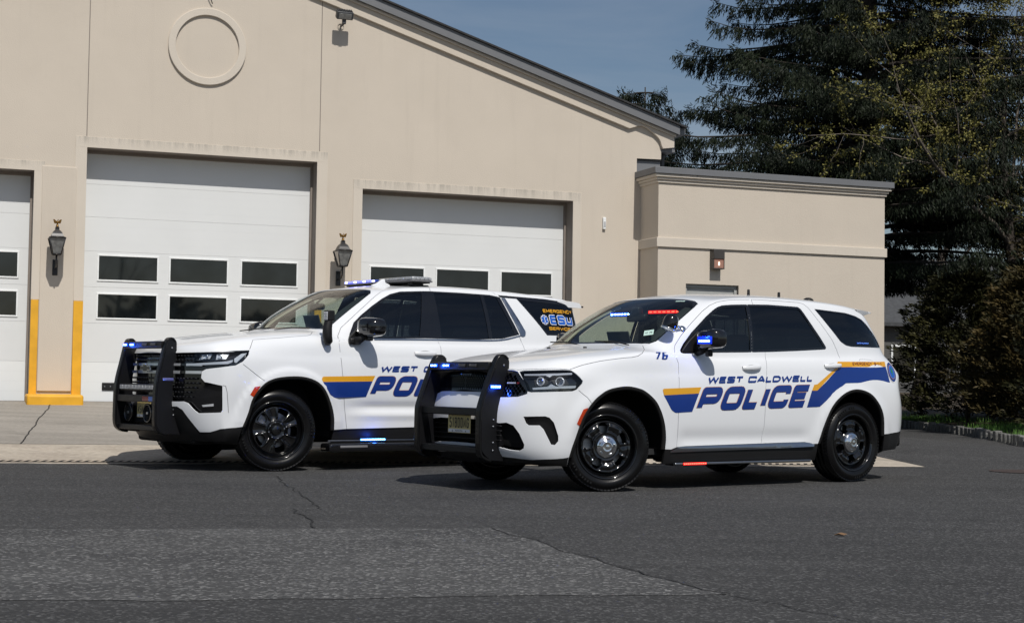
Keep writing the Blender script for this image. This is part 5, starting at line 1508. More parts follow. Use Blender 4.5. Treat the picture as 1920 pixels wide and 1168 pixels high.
def cabin(car, dash, floor, x1, seats, rear, zs, hw, tan, div, laptop):
    x0, xd, wd, _, zd = dash
    m = MB()
    m.box(x0 - .1, x1, -hw, hw, floor - .05, floor, DARKTRIM)
    m.build('cabin_floor', None, car)
    m = MB()
    m.bevbox(x0 - .12, xd, -wd - .08, wd + .08, zd - .35, zd, .05, DARKTRIM, seg=3)
    m.bevbox(xd - .25, xd + .02, -.66, -.16, zd - .03, zd + .05, .03, DARKTRIM, seg=3)
    m.bevbox(xd - .05, xd + .35, -.14, .14, zd - .55, zd - .12, .03, DARKTRIM)
    m.build('dashboard', None, car)
    steering(car, xd + .12, -.40, zd - .02)
    for x, y in seats: seat(car, x, y, zs + .02, SEATM if not tan else SEATM, .60)
    for x in rear:
        seat(car, x, -.42, zs + .05, SEATM, .55); seat(car, x, .42, zs + .05, SEATM, .55)
    # prisoner partition frame behind the front seats
    m = MB()
    for y in (-.62, 0, .62): m.tube([(div, y, zs - .2), (div + .05, y, zd + .36)], .015, DARKTRIM, n=8)
    for z in (zd - .02, zd + .34): m.tube([(div + .03, -.62, z), (div + .03, .62, z)], .015, DARKTRIM, n=8)
    for k in range(9): m.tube([(div + .04, -.58 + k * .145, zd), (div + .05, -.58 + k * .145, zd + .34)], .005, DARKTRIM, n=5)
    m.build('partition', None, car)
    lx, ly, lz = laptop
    m = MB()
    M = Matrix.Translation((lx, ly, lz))
    m.bevbox(-.02, .24, -.16, .16, -.012, .012, .006, SCREEN, M)
    m.bevbox(-.012, .0, -.16, .16, 0, .20, .005, SCREEN, M @ Matrix.Rotation(R(-18), 4, 'Y'))
    m.tube([(lx + .1, ly, lz - .02), (lx + .14, ly, lz - .45)], .018, BLACKPL)
    m.tube([(lx - .02, ly - .16, lz + .05), (lx - .08, ly - .24, lz + .09), (lx - .10, ly - .34, lz + .03), (lx - .02, ly - .30, lz - .05)], .008, BLACKPL, n=6)
    m.build('laptop', None, car)
# ------------------------------------------------------------------ the taller SUV behind
def build_far(loc, rz):
    D = DATA_T
    B = Body(net_far(), post=post_far)
    car = empty('police_suv', (0, 0, 0))
    NC = B.nc - 1
    def sd(p, st=.03): return B.poly(p, 'side', st)
    farch = smooth_line(D['farch'], 4)
    rar0 = [(p[0] + 3.03, -1.03, p[2]) for p in D['farch']]
    rar0 = [(x, B.side(x, z)[0].y, z) for x, _, z in rar0]
    rarch = smooth_line(rar0, 4)
    pf, pr = P3(B, farch, .03, False), P3(B, rarch, .03, False)
    sill = [D['sill'][0], D['sill'][1], D['sill'][2], (2.58, -1.0, .432), (rar0[0][0], rar0[0][1], rar0[0][2])]
    lowl = [(-.96, 0, .600), (-.95, -.25, .615), (-.927, -.416, .628), (-.897, -.545, .631), (-.87, -.609, .600), (-.803, -.690, .475), (-.744, -.74, .386), (-.677, -.826, .390), (-.60, -.90, .425), (-.414, -.987, .444)]
    rb = [(rar0[-1][0], rar0[-1][1], .50), (3.95, -.95, .50), (4.25, -.6, .52), (4.34, 0, .52)]
    feats = [('void', [(0, 0), (NC, 0), (NC, 1.2), (pr[-1][0], 1.1), (pr[-1][0], .85), (0, .85)]),
             ('void', pf + [(pf[-1][0], 0), (pf[0][0], 0)]), ('void', pr + [(pr[-1][0], 0), (pr[0][0], 0)])]
    pl = P3(B, lowl, .03, False); ps = P3(B, sill, .03, False); pb = P3(B, rb, .03, False)
    feats += [('valance', pl + [(pf[0][0], .6), (0, .6)]), ('rocker', ps + [(pr[0][0], .6), (pf[-1][0], .6)]), ('rear_valance', pb + [(NC, .9), (pr[-1][0], .6)])]
    # glass
    fw = xz(D['fwin']); rw = xz(D['rwin'])
    fg = inset(fw, .022)
    fgl = [p for p in fg]
    for i, (x, z) in enumerate(fgl):
        if x > 1.75: fgl[i] = (x - .07, z)
        if x < 1.0 and z < 1.50: fgl[i] = (max(x, 1.0), z)
    rgl = inset(rw, .022)
    rgl = [(x if x < 2.66 else 2.66 + (x - 2.66) * .02, z) for x, z in rgl]
    feats.append(('front_window', sd(fgl))); feats.append(('rear_window_side', sd(inset([(1.99, 1.372), (2.66, 1.376), (2.655, 1.876), (1.99, 1.878)], .012))))
    feats.append(('vent_window', sd(inset([(2.69, 1.385), (2.86, 1.398), (3.045, 1.445), (2.96, 1.65), (2.90, 1.80), (2.88, 1.865), (2.68, 1.872)], .010))))
    feats.append(('quarter_window', sd(inset([(3.175, 1.849), (3.6, 1.838), (4.03, 1.818), (4.02, 1.60), (3.98, 1.47), (3.522, 1.455), (3.33, 1.675)], .012))))
    feats.append(('window_frame', sd(fw))); feats.append(('window_frame', sd(rw)))
    feats.append(('window_frame', sd([(2.90, 1.885), (3.6, 1.872), (4.07, 1.842), (4.06, 1.60), (4.0, 1.455), (3.51, 1.448), (3.165, 1.852), (2.93, 1.858)])))
    ws = [(.50, 0, 1.436), (.51, -.28, 1.434), (.54, -.52, 1.430), (.58, -.68, 1.427), (.62, -.755, 1.428), (.70, -.775, 1.47), (.90, -.745, 1.61), (1.10, -.705, 1.74), (1.26, -.665, 1.838), (1.30, -.60, 1.868), (1.25, -.42, 1.882), (1.21, -.2, 1.888), (1.20, 0, 1.890)]
    wi = [(.53, 0, 1.458), (.54, -.28, 1.456), (.57, -.52, 1.452), (.60, -.71, 1.446), (.695, -.758, 1.472), (.90, -.730, 1.608), (1.095, -.690, 1.735), (1.245, -.650, 1.830), (1.28, -.59, 1.860), (1.22, -.42, 1.870), (1.18, -.2, 1.877), (1.17, 0, 1.879)]
    feats += [('windshield', P3(B, wi)), ('windshield_frame', P3(B, ws))]
    feats.append(('rear_window', P3(B, [(4.16, 0, 1.78), (4.14, -.5, 1.77), (4.15, -.68, 1.60), (4.18, -.70, 1.44), (4.22, 0, 1.44)])))
    feats.append(('headlight_opening', P3(B, D['headl'], .02)))
    mk = [(-.936, 0, 1.156), (-.93, -.2, 1.155)] + D['mask'] + [(-.95, -.2, .675), (-.958, 0, .674)]
    feats.append(('grille_opening', P3(B, mk, .02)))
    feats.append(('side_marker', P3(B, D['marker'], .02)))
    feats.append(('taillight', P3(B, [(4.05, -.90, 1.35), (4.07, -.94, .95), (4.22, -.85, .95), (4.22, -.80, 1.35)], .02)))
    W = .006
    for ln in ([(.773, -1.0, .414)] + [D['fdoor_f'][1], D['fdoor_f'][2], (.686, -1.012, 1.133), (.680, -1.004, 1.194), (.676, -.985, 1.273), (.715, -.90, 1.37)] + D['fdoor_f'][7:12] + [(1.56, -.70, 1.912), (1.978, -.713, 1.928)],
               D['bseam'] + [(1.955, -1.02, .80), (1.975, -1.0, .43)], [(1.978, -.713, 1.928)] + D['rdoor_r'][1:5], D['rdoor_r'][5:] + [(3.14, -1.02, 1.10)],
               D['hood'][1:], [(.62, -.755, 1.420), (.58, -.70, 1.418), (.54, -.52, 1.421), (.50, -.28, 1.425), (.49, 0, 1.427)], D['bfseam'], D['fang']):
        feats.append(('seam', R3(B, ln, W)))
    feats.append(('front_door', sd([(.773, .414), (.725, .73), (.693, 1.009), (.686, 1.133), (.676, 1.273), (.715, 1.37)] + xz(D['fdoor_f'][7:12]) + [(1.56, 1.912)] + xz(D['bseam']) + [(1.955, .80), (1.975, .43)])))
    feats.append(('rear_door', sd([(1.978, 1.928)] + xz(D['rdoor_r'][1:5]) + xz(D['rdoor_r'][5:]) + [(3.14, 1.10), (2.95, .94), (2.75, .80), (2.63, .6), (2.60, .435), (1.975, .43), (1.955, .80)] + xz(D['bseam'])[::-1])))
    hd = [(-.93, 0, 1.175), (-.90, -.35, 1.173), (-.808, -.71, 1.166), (-.56, -.90, 1.185), (-.345, -.968, 1.196)] + D['hood'][::-1][1:] + [(.58, -.70, 1.418), (.54, -.52, 1.421), (.50, -.28, 1.425), (.49, 0, 1.427)]
    feats.append(('hood', P3(B, hd)))
    bu = [D['bfseam'][1], D['bfseam'][0], (-.504, -.983, 1.037), (-.743, -.836, .998), (-.80, -.70, .95), (-.95, -.2, .90), (-.958, 0, .90)]
    feats.append(('front_bumper', P3(B, bu, .03, False) + [(0, .8), (pf[0][0], .8)] + pf[:14]))
    C = cut_body(B, feats)
    K = dict(thick=.010, inner=DARKTRIM)
    piece('body', C['body'], PAINT, car, thick=.010, inner=TAN)
    bumper = piece('front_bumper', C['front_bumper'], PAINT, car, **K)[0]
    piece('hood', C['hood'], PAINT, car, **K)
    piece('panel_gap', C['seam'], SEAM, car, off=-.006)
    piece('valance', C['valance'], BLACKPL, car, off=-.004, thick=.02)
    piece('rocker_panel', C['rocker'], BLACKPL, car, off=-.012, thick=.02)
    piece('rear_valance', C['rear_valance'], BLACKPL, car, thick=.02)
    fdoor = piece('front_door', C['front_door'], PAINT, car, join=False, **K)
    rdoor = piece('rear_door', C['rear_door'], PAINT, car, join=False, **K)
    piece('window_frame', C['window_frame'], BLACKGLOSS, car, off=-.002)
    for i in (0, 1):
        piece('window', C['front_window'], SIDEG, fdoor[i], off=-.008, sides=(i,))
        piece('window', C['rear_window_side'], TINTG, rdoor[i], off=-.006, sides=(i,))
        piece('vent_window', C['vent_window'], TINTG, rdoor[i], off=-.006, sides=(i,))
        piece('quarter_window', C['quarter_window'], TINTG, car, off=-.005, sides=(i,))
        piece('taillight', C['taillight'], REDLENS, car, off=.002, sides=(i,), thick=.02)
        piece('side_marker', C['side_marker'], ORANGE, car, off=.003, sides=(i,), thick=.01)
    piece('windshield_border', C['windshield_frame'], BLACKGLOSS, car, off=-.004)
    piece('windshield', C['windshield'], WIND, car, off=-.004)
    piece('rear_window', C['rear_window'], TINTG, car, off=-.004)
    pillar_trim(B, car, ws[4:10], .18, -.055)
    # grille mask
    g = piece('grille', C['grille_opening'], BLACKGLOSS, car, off=-.040, cup=.0295)[0]
    def patch(name, outline, mat, parent, off, sides=(0, 1), thick=.0, join=True):
        pol = P3(B, outline, .015)
        V, F = flat_mesh([pol]); P = B.ev(V[:, 0], V[:, 1]); Nn = B.normal(V[:, 0], V[:, 1])
        P[:, 1] = np.minimum(P[:, 1], 0)
        e = np.cross(P[F[:, 1]] - P[F[:, 0]], P[F[:, 2]] - P[F[:, 0]]); fl = (e * Nn[F].mean(1)).sum(1) < 0; F[fl] = F[fl][:, ::-1]
        return piece(name, (P, Nn, F), mat, parent, off=off, sides=sides, thick=thick, join=join)[0]
    def band(y0, y1, z0, z1, z0b=None, z1b=None):
        n = 8; P = []
        for k in range(n + 1):
            y = y0 + (y1 - y0) * k / n; P.append((y, z0 + ((z0b or z0) - z0) * k / n))
        for k in range(n, -1, -1):
            y = y0 + (y1 - y0) * k / n; P.append((y, z1 + ((z1b or z1) - z1) * k / n))
        out = []
        for y, z in P:
            h = B.hit((min(y, -.0001), z), 'front')[0]; out.append((h.x, y, z))
        return out
    # bars: chrome segments with gloss black gaps, and two rows of studs
    for (z0, z1) in ((1.028, 1.052), (.952, .980)):
        for (a, b) in ((0, -.24), (-.30, -.42), (-.46, -.56), (-.64, -.80)):
            patch('grille_bar', band(a, b, z0, z1), BRIGHT, g, -.003, thick=.02)
        for (a, b) in ((-.24, -.30), (-.42, -.46), (-.56, -.64)):
            patch('grille_bar', band(a, b, z0 + .002, z1 - .002), BLACKGLOSS, g, -.012, thick=.018)
    m = MB()
    for j, z in enumerate((1.085, 1.125, .905, .86, .815, .77, .725)):
        for k in range(18):
            y = -.02 - k * .042 - (.021 if j % 2 else 0)
            if z < .80 and y < -.70 or y < -.76: continue
            hh = B.hit((y, z), 'front')[0]
            for s in (1, -1):
                m.bevbox(hh.x + .018, hh.x + .032, y * s - .012, y * s + .012, z - .009, z + .009, .004, BLACKGLOSS)
                m.box(hh.x + .0165, hh.x + .019, y * s - .008, y * s + .008, z + .004, z + .006, SEAM)
        for k in range(18):
            y = -.02 - k * .042 - (.021 if j % 2 else 0)
            if z < .80 and y < -.66 or y < -.72: continue
            h1 = B.hit((y, z), 'front')[0]; h2 = B.hit((y - .042, z), 'front')[0]
            for s in (1, -1): m.tube([(h1.x + .03, y * s, z), (h2.x + .03, (y - .042) * s, z)], .003, BLACKGLOSS, n=4)
        for s in (1, -1): m.tube([(B.hit((-.02 - (.021 if j % 2 else 0), z), 'front')[0].x + .03, 0, z), (B.hit((-.05, z), 'front')[0].x + .03, -.05 * s, z)], .003, BLACKGLOSS, n=4)
    m.tube([(-.915, 0, .72), (-.915, 0, 1.13)], .004, BLACKGLOSS, n=4)
    m.build('grille_mesh', None, g)
    # emblem (wide cross shape) on the centre of the grille
    bow = [(-.120, -.022), (-.045, -.022), (-.040, -.038), (.050, -.038), (.045, -.022), (.120, -.022), (.105, .022), (.040, .022), (.035, .038), (-.050, .038), (-.045, .022), (-.105, .022)]
    m = MB(); M = frame_M((-.972, 0, 1.003), (-1, 0, 0)); m.prism(bow, 0, .012, CHROME, M=M, bevel=.002)
    m.prism(inset(bow, .007), .0105, .0145, BLACKGLOSS, M=M); m.build('emblem', None, g)
    # lower fog pods, fang
    for i in (0, 1):
        patch('fog_lamp', D['fog'], REFLECT, g, -.020, sides=(i,), thick=.01)
        h = piece('headlight', C['headlight_opening'], BLACKGLOSS, car, off=-.055, sides=(i,), cup=.044)[0]
        piece('lens', C['headlight_opening'], CLEAR, h, off=-.001, sides=(i,))
        hl = D['hl_in']
        for q, mt, of in ((hl[0:4], REFLECT, -.035), (hl[4:8], REFLECT, -.035), (hl[8:13], REFLECT, -.015)):
            patch('lamp_cup', q, mt, h, of, sides=(i,), thick=.01)
        patch('light_guide', D['strip'], BRIGHT, car, -.002, sides=(i,), thick=.02)
        s = 1 if i == 0 else -1
        for c in ((-.745, -.81, 1.122), (-.63, -.905, 1.128)):
            p, n = at(B, c, -.030); p = Vector((p.x, p.y * s, p.z)); n = (Vector((n.x, n.y * s, n.z)) + Vector((-1, 0, 0))).normalized()
            m = MB(); M = frame_M(p, n); m.lathe([(.024, 0), (.020, .014), (.010, .02), (0, .022)], CLEAR, n=20, M=M); m.lathe([(.026, .0), (.024, .010), (.021, .004)], SATIN, n=20, M=M); m.build('projector_lamp', None, h)
    arch('wheel_arch', B, D['farch'], car); arch('wheel_arch', B, rar0, car)
    # bright trim round the side glass, D pillar blade
    for sgn in (1, -1):
        m = MB()
        bt = xz([(1.13, 0, 1.338), (1.8, 0, 1.353), (2.53, 0, 1.364), (2.84, 0, 1.380), (3.10, 0, 1.432)])
        V, F = flat_mesh([ribbon(smooth_line(bt, 5), .015)], (), .05)
        m.add([(x, (B.side(x, z)[0].y - .006) * sgn, z) for x, z in V], F.tolist(), SATIN, True)
        bl = [(2.935, 1.856), (2.988, 1.854), (3.185, 1.482), (3.176, 1.440), (3.145, 1.424), (3.092, 1.434), (3.104, 1.450), (3.02, 1.65)]
        V, F = flat_mesh([bl], (), .04)
        m.add([(x, (B.side(x, z)[0].y - .010) * sgn, z) for x, z in V], F.tolist(), SATIN, True)
        m.build('window_trim', None, car, recalc=True)
        m = MB()
        m.tube([(x, (-.9 - 0) * 1 * sgn, z) for x, z in ((0, 0), (0, .001))], .0001, BLACKPL, n=3) if False else None
        m.bevbox(.50, 2.65, *sorted((-1.13 * sgn, -.93 * sgn)), .185, .272, .026, BLACKGLOSS, seg=3)
        m.bevbox(.62, .95, *sorted((-1.135 * sgn, -1.10 * sgn)), .225, .250, .006, SEAM)
        m.bevbox(.60, 2.6, *sorted((-1.09 * sgn, -.98 * sgn)), .255, .268, .005, BLACKTEX)
        for x in (.9, 1.6, 2.3): m.bevbox(x - .03, x + .03, *sorted((-.95 * sgn, -.6 * sgn)), .22, .30, .01, BLACKPL)
        m.build('step_bar', None, car)
        m = MB(); m.bevbox(.55, 2.6, *sorted((-1.015 * sgn, -.99 * sgn)), .285, .30, .004, SATIN); sr = m.build('step_rail', None, car)
        if sgn > 0: led_strip('board_light', sr, (1.085, -1.018, .302), (0, -1, .1), .30, .014, (LEDC, LEDCC), 12); glow(sr, (1.085, -1.06, .315), .8)
    # livery
    decal('stripe', B, [rounded([(.443, .915), (.462, .943), (1.095, .958), (1.060, .901), (.458, .888)], [.01, .012, 0, 0, .004])], 'side', GOLD, car)
    decal('stripe', B, [rounded([(.458, .888), (1.060, .901), (.990, .741), (.60, .730), (.545, .762)], [.003, 0, 0, .012, .02])], 'side', BLUE, car)
    rise = .012
    x0, z0, x1, h = 1.020, .743, 2.40, .212
    decal('lettering_outline', B, text_polys('POLICE', x0 - .0045, z0 - .0035, x1 + .0045, h + .007, t=(.295 * h + .007) / (h + .007), slant=.50, rad=.20, gap=(.13 * h - .007) / (h + .007), rise=rise), 'side', OUTL, car, off=.0020)
    decal('lettering', B, text_polys('POLICE', x0, z0, x1, h, t=.295, slant=.50, rad=.20, gap=.13, rise=rise), 'side', BLUE, car, off=.0040)
    decal('lettering', B, text_polys('WEST', 1.152, .997, 1.62, .064, t=.30, slant=.42, rad=.16, gap=.13, rise=rise), 'side', BLUE, car, off=.003)
    decal('lettering', B, text_polys('CALDWELL', 1.70, 1.003, 2.56, .064, t=.30, slant=.42, rad=.16, gap=.13, rise=rise), 'side', BLUE, car, off=.003)
    y2 = [(2.86, 1.19), (2.90, 1.215), (3.95, 1.222), (3.94, 1.165), (2.90, 1.155), (2.55, .96), (2.48, .96), (2.52, 1.01)]
    decal('stripe', B, [y2], 'side', GOLD, car)
    decal('stripe', B, [[(2.90, 1.155), (3.94, 1.165), (3.96, 1.03), (3.0, 1.02), (2.62, .77), (2.42, .77), (2.48, .96), (2.55, .96)]], 'side', BLUE, car)
    decal('window_lettering', B, text_polys('EMERGENCY', 3.52, 1.712, 4.00, .040, t=.24, slant=0, rad=.2, gap=.16, rise=.0), 'side', GOLD, car, off=.002)
    decal('window_lettering', B, text_polys('SERVICES', 3.56, 1.512, 3.97, .036, t=.24, slant=0, rad=.2, gap=.16, rise=.0), 'side', GOLD, car, off=.002)
    decal('window_lettering_outline', B, text_polys('ESU', 3.592, 1.573, 3.978, .118, t=(.28 * .104 + .016) / .118, rad=.06, gap=.05), 'side', WDEC, car, off=.0015)
    decal('window_lettering', B, text_polys('ESU', 3.600, 1.580, 3.970, .104, t=.28, rad=.06, gap=.20), 'side', BLUEOUT, car, off=.003)
    def star(k, w_):
        ps = []
        for a in (90, 30, -30):
            c, s_ = math.cos(R(a)), math.sin(R(a)); L = .056 * k; w2 = w_ / 2
            ps.append([(3.515 + c * L * u - s_ * w2 * v, 1.628 + s_ * L * u + c * w2 * v) for u, v in ((-1, -1), (1, -1), (1, 1), (-1, 1))])
        return ps
    decal('star_of_life_edge', B, star(1.0, .044), 'side', WDEC, car, off=.0018)
    st = decal('star_of_life', B, star(.90, .032), 'side', BLUEOUT, car, off=.003)
    decal('staff', B, [ribbon([(3.515, 1.588), (3.515, 1.668)], .005), ribbon([(3.507, 1.60), (3.523, 1.615), (3.507, 1.632), (3.523, 1.648), (3.510, 1.66)], .004)], 'side', WDEC, st, off=.0042)
    # handles
    for door, (hx, hz) in ((fdoor, (1.605, 1.200)), (rdoor, (2.72, 1.205))):
        for k, sgn in enumerate((1, -1)):
            hy = B.side(hx + .14, hz)[0].y; m = MB(); v = []
            for j in range(11):
                t = j / 10; yy = hy - .004 - .030 * math.sin(math.pi * t) ** .4; hgt = .018 + .007 * math.sin(math.pi * t)
                for a in range(8):
                    u = 2 * math.pi * a / 8; v.append((hx + .28 * t, (yy + .008 * math.sin(u)) * sgn, hz + hgt * math.cos(u)))
            f = [(j * 8 + a, j * 8 + (a + 1) % 8, (j + 1) * 8 + (a + 1) % 8, (j + 1) * 8 + a) for j in range(10) for a in range(8)]
            m.add(v, f, PAINT, True)
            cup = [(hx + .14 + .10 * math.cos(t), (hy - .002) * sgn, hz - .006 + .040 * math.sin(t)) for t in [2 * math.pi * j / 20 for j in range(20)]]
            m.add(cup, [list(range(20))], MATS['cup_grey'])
            m.build('handle', None, door[k], recalc=True)
    # mirrors
    for k, sgn in enumerate((1, -1)):
        m = MB(); v = []; n = 28
        prof = [(-.10, .50, .45), (-.088, .80, .74), (-.05, .96, .93), (.0, 1, 1), (.06, .99, .99), (.075, .94, .94)]
        for dx_, sy, sz in prof:
            for a in range(n):
                t = 2 * math.pi * a / n
                cy = math.copysign(abs(math.cos(t)) ** .5, math.cos(t)); cz = math.copysign(abs(math.sin(t)) ** .55, math.sin(t))
                yy = -1.155 + .145 * sy * cy; zz = 1.455 + .100 * sz * cz * (1.0 + .12 * cy) 
                v.append((.955 + dx_ + (yy + 1.155) * -.10, yy * sgn, zz))
        f = [(j * n + a, j * n + (a + 1) % n, (j + 1) * n + (a + 1) % n, (j + 1) * n + a) for j in range(len(prof) - 1) for a in range(n)]
        f += [list(range(n)), [len(v) - n + a for a in range(n)]]
        m.add(v, f, BLACKGLOSS, True)
        mir = m.build('side_mirror', None, car, recalc=True)
        m = MB(); m.tube([(.86, -.965 * sgn, 1.315), (.88, -1.03 * sgn, 1.318), (.91, -1.10 * sgn, 1.36)], [.045, .042, .036], BLACKPL, n=12)
        m.bevbox(.79, .93, *sorted((-1.02 * sgn, -.96 * sgn)), 1.275, 1.345, .02, BLACKPL)
        m.prism([(.812, 1.345), (1.02, 1.345), (1.03, 1.50), (.93, 1.47)], -.965 * sgn, -.93 * sgn, BLACKPL, axis='y', bevel=.006)
        m.build('mirror_base', None, mir)
        m = MB(); m.bevbox(.95, 1.02, *sorted((-1.10 * sgn, -1.03 * sgn)), 1.315, 1.362, .012, MATS['led_dark']); m.build('camera_box', None, mir)
        led_strip('mirror_light', mir, (.862, -1.150 * sgn, 1.47), (-1, -.15 * sgn, .05), .12, .026, (MATS['led_dark'], MATS['led_dark']), 5)
    # tall alley lamp on the cowl side
    m = MB()
    m.tube([(.52, -1.015, 1.275), (.515, -1.03, 1.295), (.50, -1.035, 1.35), (.50, -1.035, 1.44), (.515, -1.03, 1.50), (.525, -1.028, 1.60)], [.030, .047, .050, .048, .042, .042], BLACKPL, n=20)
    m.bevbox(.48, .565, -1.075, -.985, 1.505, 1.612, .012, BLACKPL)
    al = m.build('alley_lamp', None, car)
    m = MB(); m.bevbox(.474, .482, -1.068, -.995, 1.515, 1.598, .003, REFLECT)
    for j in range(3):
        for i in range(2): m.lathe([(.011, 0), (.009, .004), (0, .005)], LEDOFF, n=12, M=frame_M((.473, -1.05 + i * .036, 1.530 + j * .026), (-1, 0, 0)))
    m.build('led_panel', None, al)
    m = MB(); m.tube([(.52, -1.01, 1.30), (.55, -.97, 1.30)], .02, BLACKPL); m.build('lamp_bracket', None, al)
    # roof light bar
    lb = empty('light_bar'); lb.parent = car
    m = MB()
    for y in (-.56, .56):
        m.bevbox(1.84, 1.98, y - .05, y + .05, 1.945, 1.985, .012, BLACKPL)
        m.prism([(1.83, 1.955), (2.02, 1.955), (2.06, 1.93), (2.03, 1.92), (1.84, 1.94)], y * 1.12 - .02, y * 1.12 + .02, BLACKPL, axis='y', bevel=.004)
    m.bevbox(1.80, 2.04, -.66, .66, 1.975, 1.992, .006, BLACKPL)
    m.build('bar_mount', None, lb)
    out_ = rounded([(1.78, -.685), (1.86, -.70), (2.0, -.70), (2.08, -.66), (2.08, .66), (2.0, .70), (1.86, .70), (1.78, .685), (1.76, .3), (1.755, 0), (1.76, -.3)], .03)
    m = MB(); m.prism([p for p in out_], 1.990, 2.004, SEAM, bevel=.004); m.build('bar_tray', None, lb)
    m = MB(); m.prism([(1.785, 0.03), (1.79, .66), (2.06, .66), (2.06, .03)], 2.004, 2.036, MATS['blue_lens'], bevel=.010); m.build('blue_lens', None, lb)
    m = MB(); m.prism([(1.785, -.03), (1.79, -.66), (1.86, -.685), (2.0, -.685), (2.07, -.64), (2.06, -.03)], 2.004, 2.042, MATS['smoke_lens'], bevel=.010); m.build('clear_dome', None, lb)
    for k in range(10):
        y = .07 + k * .062; m = MB(); m.bevbox(1.772, 1.786, y - .024, y + .024, 2.009, 2.031, .004, LEDV if k % 3 else LEDVC); m.build('light_module', None, lb)
    for k in range(10):
        y = -.07 - k * .062; m = MB(); m.bevbox(1.774, 1.786, y - .024, y + .024, 2.009, 2.033, .004, LEDOFF); m.build('light_module', None, lb)
    for k in range(4): m = MB(); m.bevbox(1.83 + k * .055, 1.87 + k * .055, -.694, -.684, 2.008, 2.034, .003, LEDOFF); m.build('light_module', None, lb)
    # shark fin and antenna base
    h = B.bvh.ray_cast(Vector((1.63, -.31, 4)), Vector((0, 0, -1)))[0]
    m = MB(); m.prism([(1.50, h.z - .01), (1.51, h.z + .008), (1.56, h.z + .022), (1.64, h.z + .075), (1.668, h.z + .078), (1.675, h.z + .040), (1.73, h.z + .020), (1.75, h.z - .012)], -.328, -.292, PAINT, axis='y', bevel=.006, seg=2, smooth=False); shade_auto(m.build('roof_fin', None, car), 50)
    # rear spoiler lip
    m = MB(); v = []; rows = []
    for y in [-.74, -.70, -.5, -.25, 0, .25, .5, .70, .74]:
        k = 1 - (abs(y) / .74) ** 6
        rows.append([(3.80, y, 1.893 - .03 * (1 - k)), (4.05, y, 1.890 - .035 * (1 - k)), (4.19 - .05 * (1 - k), y, 1.876 - .03 * (1 - k)), (4.215 - .05 * (1 - k), y, 1.825), (4.18, y, 1.790), (3.84, y, 1.79)])
    for r_ in rows: v += r_
    f = [(i * 6 + j, (i + 1) * 6 + j, (i + 1) * 6 + j + 1, i * 6 + j + 1) for i in range(8) for j in range(5)] + [list(range(6)), [48 + j for j in range(6)]]
    m.add(v, f, PAINT, True); shade_auto(m.build('spoiler', None, car, recalc=True), 40)
    m = MB(); m.bevbox(4.10, 4.215, -.735, -.70, 1.795, 1.815, .006, BLACKPL); m.build('spoiler_tip', None, car)
    # wipers, mirror, sticker
    m = MB(); m.tube([(.46, .70, 1.43), (.52, .40, 1.452), (.54, .1, 1.455)], .006, BLACKPL, n=6); m.tube([(.46, -.05, 1.43), (.52, -.3, 1.452), (.54, -.62, 1.445)], .006, BLACKPL, n=6); m.build('wiper', None, car)
    m = MB(); m.bevbox(.98, 1.03, -.14, .12, 1.66, 1.73, .02, BLACKPL); m.tube([(1.0, 0, 1.73), (1.08, 0, 1.80)], .012, BLACKPL); m.build('rear_view_mirror', None, car)
    # push bumper
    pb_ = empty('push_bumper'); pb_.parent = car
    up_ = rounded([(-.980, 1.283), (-1.020, 1.10), (-1.078, .850), (-1.078, .430), (-1.010, .365), (-.80, .350), (-.86, .52), (-.905, .68), (-.915, .90), (-.878, 1.10), (-.878, 1.283)], [.04, .02, .04, .05, .02, .01, .03, .03, .03, .02, .04])
    for sgn in (1, -1):
        m = MB(); m.prism(up_, *sorted((-.478 * sgn, -.425 * sgn)), BLACKTEX, axis='y', bevel=.006)
        fl_ = smooth_line([(-.892, 1.262), (-.925, 1.292), (-.972, 1.280), (-1.0, 1.20), (-1.028, 1.08), (-1.080, .85), (-1.088, .62), (-1.083, .44), (-1.03, .375), (-.95, .358)], 4)
        m.prism(ribbon(fl_, .024), *sorted((-.484 * sgn, -.419 * sgn)), RUBBER, axis='y', bevel=.007)
        u = m.build('upright', None, pb_)
        for x, z in ((-.93, 1.20), (-.90, .60), (-.90, .545)):
            q = MB(); q.lathe([(.009, 0), (.009, .005), (.005, .008), (0, .008)], STEEL, n=10, M=frame_M((x, -.478 * sgn, z), (0, -sgn, 0))); q.build('bolt', None, u)
        led_strip('upright_light', u, (-.965, -.479 * sgn, .893), (0, -sgn, 0), .11, .022, (MATS['led_violetoff'], MATS['led_violetoff']), 6)
    def bar(x0, x1, z0, z1): 
        m = MB(); m.bevbox(x0, x1, -.430, .430, z0, z1, .008, BLACKTEX); return m.build('crossbar', None, pb_)
    top = bar(-1.02, -.95, 1.195, 1.268); bar(-1.085, -1.04, .665, .735); bar(-1.06, -.98, .385, .440)
    glow(top, (-1.06, .31, 1.23), .7)
    for y in (.385, .225): led_strip('crossbar_light', top, (-1.022, y, 1.236), (-1, 0, 0), .10, .020, (LEDB, LEDBC), 1)
    for y in (-.06, -.25): led_strip('crossbar_light', top, (-1.022, y, 1.236), (-1, 0, 0), .10, .020, (MATS['led_dark'], MATS['led_dark']), 5)
    m = MB(); m.bevbox(-1.07, -1.02, -.40, .40, .775, .845, .008, BLACKPL)
    for k in range(10): m.bevbox(-1.078, -1.068, -.375 + k * .076, -.31 + k * .076, .790, .832, .003, LEDOFF)
    m.build('scene_light_bar', None, pb_)
    fl = MB(); fl.box(-1.0875, -1.0865, -.31, -.17, .678, .722, REDLENS); fl.box(-1.0875, -1.0865, -.42, -.31, .678, .722, BLUEOUT); fl.build('flag_sticker', None, pb_)
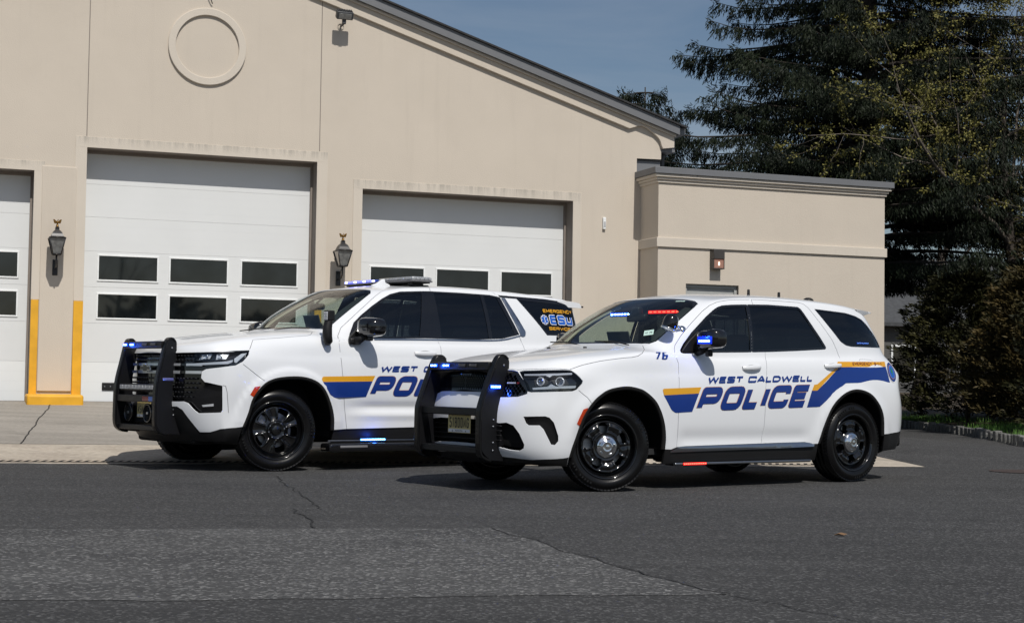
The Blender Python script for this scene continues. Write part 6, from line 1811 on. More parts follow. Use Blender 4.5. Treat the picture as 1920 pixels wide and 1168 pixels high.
    for y in (.30, -.14):
        m = MB(); M = frame_M((-1.00, y, .555), (-1, 0, 0))
        m.lathe([(.0, -.09), (.05, -.09), (.085, -.03), (.095, .0), (.095, .018), (.082, .020), (.078, .008)], BLACKGLOSS, n=32, M=M)
        for rr in (.025, .045, .065): m.lathe([(rr + .005, .006), (rr, .014), (rr - .005, .006)], BLACKPL, n=28, M=M)
        m.lathe([(.078, .004), (0, .004)], LINER, n=28, M=M)
        m.bevbox(-.02, .02, -.012, .012, .012, .018, .003, SATIN, M)
        m.build('siren_speaker', None, pb_)
    plate(car, (-.975, 0.02, .585), (-1, 0, 0), '45M 12G')
    m = MB(); m.bevbox(-.97, -.90, -.30, .30, .45, .66, .02, LINER); m.build('plate_bracket', None, car)
    cabin(car, dash=(.72, 1.18, .80, .9, 1.385), floor=.45, x1=4.0, seats=((1.62, .42), (1.62, -.42)), rear=(2.62,), zs=.80, hw=.86, tan=True, div=2.10, laptop=(1.06, .10, 1.42))
    w0 = make_wheel('alloy', .405, .270, .282)
    for x, y, mir, st in ((0, -.86, 0, 1), (3.10, -.86, 0, 0), (0, .86, 1, 1), (3.10, .86, 1, 0)):
        w = w0 if (x == 0 and y < 0) else copy_tree(w0)
        w.parent = car; w.location = (x, y, .405)
        w.rotation_euler = (0, R(22 + 50 * x), (math.pi if mir else 0) + (R(-14) if st else 0))
    under(car, -.75, 4.1, .78, .26, .42)
    car['label'] = 'taller white police SUV behind, with roof light bar, all black wheels and ESU window lettering'
    car['category'] = 'police car'; car['group'] = 'police SUVs parked by the fire station'
    car.location = loc; car.rotation_euler = (0, 0, rz)
    return car, B
# ------------------------------------------------------------------ ground, station, trees
PSI = .3543
TV = Vector((math.cos(PSI), math.sin(PSI), 0)); NV = Vector((-math.sin(PSI), math.cos(PSI), 0))
ORG = NV * 24.39
def SN(s, n, z=0.): return ORG + TV * s + NV * n + Vector((0, 0, z))
def to_sn(x, y):
    p = Vector((x, y, 0)) - ORG
    return p.dot(TV), p.dot(NV)
FRONT = [(-14, -5.6), (.6, -7.80), (10.64, -9.42)]
def front_n(s): return float(np.interp(s, [p[0] for p in FRONT], [p[1] for p in FRONT]))
def gz(x, y):
    s, n = to_sn(x, y)
    a = max(0., min(1., (n - front_n(s)) / (0 - front_n(s)))) * .505
    f = max(0., min(1., (16.5 - s) / 5.2))
    f = f * f * (3 - 2 * f)
    return a * f
def gz_sn(s, n):
    p = SN(s, n); return gz(p.x, p.y)

def mat_ground(name, c1, c2, speck, sscale, bump, rough=.9, big=.5, stain=.2, spk_amt=.5):
    m, nt, b = nodes(name); L = nt.links.new
    tc = N(nt, 'ShaderNodeTexCoord')
    n1 = N(nt, 'ShaderNodeTexNoise', i_Scale=big, i_Detail=6., i_Roughness=.6); L(tc.outputs['Object'], n1.inputs['Vector'])
    r1 = N(nt, 'ShaderNodeMapRange', i_1=.32, i_2=.68); L(n1.outputs['Fac'], r1.inputs[0])
    mx = N(nt, 'ShaderNodeMix', data_type='RGBA'); mx.inputs[6].default_value = (*c1, 1); mx.inputs[7].default_value = (*c2, 1); L(r1.outputs[0], mx.inputs[0])
    v = N(nt, 'ShaderNodeTexVoronoi', i_Scale=sscale); L(tc.outputs['Object'], v.inputs['Vector'])
    bw = N(nt, 'ShaderNodeSeparateColor'); L(v.outputs['Color'], bw.inputs[0])
    p = N(nt, 'ShaderNodeMapRange', i_1=.72, i_2=.98, i_3=0., i_4=spk_amt); L(bw.outputs[0], p.inputs[0])
    mx2 = N(nt, 'ShaderNodeMix', data_type='RGBA'); mx2.inputs[7].default_value = (*speck, 1); L(mx.outputs[2], mx2.inputs[6]); L(p.outputs[0], mx2.inputs[0])
    n2 = N(nt, 'ShaderNodeTexNoise', i_Scale=sscale * .35, i_Detail=5.); L(tc.outputs['Object'], n2.inputs['Vector'])
    r2 = N(nt, 'ShaderNodeMapRange', i_1=.3, i_2=.7, i_3=1 - stain, i_4=1 + stain); L(n2.outputs['Fac'], r2.inputs[0])
    sc = N(nt, 'ShaderNodeVectorMath', operation='SCALE'); L(mx2.outputs[2], sc.inputs[0]); L(r2.outputs[0], sc.inputs['Scale']); L(sc.outputs[0], b.inputs['Base Color'])
    n4 = N(nt, 'ShaderNodeTexNoise', i_Scale=1.7, i_Detail=3., i_Distortion=1.2); L(tc.outputs['Object'], n4.inputs['Vector'])
    r4 = N(nt, 'ShaderNodeMapRange', i_1=.60, i_2=.74, i_3=1., i_4=.80); L(n4.outputs['Fac'], r4.inputs[0])
    mp4 = N(nt, 'ShaderNodeMapping'); mp4.inputs['Scale'].default_value = (.25, 2.2, 1.); mp4.inputs['Rotation'].default_value = (0, 0, .25); L(tc.outputs['Object'], mp4.inputs[0])
    n5 = N(nt, 'ShaderNodeTexNoise', i_Scale=1.3, i_Detail=4.); L(mp4.outputs[0], n5.inputs['Vector'])
    r5 = N(nt, 'ShaderNodeMapRange', i_1=.35, i_2=.65, i_3=.90, i_4=1.10); L(n5.outputs['Fac'], r5.inputs[0])
    m4 = N(nt, 'ShaderNodeMath', operation='MULTIPLY'); L(r4.outputs[0], m4.inputs[0]); L(r5.outputs[0], m4.inputs[1])
    s4 = N(nt, 'ShaderNodeVectorMath', operation='SCALE'); L(sc.outputs[0], s4.inputs[0]); L(m4.outputs[0], s4.inputs['Scale']); L(s4.outputs[0], b.inputs['Base Color'])
    bp = N(nt, 'ShaderNodeBump', i_Strength=bump, i_Distance=.012); L(v.outputs['Distance'], bp.inputs['Height']); L(bp.outputs[0], b.inputs['Normal'])
    b.inputs['Roughness'].default_value = rough; b.inputs['Specular IOR Level'].default_value = .35
    return m
ASPH = mat_ground('asphalt', (.032, .032, .0325), (.043, .043, .043), (.17, .17, .17), 75, .5, big=.35, spk_amt=.55)
ASPH2 = mat_ground('old_asphalt', (.053, .053, .054), (.076, .076, .076), (.25, .25, .245), 60, .9, big=.9, spk_amt=.75)
CONC = mat_ground('concrete_apron', (.255, .235, .205), (.31, .285, .25), (.36, .34, .30), 60, .15, big=.6, stain=.10, spk_amt=.3)
CONC2 = mat_ground('concrete_gutter', (.37, .32, .26), (.44, .39, .32), (.5, .46, .4), 50, .2, big=1.5, stain=.14, spk_amt=.3)
CRACK = plain('crack_dark', (.012, .012, .012), .95)
RUST = plain('rusty_grate', (.07, .045, .03), .8, var=.3, scale=20)
SOIL = mat_ground('soil', (.045, .034, .022), (.07, .055, .035), (.12, .09, .05), 30, .6)
STONE = mat_ground('granite_block', (.10, .10, .095), (.19, .19, .18), (.28, .28, .27), 90, .5, big=4., stain=.25)
GRASS = plain('grass_blades', (.085, .19, .028), .7, var=.35, scale=8)

def stucco(name, col, stain=True):
    m, nt, b = nodes(name); L = nt.links.new
    tc = N(nt, 'ShaderNodeTexCoord')
    n1 = N(nt, 'ShaderNodeTexNoise', i_Scale=1.1, i_Detail=7., i_Roughness=.62); L(tc.outputs['Object'], n1.inputs['Vector'])
    r1 = N(nt, 'ShaderNodeMapRange', i_1=.25, i_2=.75, i_3=.955, i_4=1.03); L(n1.outputs['Fac'], r1.inputs[0])
    mp = N(nt, 'ShaderNodeMapping'); mp.inputs['Scale'].default_value = (5., 5., .35); L(tc.outputs['Object'], mp.inputs[0])
    n2 = N(nt, 'ShaderNodeTexNoise', i_Scale=1.4, i_Detail=6.); L(mp.outputs[0], n2.inputs['Vector'])
    r2 = N(nt, 'ShaderNodeMapRange', i_1=.55, i_2=.8, i_3=1., i_4=.95 if stain else .97); L(n2.outputs['Fac'], r2.inputs[0])
    mu = N(nt, 'ShaderNodeMath', operation='MULTIPLY'); L(r1.outputs[0], mu.inputs[0]); L(r2.outputs[0], mu.inputs[1])
    sc = N(nt, 'ShaderNodeVectorMath', operation='SCALE'); sc.inputs[0].default_value = col; L(mu.outputs[0], sc.inputs['Scale']); L(sc.outputs[0], b.inputs['Base Color'])
    n3 = N(nt, 'ShaderNodeTexNoise', i_Scale=70., i_Detail=4.); L(tc.outputs['Object'], n3.inputs['Vector'])
    bp = N(nt, 'ShaderNodeBump', i_Strength=.35, i_Distance=.01); L(n3.outputs['Fac'], bp.inputs['Height']); L(bp.outputs[0], b.inputs['Normal'])
    b.inputs['Roughness'].default_value = .92; b.inputs['Specular IOR Level'].default_value = .2
    return m
STUC = stucco('stucco', (.565, .505, .428))
STUCT = stucco('stucco_trim', (.59, .535, .46))
def add_drips(m):
    nt = m.node_tree; L = nt.links.new; b = nt.nodes['Principled BSDF']
    src = b.inputs['Base Color'].links[0].from_socket
    tc = N(nt, 'ShaderNodeTexCoord'); sp = N(nt, 'ShaderNodeSeparateXYZ'); L(tc.outputs['Generated'], sp.inputs[0])
    r = N(nt, 'ShaderNodeMapRange', i_1=.945, i_2=1.0); L(sp.outputs[2], r.inputs[0])
    mp = N(nt, 'ShaderNodeMapping'); mp.inputs['Scale'].default_value = (7., 1., .5); L(tc.outputs['Object'], mp.inputs[0])
    n = N(nt, 'ShaderNodeTexNoise', i_Scale=1.6, i_Detail=8., i_Roughness=.7); L(mp.outputs[0], n.inputs['Vector'])
    q = N(nt, 'ShaderNodeMapRange', i_1=.42, i_2=.72); L(n.outputs['Fac'], q.inputs[0])
    mu = N(nt, 'ShaderNodeMath', operation='MULTIPLY'); L(r.outputs[0], mu.inputs[0]); L(q.outputs[0], mu.inputs[1])
    m2 = N(nt, 'ShaderNodeMath', operation='MULTIPLY'); m2.inputs[1].default_value = .75; L(mu.outputs[0], m2.inputs[0])
    mx = N(nt, 'ShaderNodeMix', data_type='RGBA'); mx.inputs[7].default_value = (.20, .19, .17, 1); L(m2.outputs[0], mx.inputs[0]); L(src, mx.inputs[6]); L(mx.outputs[2], b.inputs['Base Color'])
STUCD = stucco('stucco_surround', (.59, .535, .46)); add_drips(STUCD)
DOORW = plain('door_enamel', (.67, .685, .685), .55, var=.02, scale=1.5)
DOORL = plain('door_enamel_new', (.74, .76, .76), .5, var=.02, scale=1.5)
FRAMEW = plain('pane_frame', (.78, .80, .80), .5)
PANE = plain('dark_pane', (.007, .009, .010), .03, var=.6, scale=3., spec=.75)
GREYM = plain('grey_metal', (.15, .155, .165), .5, var=.05)
ROOFM = plain('shingle', (.03, .03, .032), .9, var=.3, scale=12)
YEL = plain('safety_yellow', (.70, .36, .016), .6, var=.10, scale=5, bump=.25)
JAMB = plain('jamb_shade_joint', (.22, .19, .165), .8)  # shade painted into right jambs and lintels; also the dark joints
BRASS = plain('old_brass', (.22, .12, .03), .35, metal=.8)
LANT = plain('lantern_iron', (.018, .018, .020), .4)
LGLASS = plain('milky_pane', (.16, .165, .165), .10, coat=.6, var=.35, scale=14)
LAMPG = plain('lamp_glow', (.22, .13, .10), .3, emit=(1., .42, .28), es=.12)
BULB = plain('bulb', (1, .9, .8), .3, emit=(1., .75, .6), es=2.)

def sheet(name, polys, mat, lift, step=.5, kind='structure', coords='sn', label=None):
    V, F = flat_mesh(polys, (), step)
    P = []
    for a, b in V:
        if coords == 'sn': p = SN(a, b); P.append((p.x, p.y, gz(p.x, p.y) + lift))
        else: P.append((a, b, gz(a, b) + lift))
    m = MB(); m.add(P, F.tolist(), mat, True); o = m.build(name)
    # faces up
    bm = bmesh.new(); bm.from_mesh(o.data)
    for f in bm.faces:
        f.normal_update()
        if f.normal.z < 0: f.normal_flip()
    bm.to_mesh(o.data); bm.free()
    if kind: o['kind'] = kind
    return o

def wobble(line, amp, seed, step=.12):
    rnd = random.Random(seed); L = dens([tuple(p) for p in line], step, False); out = []
    w = 0
    for i, p in enumerate(L):
        w = w * .7 + rnd.uniform(-amp, amp)
        out.append((p[0] + w * .6, p[1] + w))
    return out

def build_ground():
    # one big sheet: fine near, coarse far
    xs = [-900, -300, -120, -60, -30] + [-20 + i for i in range(46)] + [32, 45, 80, 160, 400, 900]
    ys = [-60, -20, -5] + [i * .8 for i in range(0, 56)] + [50, 60, 80, 120, 250, 600, 1500]
    m = MB(); V = [(x, y, gz(x, y)) for y in ys for x in xs]; n = len(xs)
    m.add(V, [(j * n + i, j * n + i + 1, (j + 1) * n + i + 1, (j + 1) * n + i) for j in range(len(ys) - 1) for i in range(n - 1)], ASPH, True)
    tag(m.build('ground'), kind='structure')
    sheet('concrete_apron', [[(-14, -3.85), (.6, -5.95), (10.80, -7.60), (11.05, -.01), (-14, -.01)]], CONC, .005, .7)
    sheet('gutter_strip', [[(-14, -5.62), (.6, -7.80), (10.64, -9.42), (10.80, -7.61), (.6, -5.96), (-14, -3.86)]], CONC2, .007, .5)
    # slab joints
    js = []
    for s0, s1 in ((.85, 1.55), (5.9, 6.05), (-3.4, -3.6)):
        js.append(ribbon(wobble([(s0, front_n(s0) + 1.85), (s1, -.3)], .018, 3 + int(s0 * 10)), .016))
    js.append(ribbon(wobble([(-13.8, -3.84), (.6, -5.94), (10.7, -7.58)], .006, 9), .022))
    sheet('slab_joint', js, CRACK, .0095, None)
    # trench drain: frame and bars
    g = MB(); a = Vector((.938, -.163 * .95, 0))
    def dr(s): return (s, front_n(s) + .20)
    k = 0
    frame = []
    for s0, s1 in ((-12, .6), (.6, 9.9)):
        p0, p1 = dr(s0), dr(s1)
        P0, P1 = SN(*p0), SN(*p1); d = (P1 - P0); Ln = d.length; d.normalize(); nrm = Vector((-d.y, d.x, 0))
        z = .011
        for o_ in (-.075, .075):
            q = [P0 + nrm * (o_ - .012), P1 + nrm * (o_ - .012), P1 + nrm * (o_ + .012), P0 + nrm * (o_ + .012)]
            g.add([(v.x, v.y, gz(v.x, v.y) + z) for v in q], [(0, 1, 2, 3)], RUST)
        q = [P0 - nrm * .062, P1 - nrm * .062, P1 + nrm * .062, P0 + nrm * .062]
        g.add([(v.x, v.y, gz(v.x, v.y) + .0095) for v in q], [(0, 1, 2, 3)], CRACK)
        n_ = int(Ln / .085)
        for i in range(n_):
            c = P0 + d * (i + .5) * Ln / n_
            q = [c - d * .021 - nrm * .060 - d * .02, c + d * .021 - nrm * .060 - d * .02, c + d * .021 + nrm * .060 + d * .02, c - d * .021 + nrm * .060 + d * .02]
            g.add([(v.x, v.y, gz(v.x, v.y) + .014) for v in q], [(0, 1, 2, 3)], MATS['grate_bar'])
    tag(g.build('trench_drain'), 'long rusty slotted trench drain set in the concrete edge of the apron', 'drain')
    # older coarse patch
    patch = [(-9, 9.0), (-3.05, 9.24), (-.08, 9.74), (.12, 9.2), (.36, 8.35), (.65, 7.55), (.98, 6.86), (.55, 6.80), (-.05, 6.70), (-1.24, 6.46), (-2.09, 6.36), (-9, 5.9)]
    edge = wobble(patch + [patch[0]], .018, 5, .1)[:-1]
    sheet('asphalt_patch', [edge], ASPH2, .002, .5, coords='xy')
    cr = []
    for ln, w, sd in (([(-2.22, 14.6), (-1.9, 13.2), (-1.45, 11.6), (-1.34, 10.93), (-1.5, 10.8)], .010, 1), ([(-1.55, 10.9), (-1.3, 10.1), (-1.21, 9.58)], .013, 2), ([(.96, 6.9), (1.4, 6.2), (1.9, 5.3)], .008, 3),
                      ([(-.1, 9.77), (.10, 9.22), (.62, 7.6), (.98, 6.86)], .010, 4), ([(2.3, 14.6), (3.3, 12.7), (3.75, 11.4), (5.2, 10.4)], .004, 6), ([(1.9, 14.9), (2.7, 14.3), (3.5, 13.7)], .007, 8)):
        cr.append(ribbon(wobble(ln, .030, sd, .09), w))
    sheet('asphalt_crack', cr, CRACK, .0045, None, coords='xy')
    # bank, grass and the stone kerb on the right
    kerb = [(8.95, 46), (8.9, 38), (8.86, 34.8), (8.74, 29.7), (8.45, 26.5), (8.05, 24.1), (7.95, 22.5), (8.3, 20.8), (9.6, 18.8), (12, 17.6), (18, 17)]
    kl = smooth_line(kerb, 6)
    V, F = flat_mesh([kl + [(60, 17), (60, 80), (8.95, 80)]], (), 1.5)
    m = MB(); P = []
    for x, y in V:
        d = min((x - a[0]) ** 2 + (y - a[1]) ** 2 for a in kl) ** .5
        P.append((x, y, .10 + min(.5, d * .06) + .05 * math.sin(x * 1.3) * math.cos(y * .9) * min(1, d)))
    m.add(P, F.tolist(), SOIL, True); tag(m.build('planting_bank'), kind='structure')
    # granite blocks
    m = MB(); rnd = random.Random(4); L = dens(kl, .26, False)
    for i in range(len(L) - 1):
        a, b = Vector((*L[i], 0)), Vector((*L[i + 1], 0)); c = (a + b) / 2; d = (b - a).normalized()
        if c.y > 40: continue
        M = Matrix.Translation((c.x, c.y, gz(c.x, c.y))) @ Matrix.Rotation(math.atan2(d.y, d.x) + rnd.uniform(-.04, .04), 4, 'Z')
        m.bevbox(-.122, .122, -.06 + rnd.uniform(-.01, .01), .06, -.05, .165 + rnd.uniform(-.015, .015), .018, STONE, M, seg=2)
    tag(m.build('stone_kerb'), 'low kerb of grey granite blocks edging the shrubs on the right', 'kerb')
    # grass
    rnd = random.Random(12); vs = []; fs = []
    for _ in range(15000):
        i = rnd.randrange(len(kl)); x = kl[i][0] + rnd.uniform(.05, 1.0) ** 1.3 * 1.5; y = kl[i][1] + rnd.uniform(-.4, .4)
        if y > 40 or y < 17.5: continue
        if math.sin(y * 1.1 + 1.0) + math.sin(x * 2 + y * .4) * .6 < -.4: continue
        h = rnd.uniform(.05, .15); a = rnd.uniform(0, 6.28); dx, dy = math.cos(a) * .007, math.sin(a) * .007; lx, ly = rnd.uniform(-.05, .05), rnd.uniform(-.05, .05)
        k = len(vs); z = .11 + (x - kl[i][0]) * .06
        vs += [(x - dx, y - dy, z), (x + dx, y + dy, z), (x + lx, y + ly, z + h)]; fs.append((k, k + 1, k + 2))
    m = MB(); m.add(vs, fs, GRASS); tag(m.build('grass', GRASS), 'patchy green grass along the stone kerb', 'grass', kind='stuff')
    # small things on the asphalt
    m = MB(); m.add([(.0, 0, .004), (.05, .012, .02), (.09, .0, .012), (.06, -.03, .006), (.03, -.025, .016)], [(0, 1, 2), (0, 2, 3), (0, 3, 4)], plain('dry_leaf', (.17, .10, .05), .8))
    o = m.build('dry_leaf'); o.location = (2.02, 9.6, .0); tag(o, 'dry brown leaf lying on the dark asphalt', 'leaf')
    m = MB(); m.lathe([(0, .006), (.34, .006), (.36, .004)], plain('manhole_iron', (.05, .035, .03), .7, var=.3, scale=30), n=40)
    o = m.build('manhole_cover'); M_ = (5.7, 17.1, .002); o.location = M_; tag(o, 'rusty round iron cover set in the asphalt at the right edge', 'manhole cover')

def build_station():
    st = empty('fire_station', ORG, PSI, 'cream stucco fire station with three tall overhead doors and a flat roofed side wing', 'building')
    def zt(s): return 5.46 + .309 * (12.06 - s) if s > 3.8 else 5.46 + .309 * (12.06 - 3.8) - .309 * (3.8 - s)
    # main facade
    D0 = (-2.55, 1.215, 4.02); D1 = (1.985, 5.605, 4.425); D2 = (6.372, 10.115, 4.033)
    outer = [(-4.5, .3), (11.32, .3), (11.32, 4.85), (11.79, 4.86), (11.79, 5.15), (11.79, zt(11.79) - .2), (3.8, zt(3.8) - .2), (-4.5, zt(-4.5) - .2)]
    holes = [[(a, .30001), (b, .30001), (b, t), (a, t)] for a, b, t in (D0, D1, D2)]
    holes = [[(a, .25), (b, .25), (b, t), (a, t)] for a, b, t in (D0, D1, D2)]
    V, F = flat_mesh([outer], holes, .8)
    m = MB(); m.add([(x, 0, z) for x, z in V], F.tolist(), STUC)
    m.box(11.321, 11.42, .0, .02, .3, 4.55, STUC); m.box(11.30, 11.318, 0.003, 9, .3, 4.85, STUC); m.box(-4.5, 11.3, 8.98, 9, .3, 5.2, STUC); m.box(-4.5, -4.48, 0, 9, .3, 5.2, STUC)
    m.build('wall', None, st, recalc=True)
    for a, b, t in (D0, D1, D2):
        m = MB(); rc = .34 if t > 4.2 else .35
        m.box(a - .004, a, .0, rc, .3, t, STUCT); m.box(b, b + .004, .0, rc, .3, t, JAMB); m.box(a, b, 0, rc, t, t + .004, JAMB)  # right jamb and lintel coloured darker for their shade
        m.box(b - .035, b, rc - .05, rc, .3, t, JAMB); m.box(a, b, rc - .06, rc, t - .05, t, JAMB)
        m.build('reveal', None, st)
        # raised band round the opening
        w = .175 if t > 4.2 else .155
        m = MB()
        m.bevbox(a - w, b + w, -.012, .002, t, t + w * .95, .002, STUCD)
        zb = 2.05
        m.bevbox(a - w, a, -.012, .002, zb, t, .002, STUCD); m.bevbox(b, b + w, -.012, .002, zb if b < 5.7 else .5, t, .002, STUCD)
        m.build('opening_trim', None, st)
        # overhead door
        dr = empty('overhead_door'); dr.parent = st
        m = MB(); z0 = .505; H = (t - z0) / 7
        ys = rc
        m.box(a, b, ys + .03, ys + .05, .3, t, DOORW)
        nsec = 7; zz = [.505, 1.115, 1.725, 2.29, 2.85, 3.385, 3.90, t + .01] if t > 4.2 else [.505, 1.115, 1.725, 2.29, 2.85, 3.385, t + .01]
        for k in range(len(zz) - 1):
            m.bevbox(a + .005, b - .005, ys, ys + .03, zz[k] + .001, zz[k + 1] - .001, .002, DOORL if k == 0 else DOORW)
            nr = 3
            for q in range(1, nr + 1):
                zr = zz[k] + (zz[k + 1] - zz[k]) * q / (nr + 1)
                m.box(a + .02, b - .02, ys - .0006, ys + .001, zr - .0015, zr + .0015, DOORW)
        m.build('door_panels', None, dr)
        m = MB(); m.bevbox(a, b, ys + .0, ys + .03, .49, .507, .004, RUBBER); m.build('bottom_seal', None, dr)
        cs = {D0: [-2.3, -1.18, -.05, ], D1: [2.238, 3.343, 4.480], D2: [6.631, 7.786, 8.948]}[(a, b, t)]
        ww = {D0: 1.07, D1: .895, D2: .917}[(a, b, t)]
        for z1, z2 in ((1.815, 2.178), (2.41, 2.780)):
            for c in cs:
                m = MB(); q = .026
                m.bevbox(c - q, c + ww + q, ys - .014, ys + .004, z2, z2 + q, .004, FRAMEW); m.bevbox(c - q, c + ww + q, ys - .014, ys + .004, z1 - q, z1, .004, FRAMEW)
                m.bevbox(c - q, c, ys - .0135, ys + .004, z1, z2, .004, FRAMEW); m.bevbox(c + ww, c + ww + q, ys - .0135, ys + .004, z1, z2, .004, FRAMEW)
                fr = m.build('window_frame', None, dr)
                m = MB(); m.box(c, c + ww, ys - .005, ys - .003, z1, z2, PANE); m.build('pane', None, fr)
        if t > 4.2:
            m = MB(); m.bevbox(2.33, 2.60, ys - .02, ys, .68, .80, .01, BLACKPL)
            m.lathe([(.012, 0), (.01, .006), (0, .008)], STEEL, n=10, M=frame_M((2.37, ys - .02, .74), (0, -1, 0))); m.lathe([(.012, 0), (.01, .006), (0, .008)], STEEL, n=10, M=frame_M((2.46, ys - .02, .74), (0, -1, 0)))
            m.build('lift_handle', None, dr)
    # round relief, joints
    m = MB(); c = (3.79, 6.148)
    V, F = flat_mesh([[(c[0] + .615 * math.cos(t * math.pi / 36), c[1] + .615 * math.sin(t * math.pi / 36)) for t in range(72)]], [[(c[0] + .500 * math.cos(t * math.pi / 36), c[1] + .500 * math.sin(t * math.pi / 36)) for t in range(72)]])
    m.lathe([(.50, 0.0), (.50, -.036), (.506, -.042), (.608, -.042), (.615, -.036), (.615, 0.0)], STUCT, n=72, axis='y', M=Matrix.Translation((c[0], 0, c[1])), smooth=False)
    m.build('round_relief', None, st)
    for s, z0 in ((1.975, 4.60), (5.64, 4.60)):
        m = MB(); m.box(s - .007, s + .007, -.0012, .0, z0, zt(s) - .25, JAMB); m.build('control_joint', None, st)
    m = MB(); m.tube([(3.80, -.02, 7.02), (3.79, -.05, 6.96), (3.83, -.05, 6.88), (3.85, -.03, 6.84)], .008, BLACKPL); m.build('wire_end', None, st)
    # raking cornice
    def rake(name, off_t, off_b, n0, mat, s1=12.06, curve=False):
        m = MB()
        left = -4.6
        pts = [(left, zt(left) + off_t), (3.8, zt(3.8) + off_t), (s1, zt(s1) + off_t)]
        if curve:
            pts += [(s1, 5.075), (11.80, 5.045)] + smooth_line([(11.77, 5.10), (11.73, 5.20), (11.62, 5.30), (11.40, 5.42), (11.15, zt(11.15) + off_b)], 4)
        else: pts += [(s1, zt(s1) + off_b)]
        pts += [(3.8, zt(3.8) + off_b), (left, zt(left) + off_b)]
        m.prism(pts, n0, .0 if curve else n0 + .03, mat, axis='y', bevel=.006)
        return m.build(name, None, st)
    rake('rake_moulding', -.18, -.385, -.06, STUC, 12.02, True)
    rake('rake_moulding', -.155, -.205, -.10, STUCT, 12.04)
    rake('fascia', .0, -.165, -.16, GREYM, 12.08)
    m = MB()
    for sg in (1, -1):
        s_end = 12.2 if sg > 0 else -4.8
        v = [(3.8, -.20, zt(3.8) + .03), (s_end, -.20, zt(s_end) + .03), (s_end, 9.3, zt(s_end) + .03), (3.8, 9.3, zt(3.8) + .03)]
        v += [(p[0], p[1], p[2] - .03) for p in v]
        m.add(v, [(0, 1, 2, 3), (4, 7, 6, 5), (0, 4, 5, 1), (1, 5, 6, 2), (2, 6, 7, 3)], ROOFM)
    m.build('roof', None, st)
    m = MB(); m.bevbox(12.08, 12.22, -.10, 9.0, 5.30, 5.44, .02, GREYM); m.bevbox(11.79, 12.08, .03, 9.0, 5.0, 5.35, .01, GREYM); m.build('gutter', None, st)
    m = MB(); m.tube([(12.0, .25, 5.35), (11.98, .25, 5.1), (11.93, .25, 4.9), (11.93, .25, 4.55)], .045, MATS['grey_dark'], n=8); m.build('downspout', None, st)
    m = MB(); m.box(11.33, 11.80, .06, 8.8, 4.60, 4.83, GREYM); m.box(11.33, 11.80, .02, 8.8, 4.83, 4.85, ROOFM); m.build('eave_soffit', None, st)
    # yellow corner guards and their plinth
    for a, b in ((1.217, 1.330), (1.842, 1.985)):
        m = MB(); m.bevbox(a, b, -.030, .06, .50, 2.046, .008, YEL); m.build('corner_guard', None, st)
    m = MB(); m.bevbox(1.335, 1.84, -.030, .002, .66, 4.1, .010, STUC); m.build('pier_facing', None, st)
    m = MB(); m.bevbox(1.165, 1.975, -.70, -.001, .36, .620, .04, YEL, seg=3); m.build('pier_plinth', None, st)
    for a, b in ((5.605, 5.72), (6.25, 6.372)):
        m = MB(); m.bevbox(a, b, -.030, .06, .50, 2.046, .008, YEL); m.build('corner_guard', None, st)
    m = MB(); m.bevbox(5.6, 6.38, -.42, -.001, .36, .615, .04, YEL, seg=3); m.build('pier_plinth', None, st)
    # side wing
    P = -.72
    m = MB()
    dw = (11.94, 12.96, 2.63)
    V, F = flat_mesh([[(11.40, .0), (15.94, .0), (15.94, 4.5), (11.40, 4.5)]], [[(dw[0], -.1), (dw[1], -.1), (dw[1], dw[2]), (dw[0], dw[2])]], .8)
    m.add([(x, P, z) for x, z in V], F.tolist(), STUC)
    m.box(11.40, 11.42, P + .001, .0, .0, 4.5, STUC); m.box(15.92, 15.94, P + .001, 7, 0, 4.5, STUC); m.box(11.42, 15.92, 6.9, 7, 0, 4.5, STUC); m.box(11.42, 15.92, P + .02, 6.9, 4.40, 4.46, ROOFM)
    m.build('wing_wall', None, st, recalc=True)
    m = MB(); m.box(dw[0] - .003, dw[0], P, P + .12, 0, dw[2], STUCT); m.box(dw[1], dw[1] + .003, P, P + .12, 0, dw[2], JAMB); m.box(dw[0], dw[1], P, P + .12, dw[2], dw[2] + .003, JAMB); m.build('reveal', None, st)  # right jamb and head again in the painted shade tone
    m = MB(); m.bevbox(dw[0], dw[1], P + .09, P + .14, 0, dw[2], .004, MATS['door_grey'])
    m.bevbox(dw[0] + .0, dw[1], P + .06, P + .09, dw[2] - .06, dw[2], .004, MATS['door_grey']); m.bevbox(dw[0], dw[0] + .05, P + .06, P + .09, 0, dw[2] - .06, .004, MATS['door_grey']); m.bevbox(dw[1] - .05, dw[1], P + .06, P + .09, 0, dw[2] - .06, .004, MATS['door_grey'])
    m.bevbox(dw[1] - .14, dw[1] - .09, P + .03, P + .09, 1.45, 1.6, .01, STEEL); m.build('side_door', None, st)
    def ringband(name, z0, z1, out, mat, bev=.006):
        m = MB(); m.bevbox(11.40 - out, 15.94 + out, P - out, 6.9, z0, z1, bev, mat); return m.build(name, None, st)
    ringband('string_course', 3.245, 3.405, .035, STUCT)
    m = MB()
    for z0, z1, o_ in ((4.345, 4.395, .030), (4.395, 4.440, .058), (4.440, 4.495, .090)): m.bevbox(11.40 - o_, 15.94 + o_, P - o_, 6.9, z0, z1, .010, STUCT)
    m.build('cornice', None, st)
    m = MB(); m.bevbox(11.40 - .12, 15.94 + .13, P - .12, 6.95, 4.495, 4.605, .006, GREYM); m.box(13.88, 13.884, P - .1215, P - .119, 4.495, 4.60, JAMB); m.build('coping', None, st)
    return st

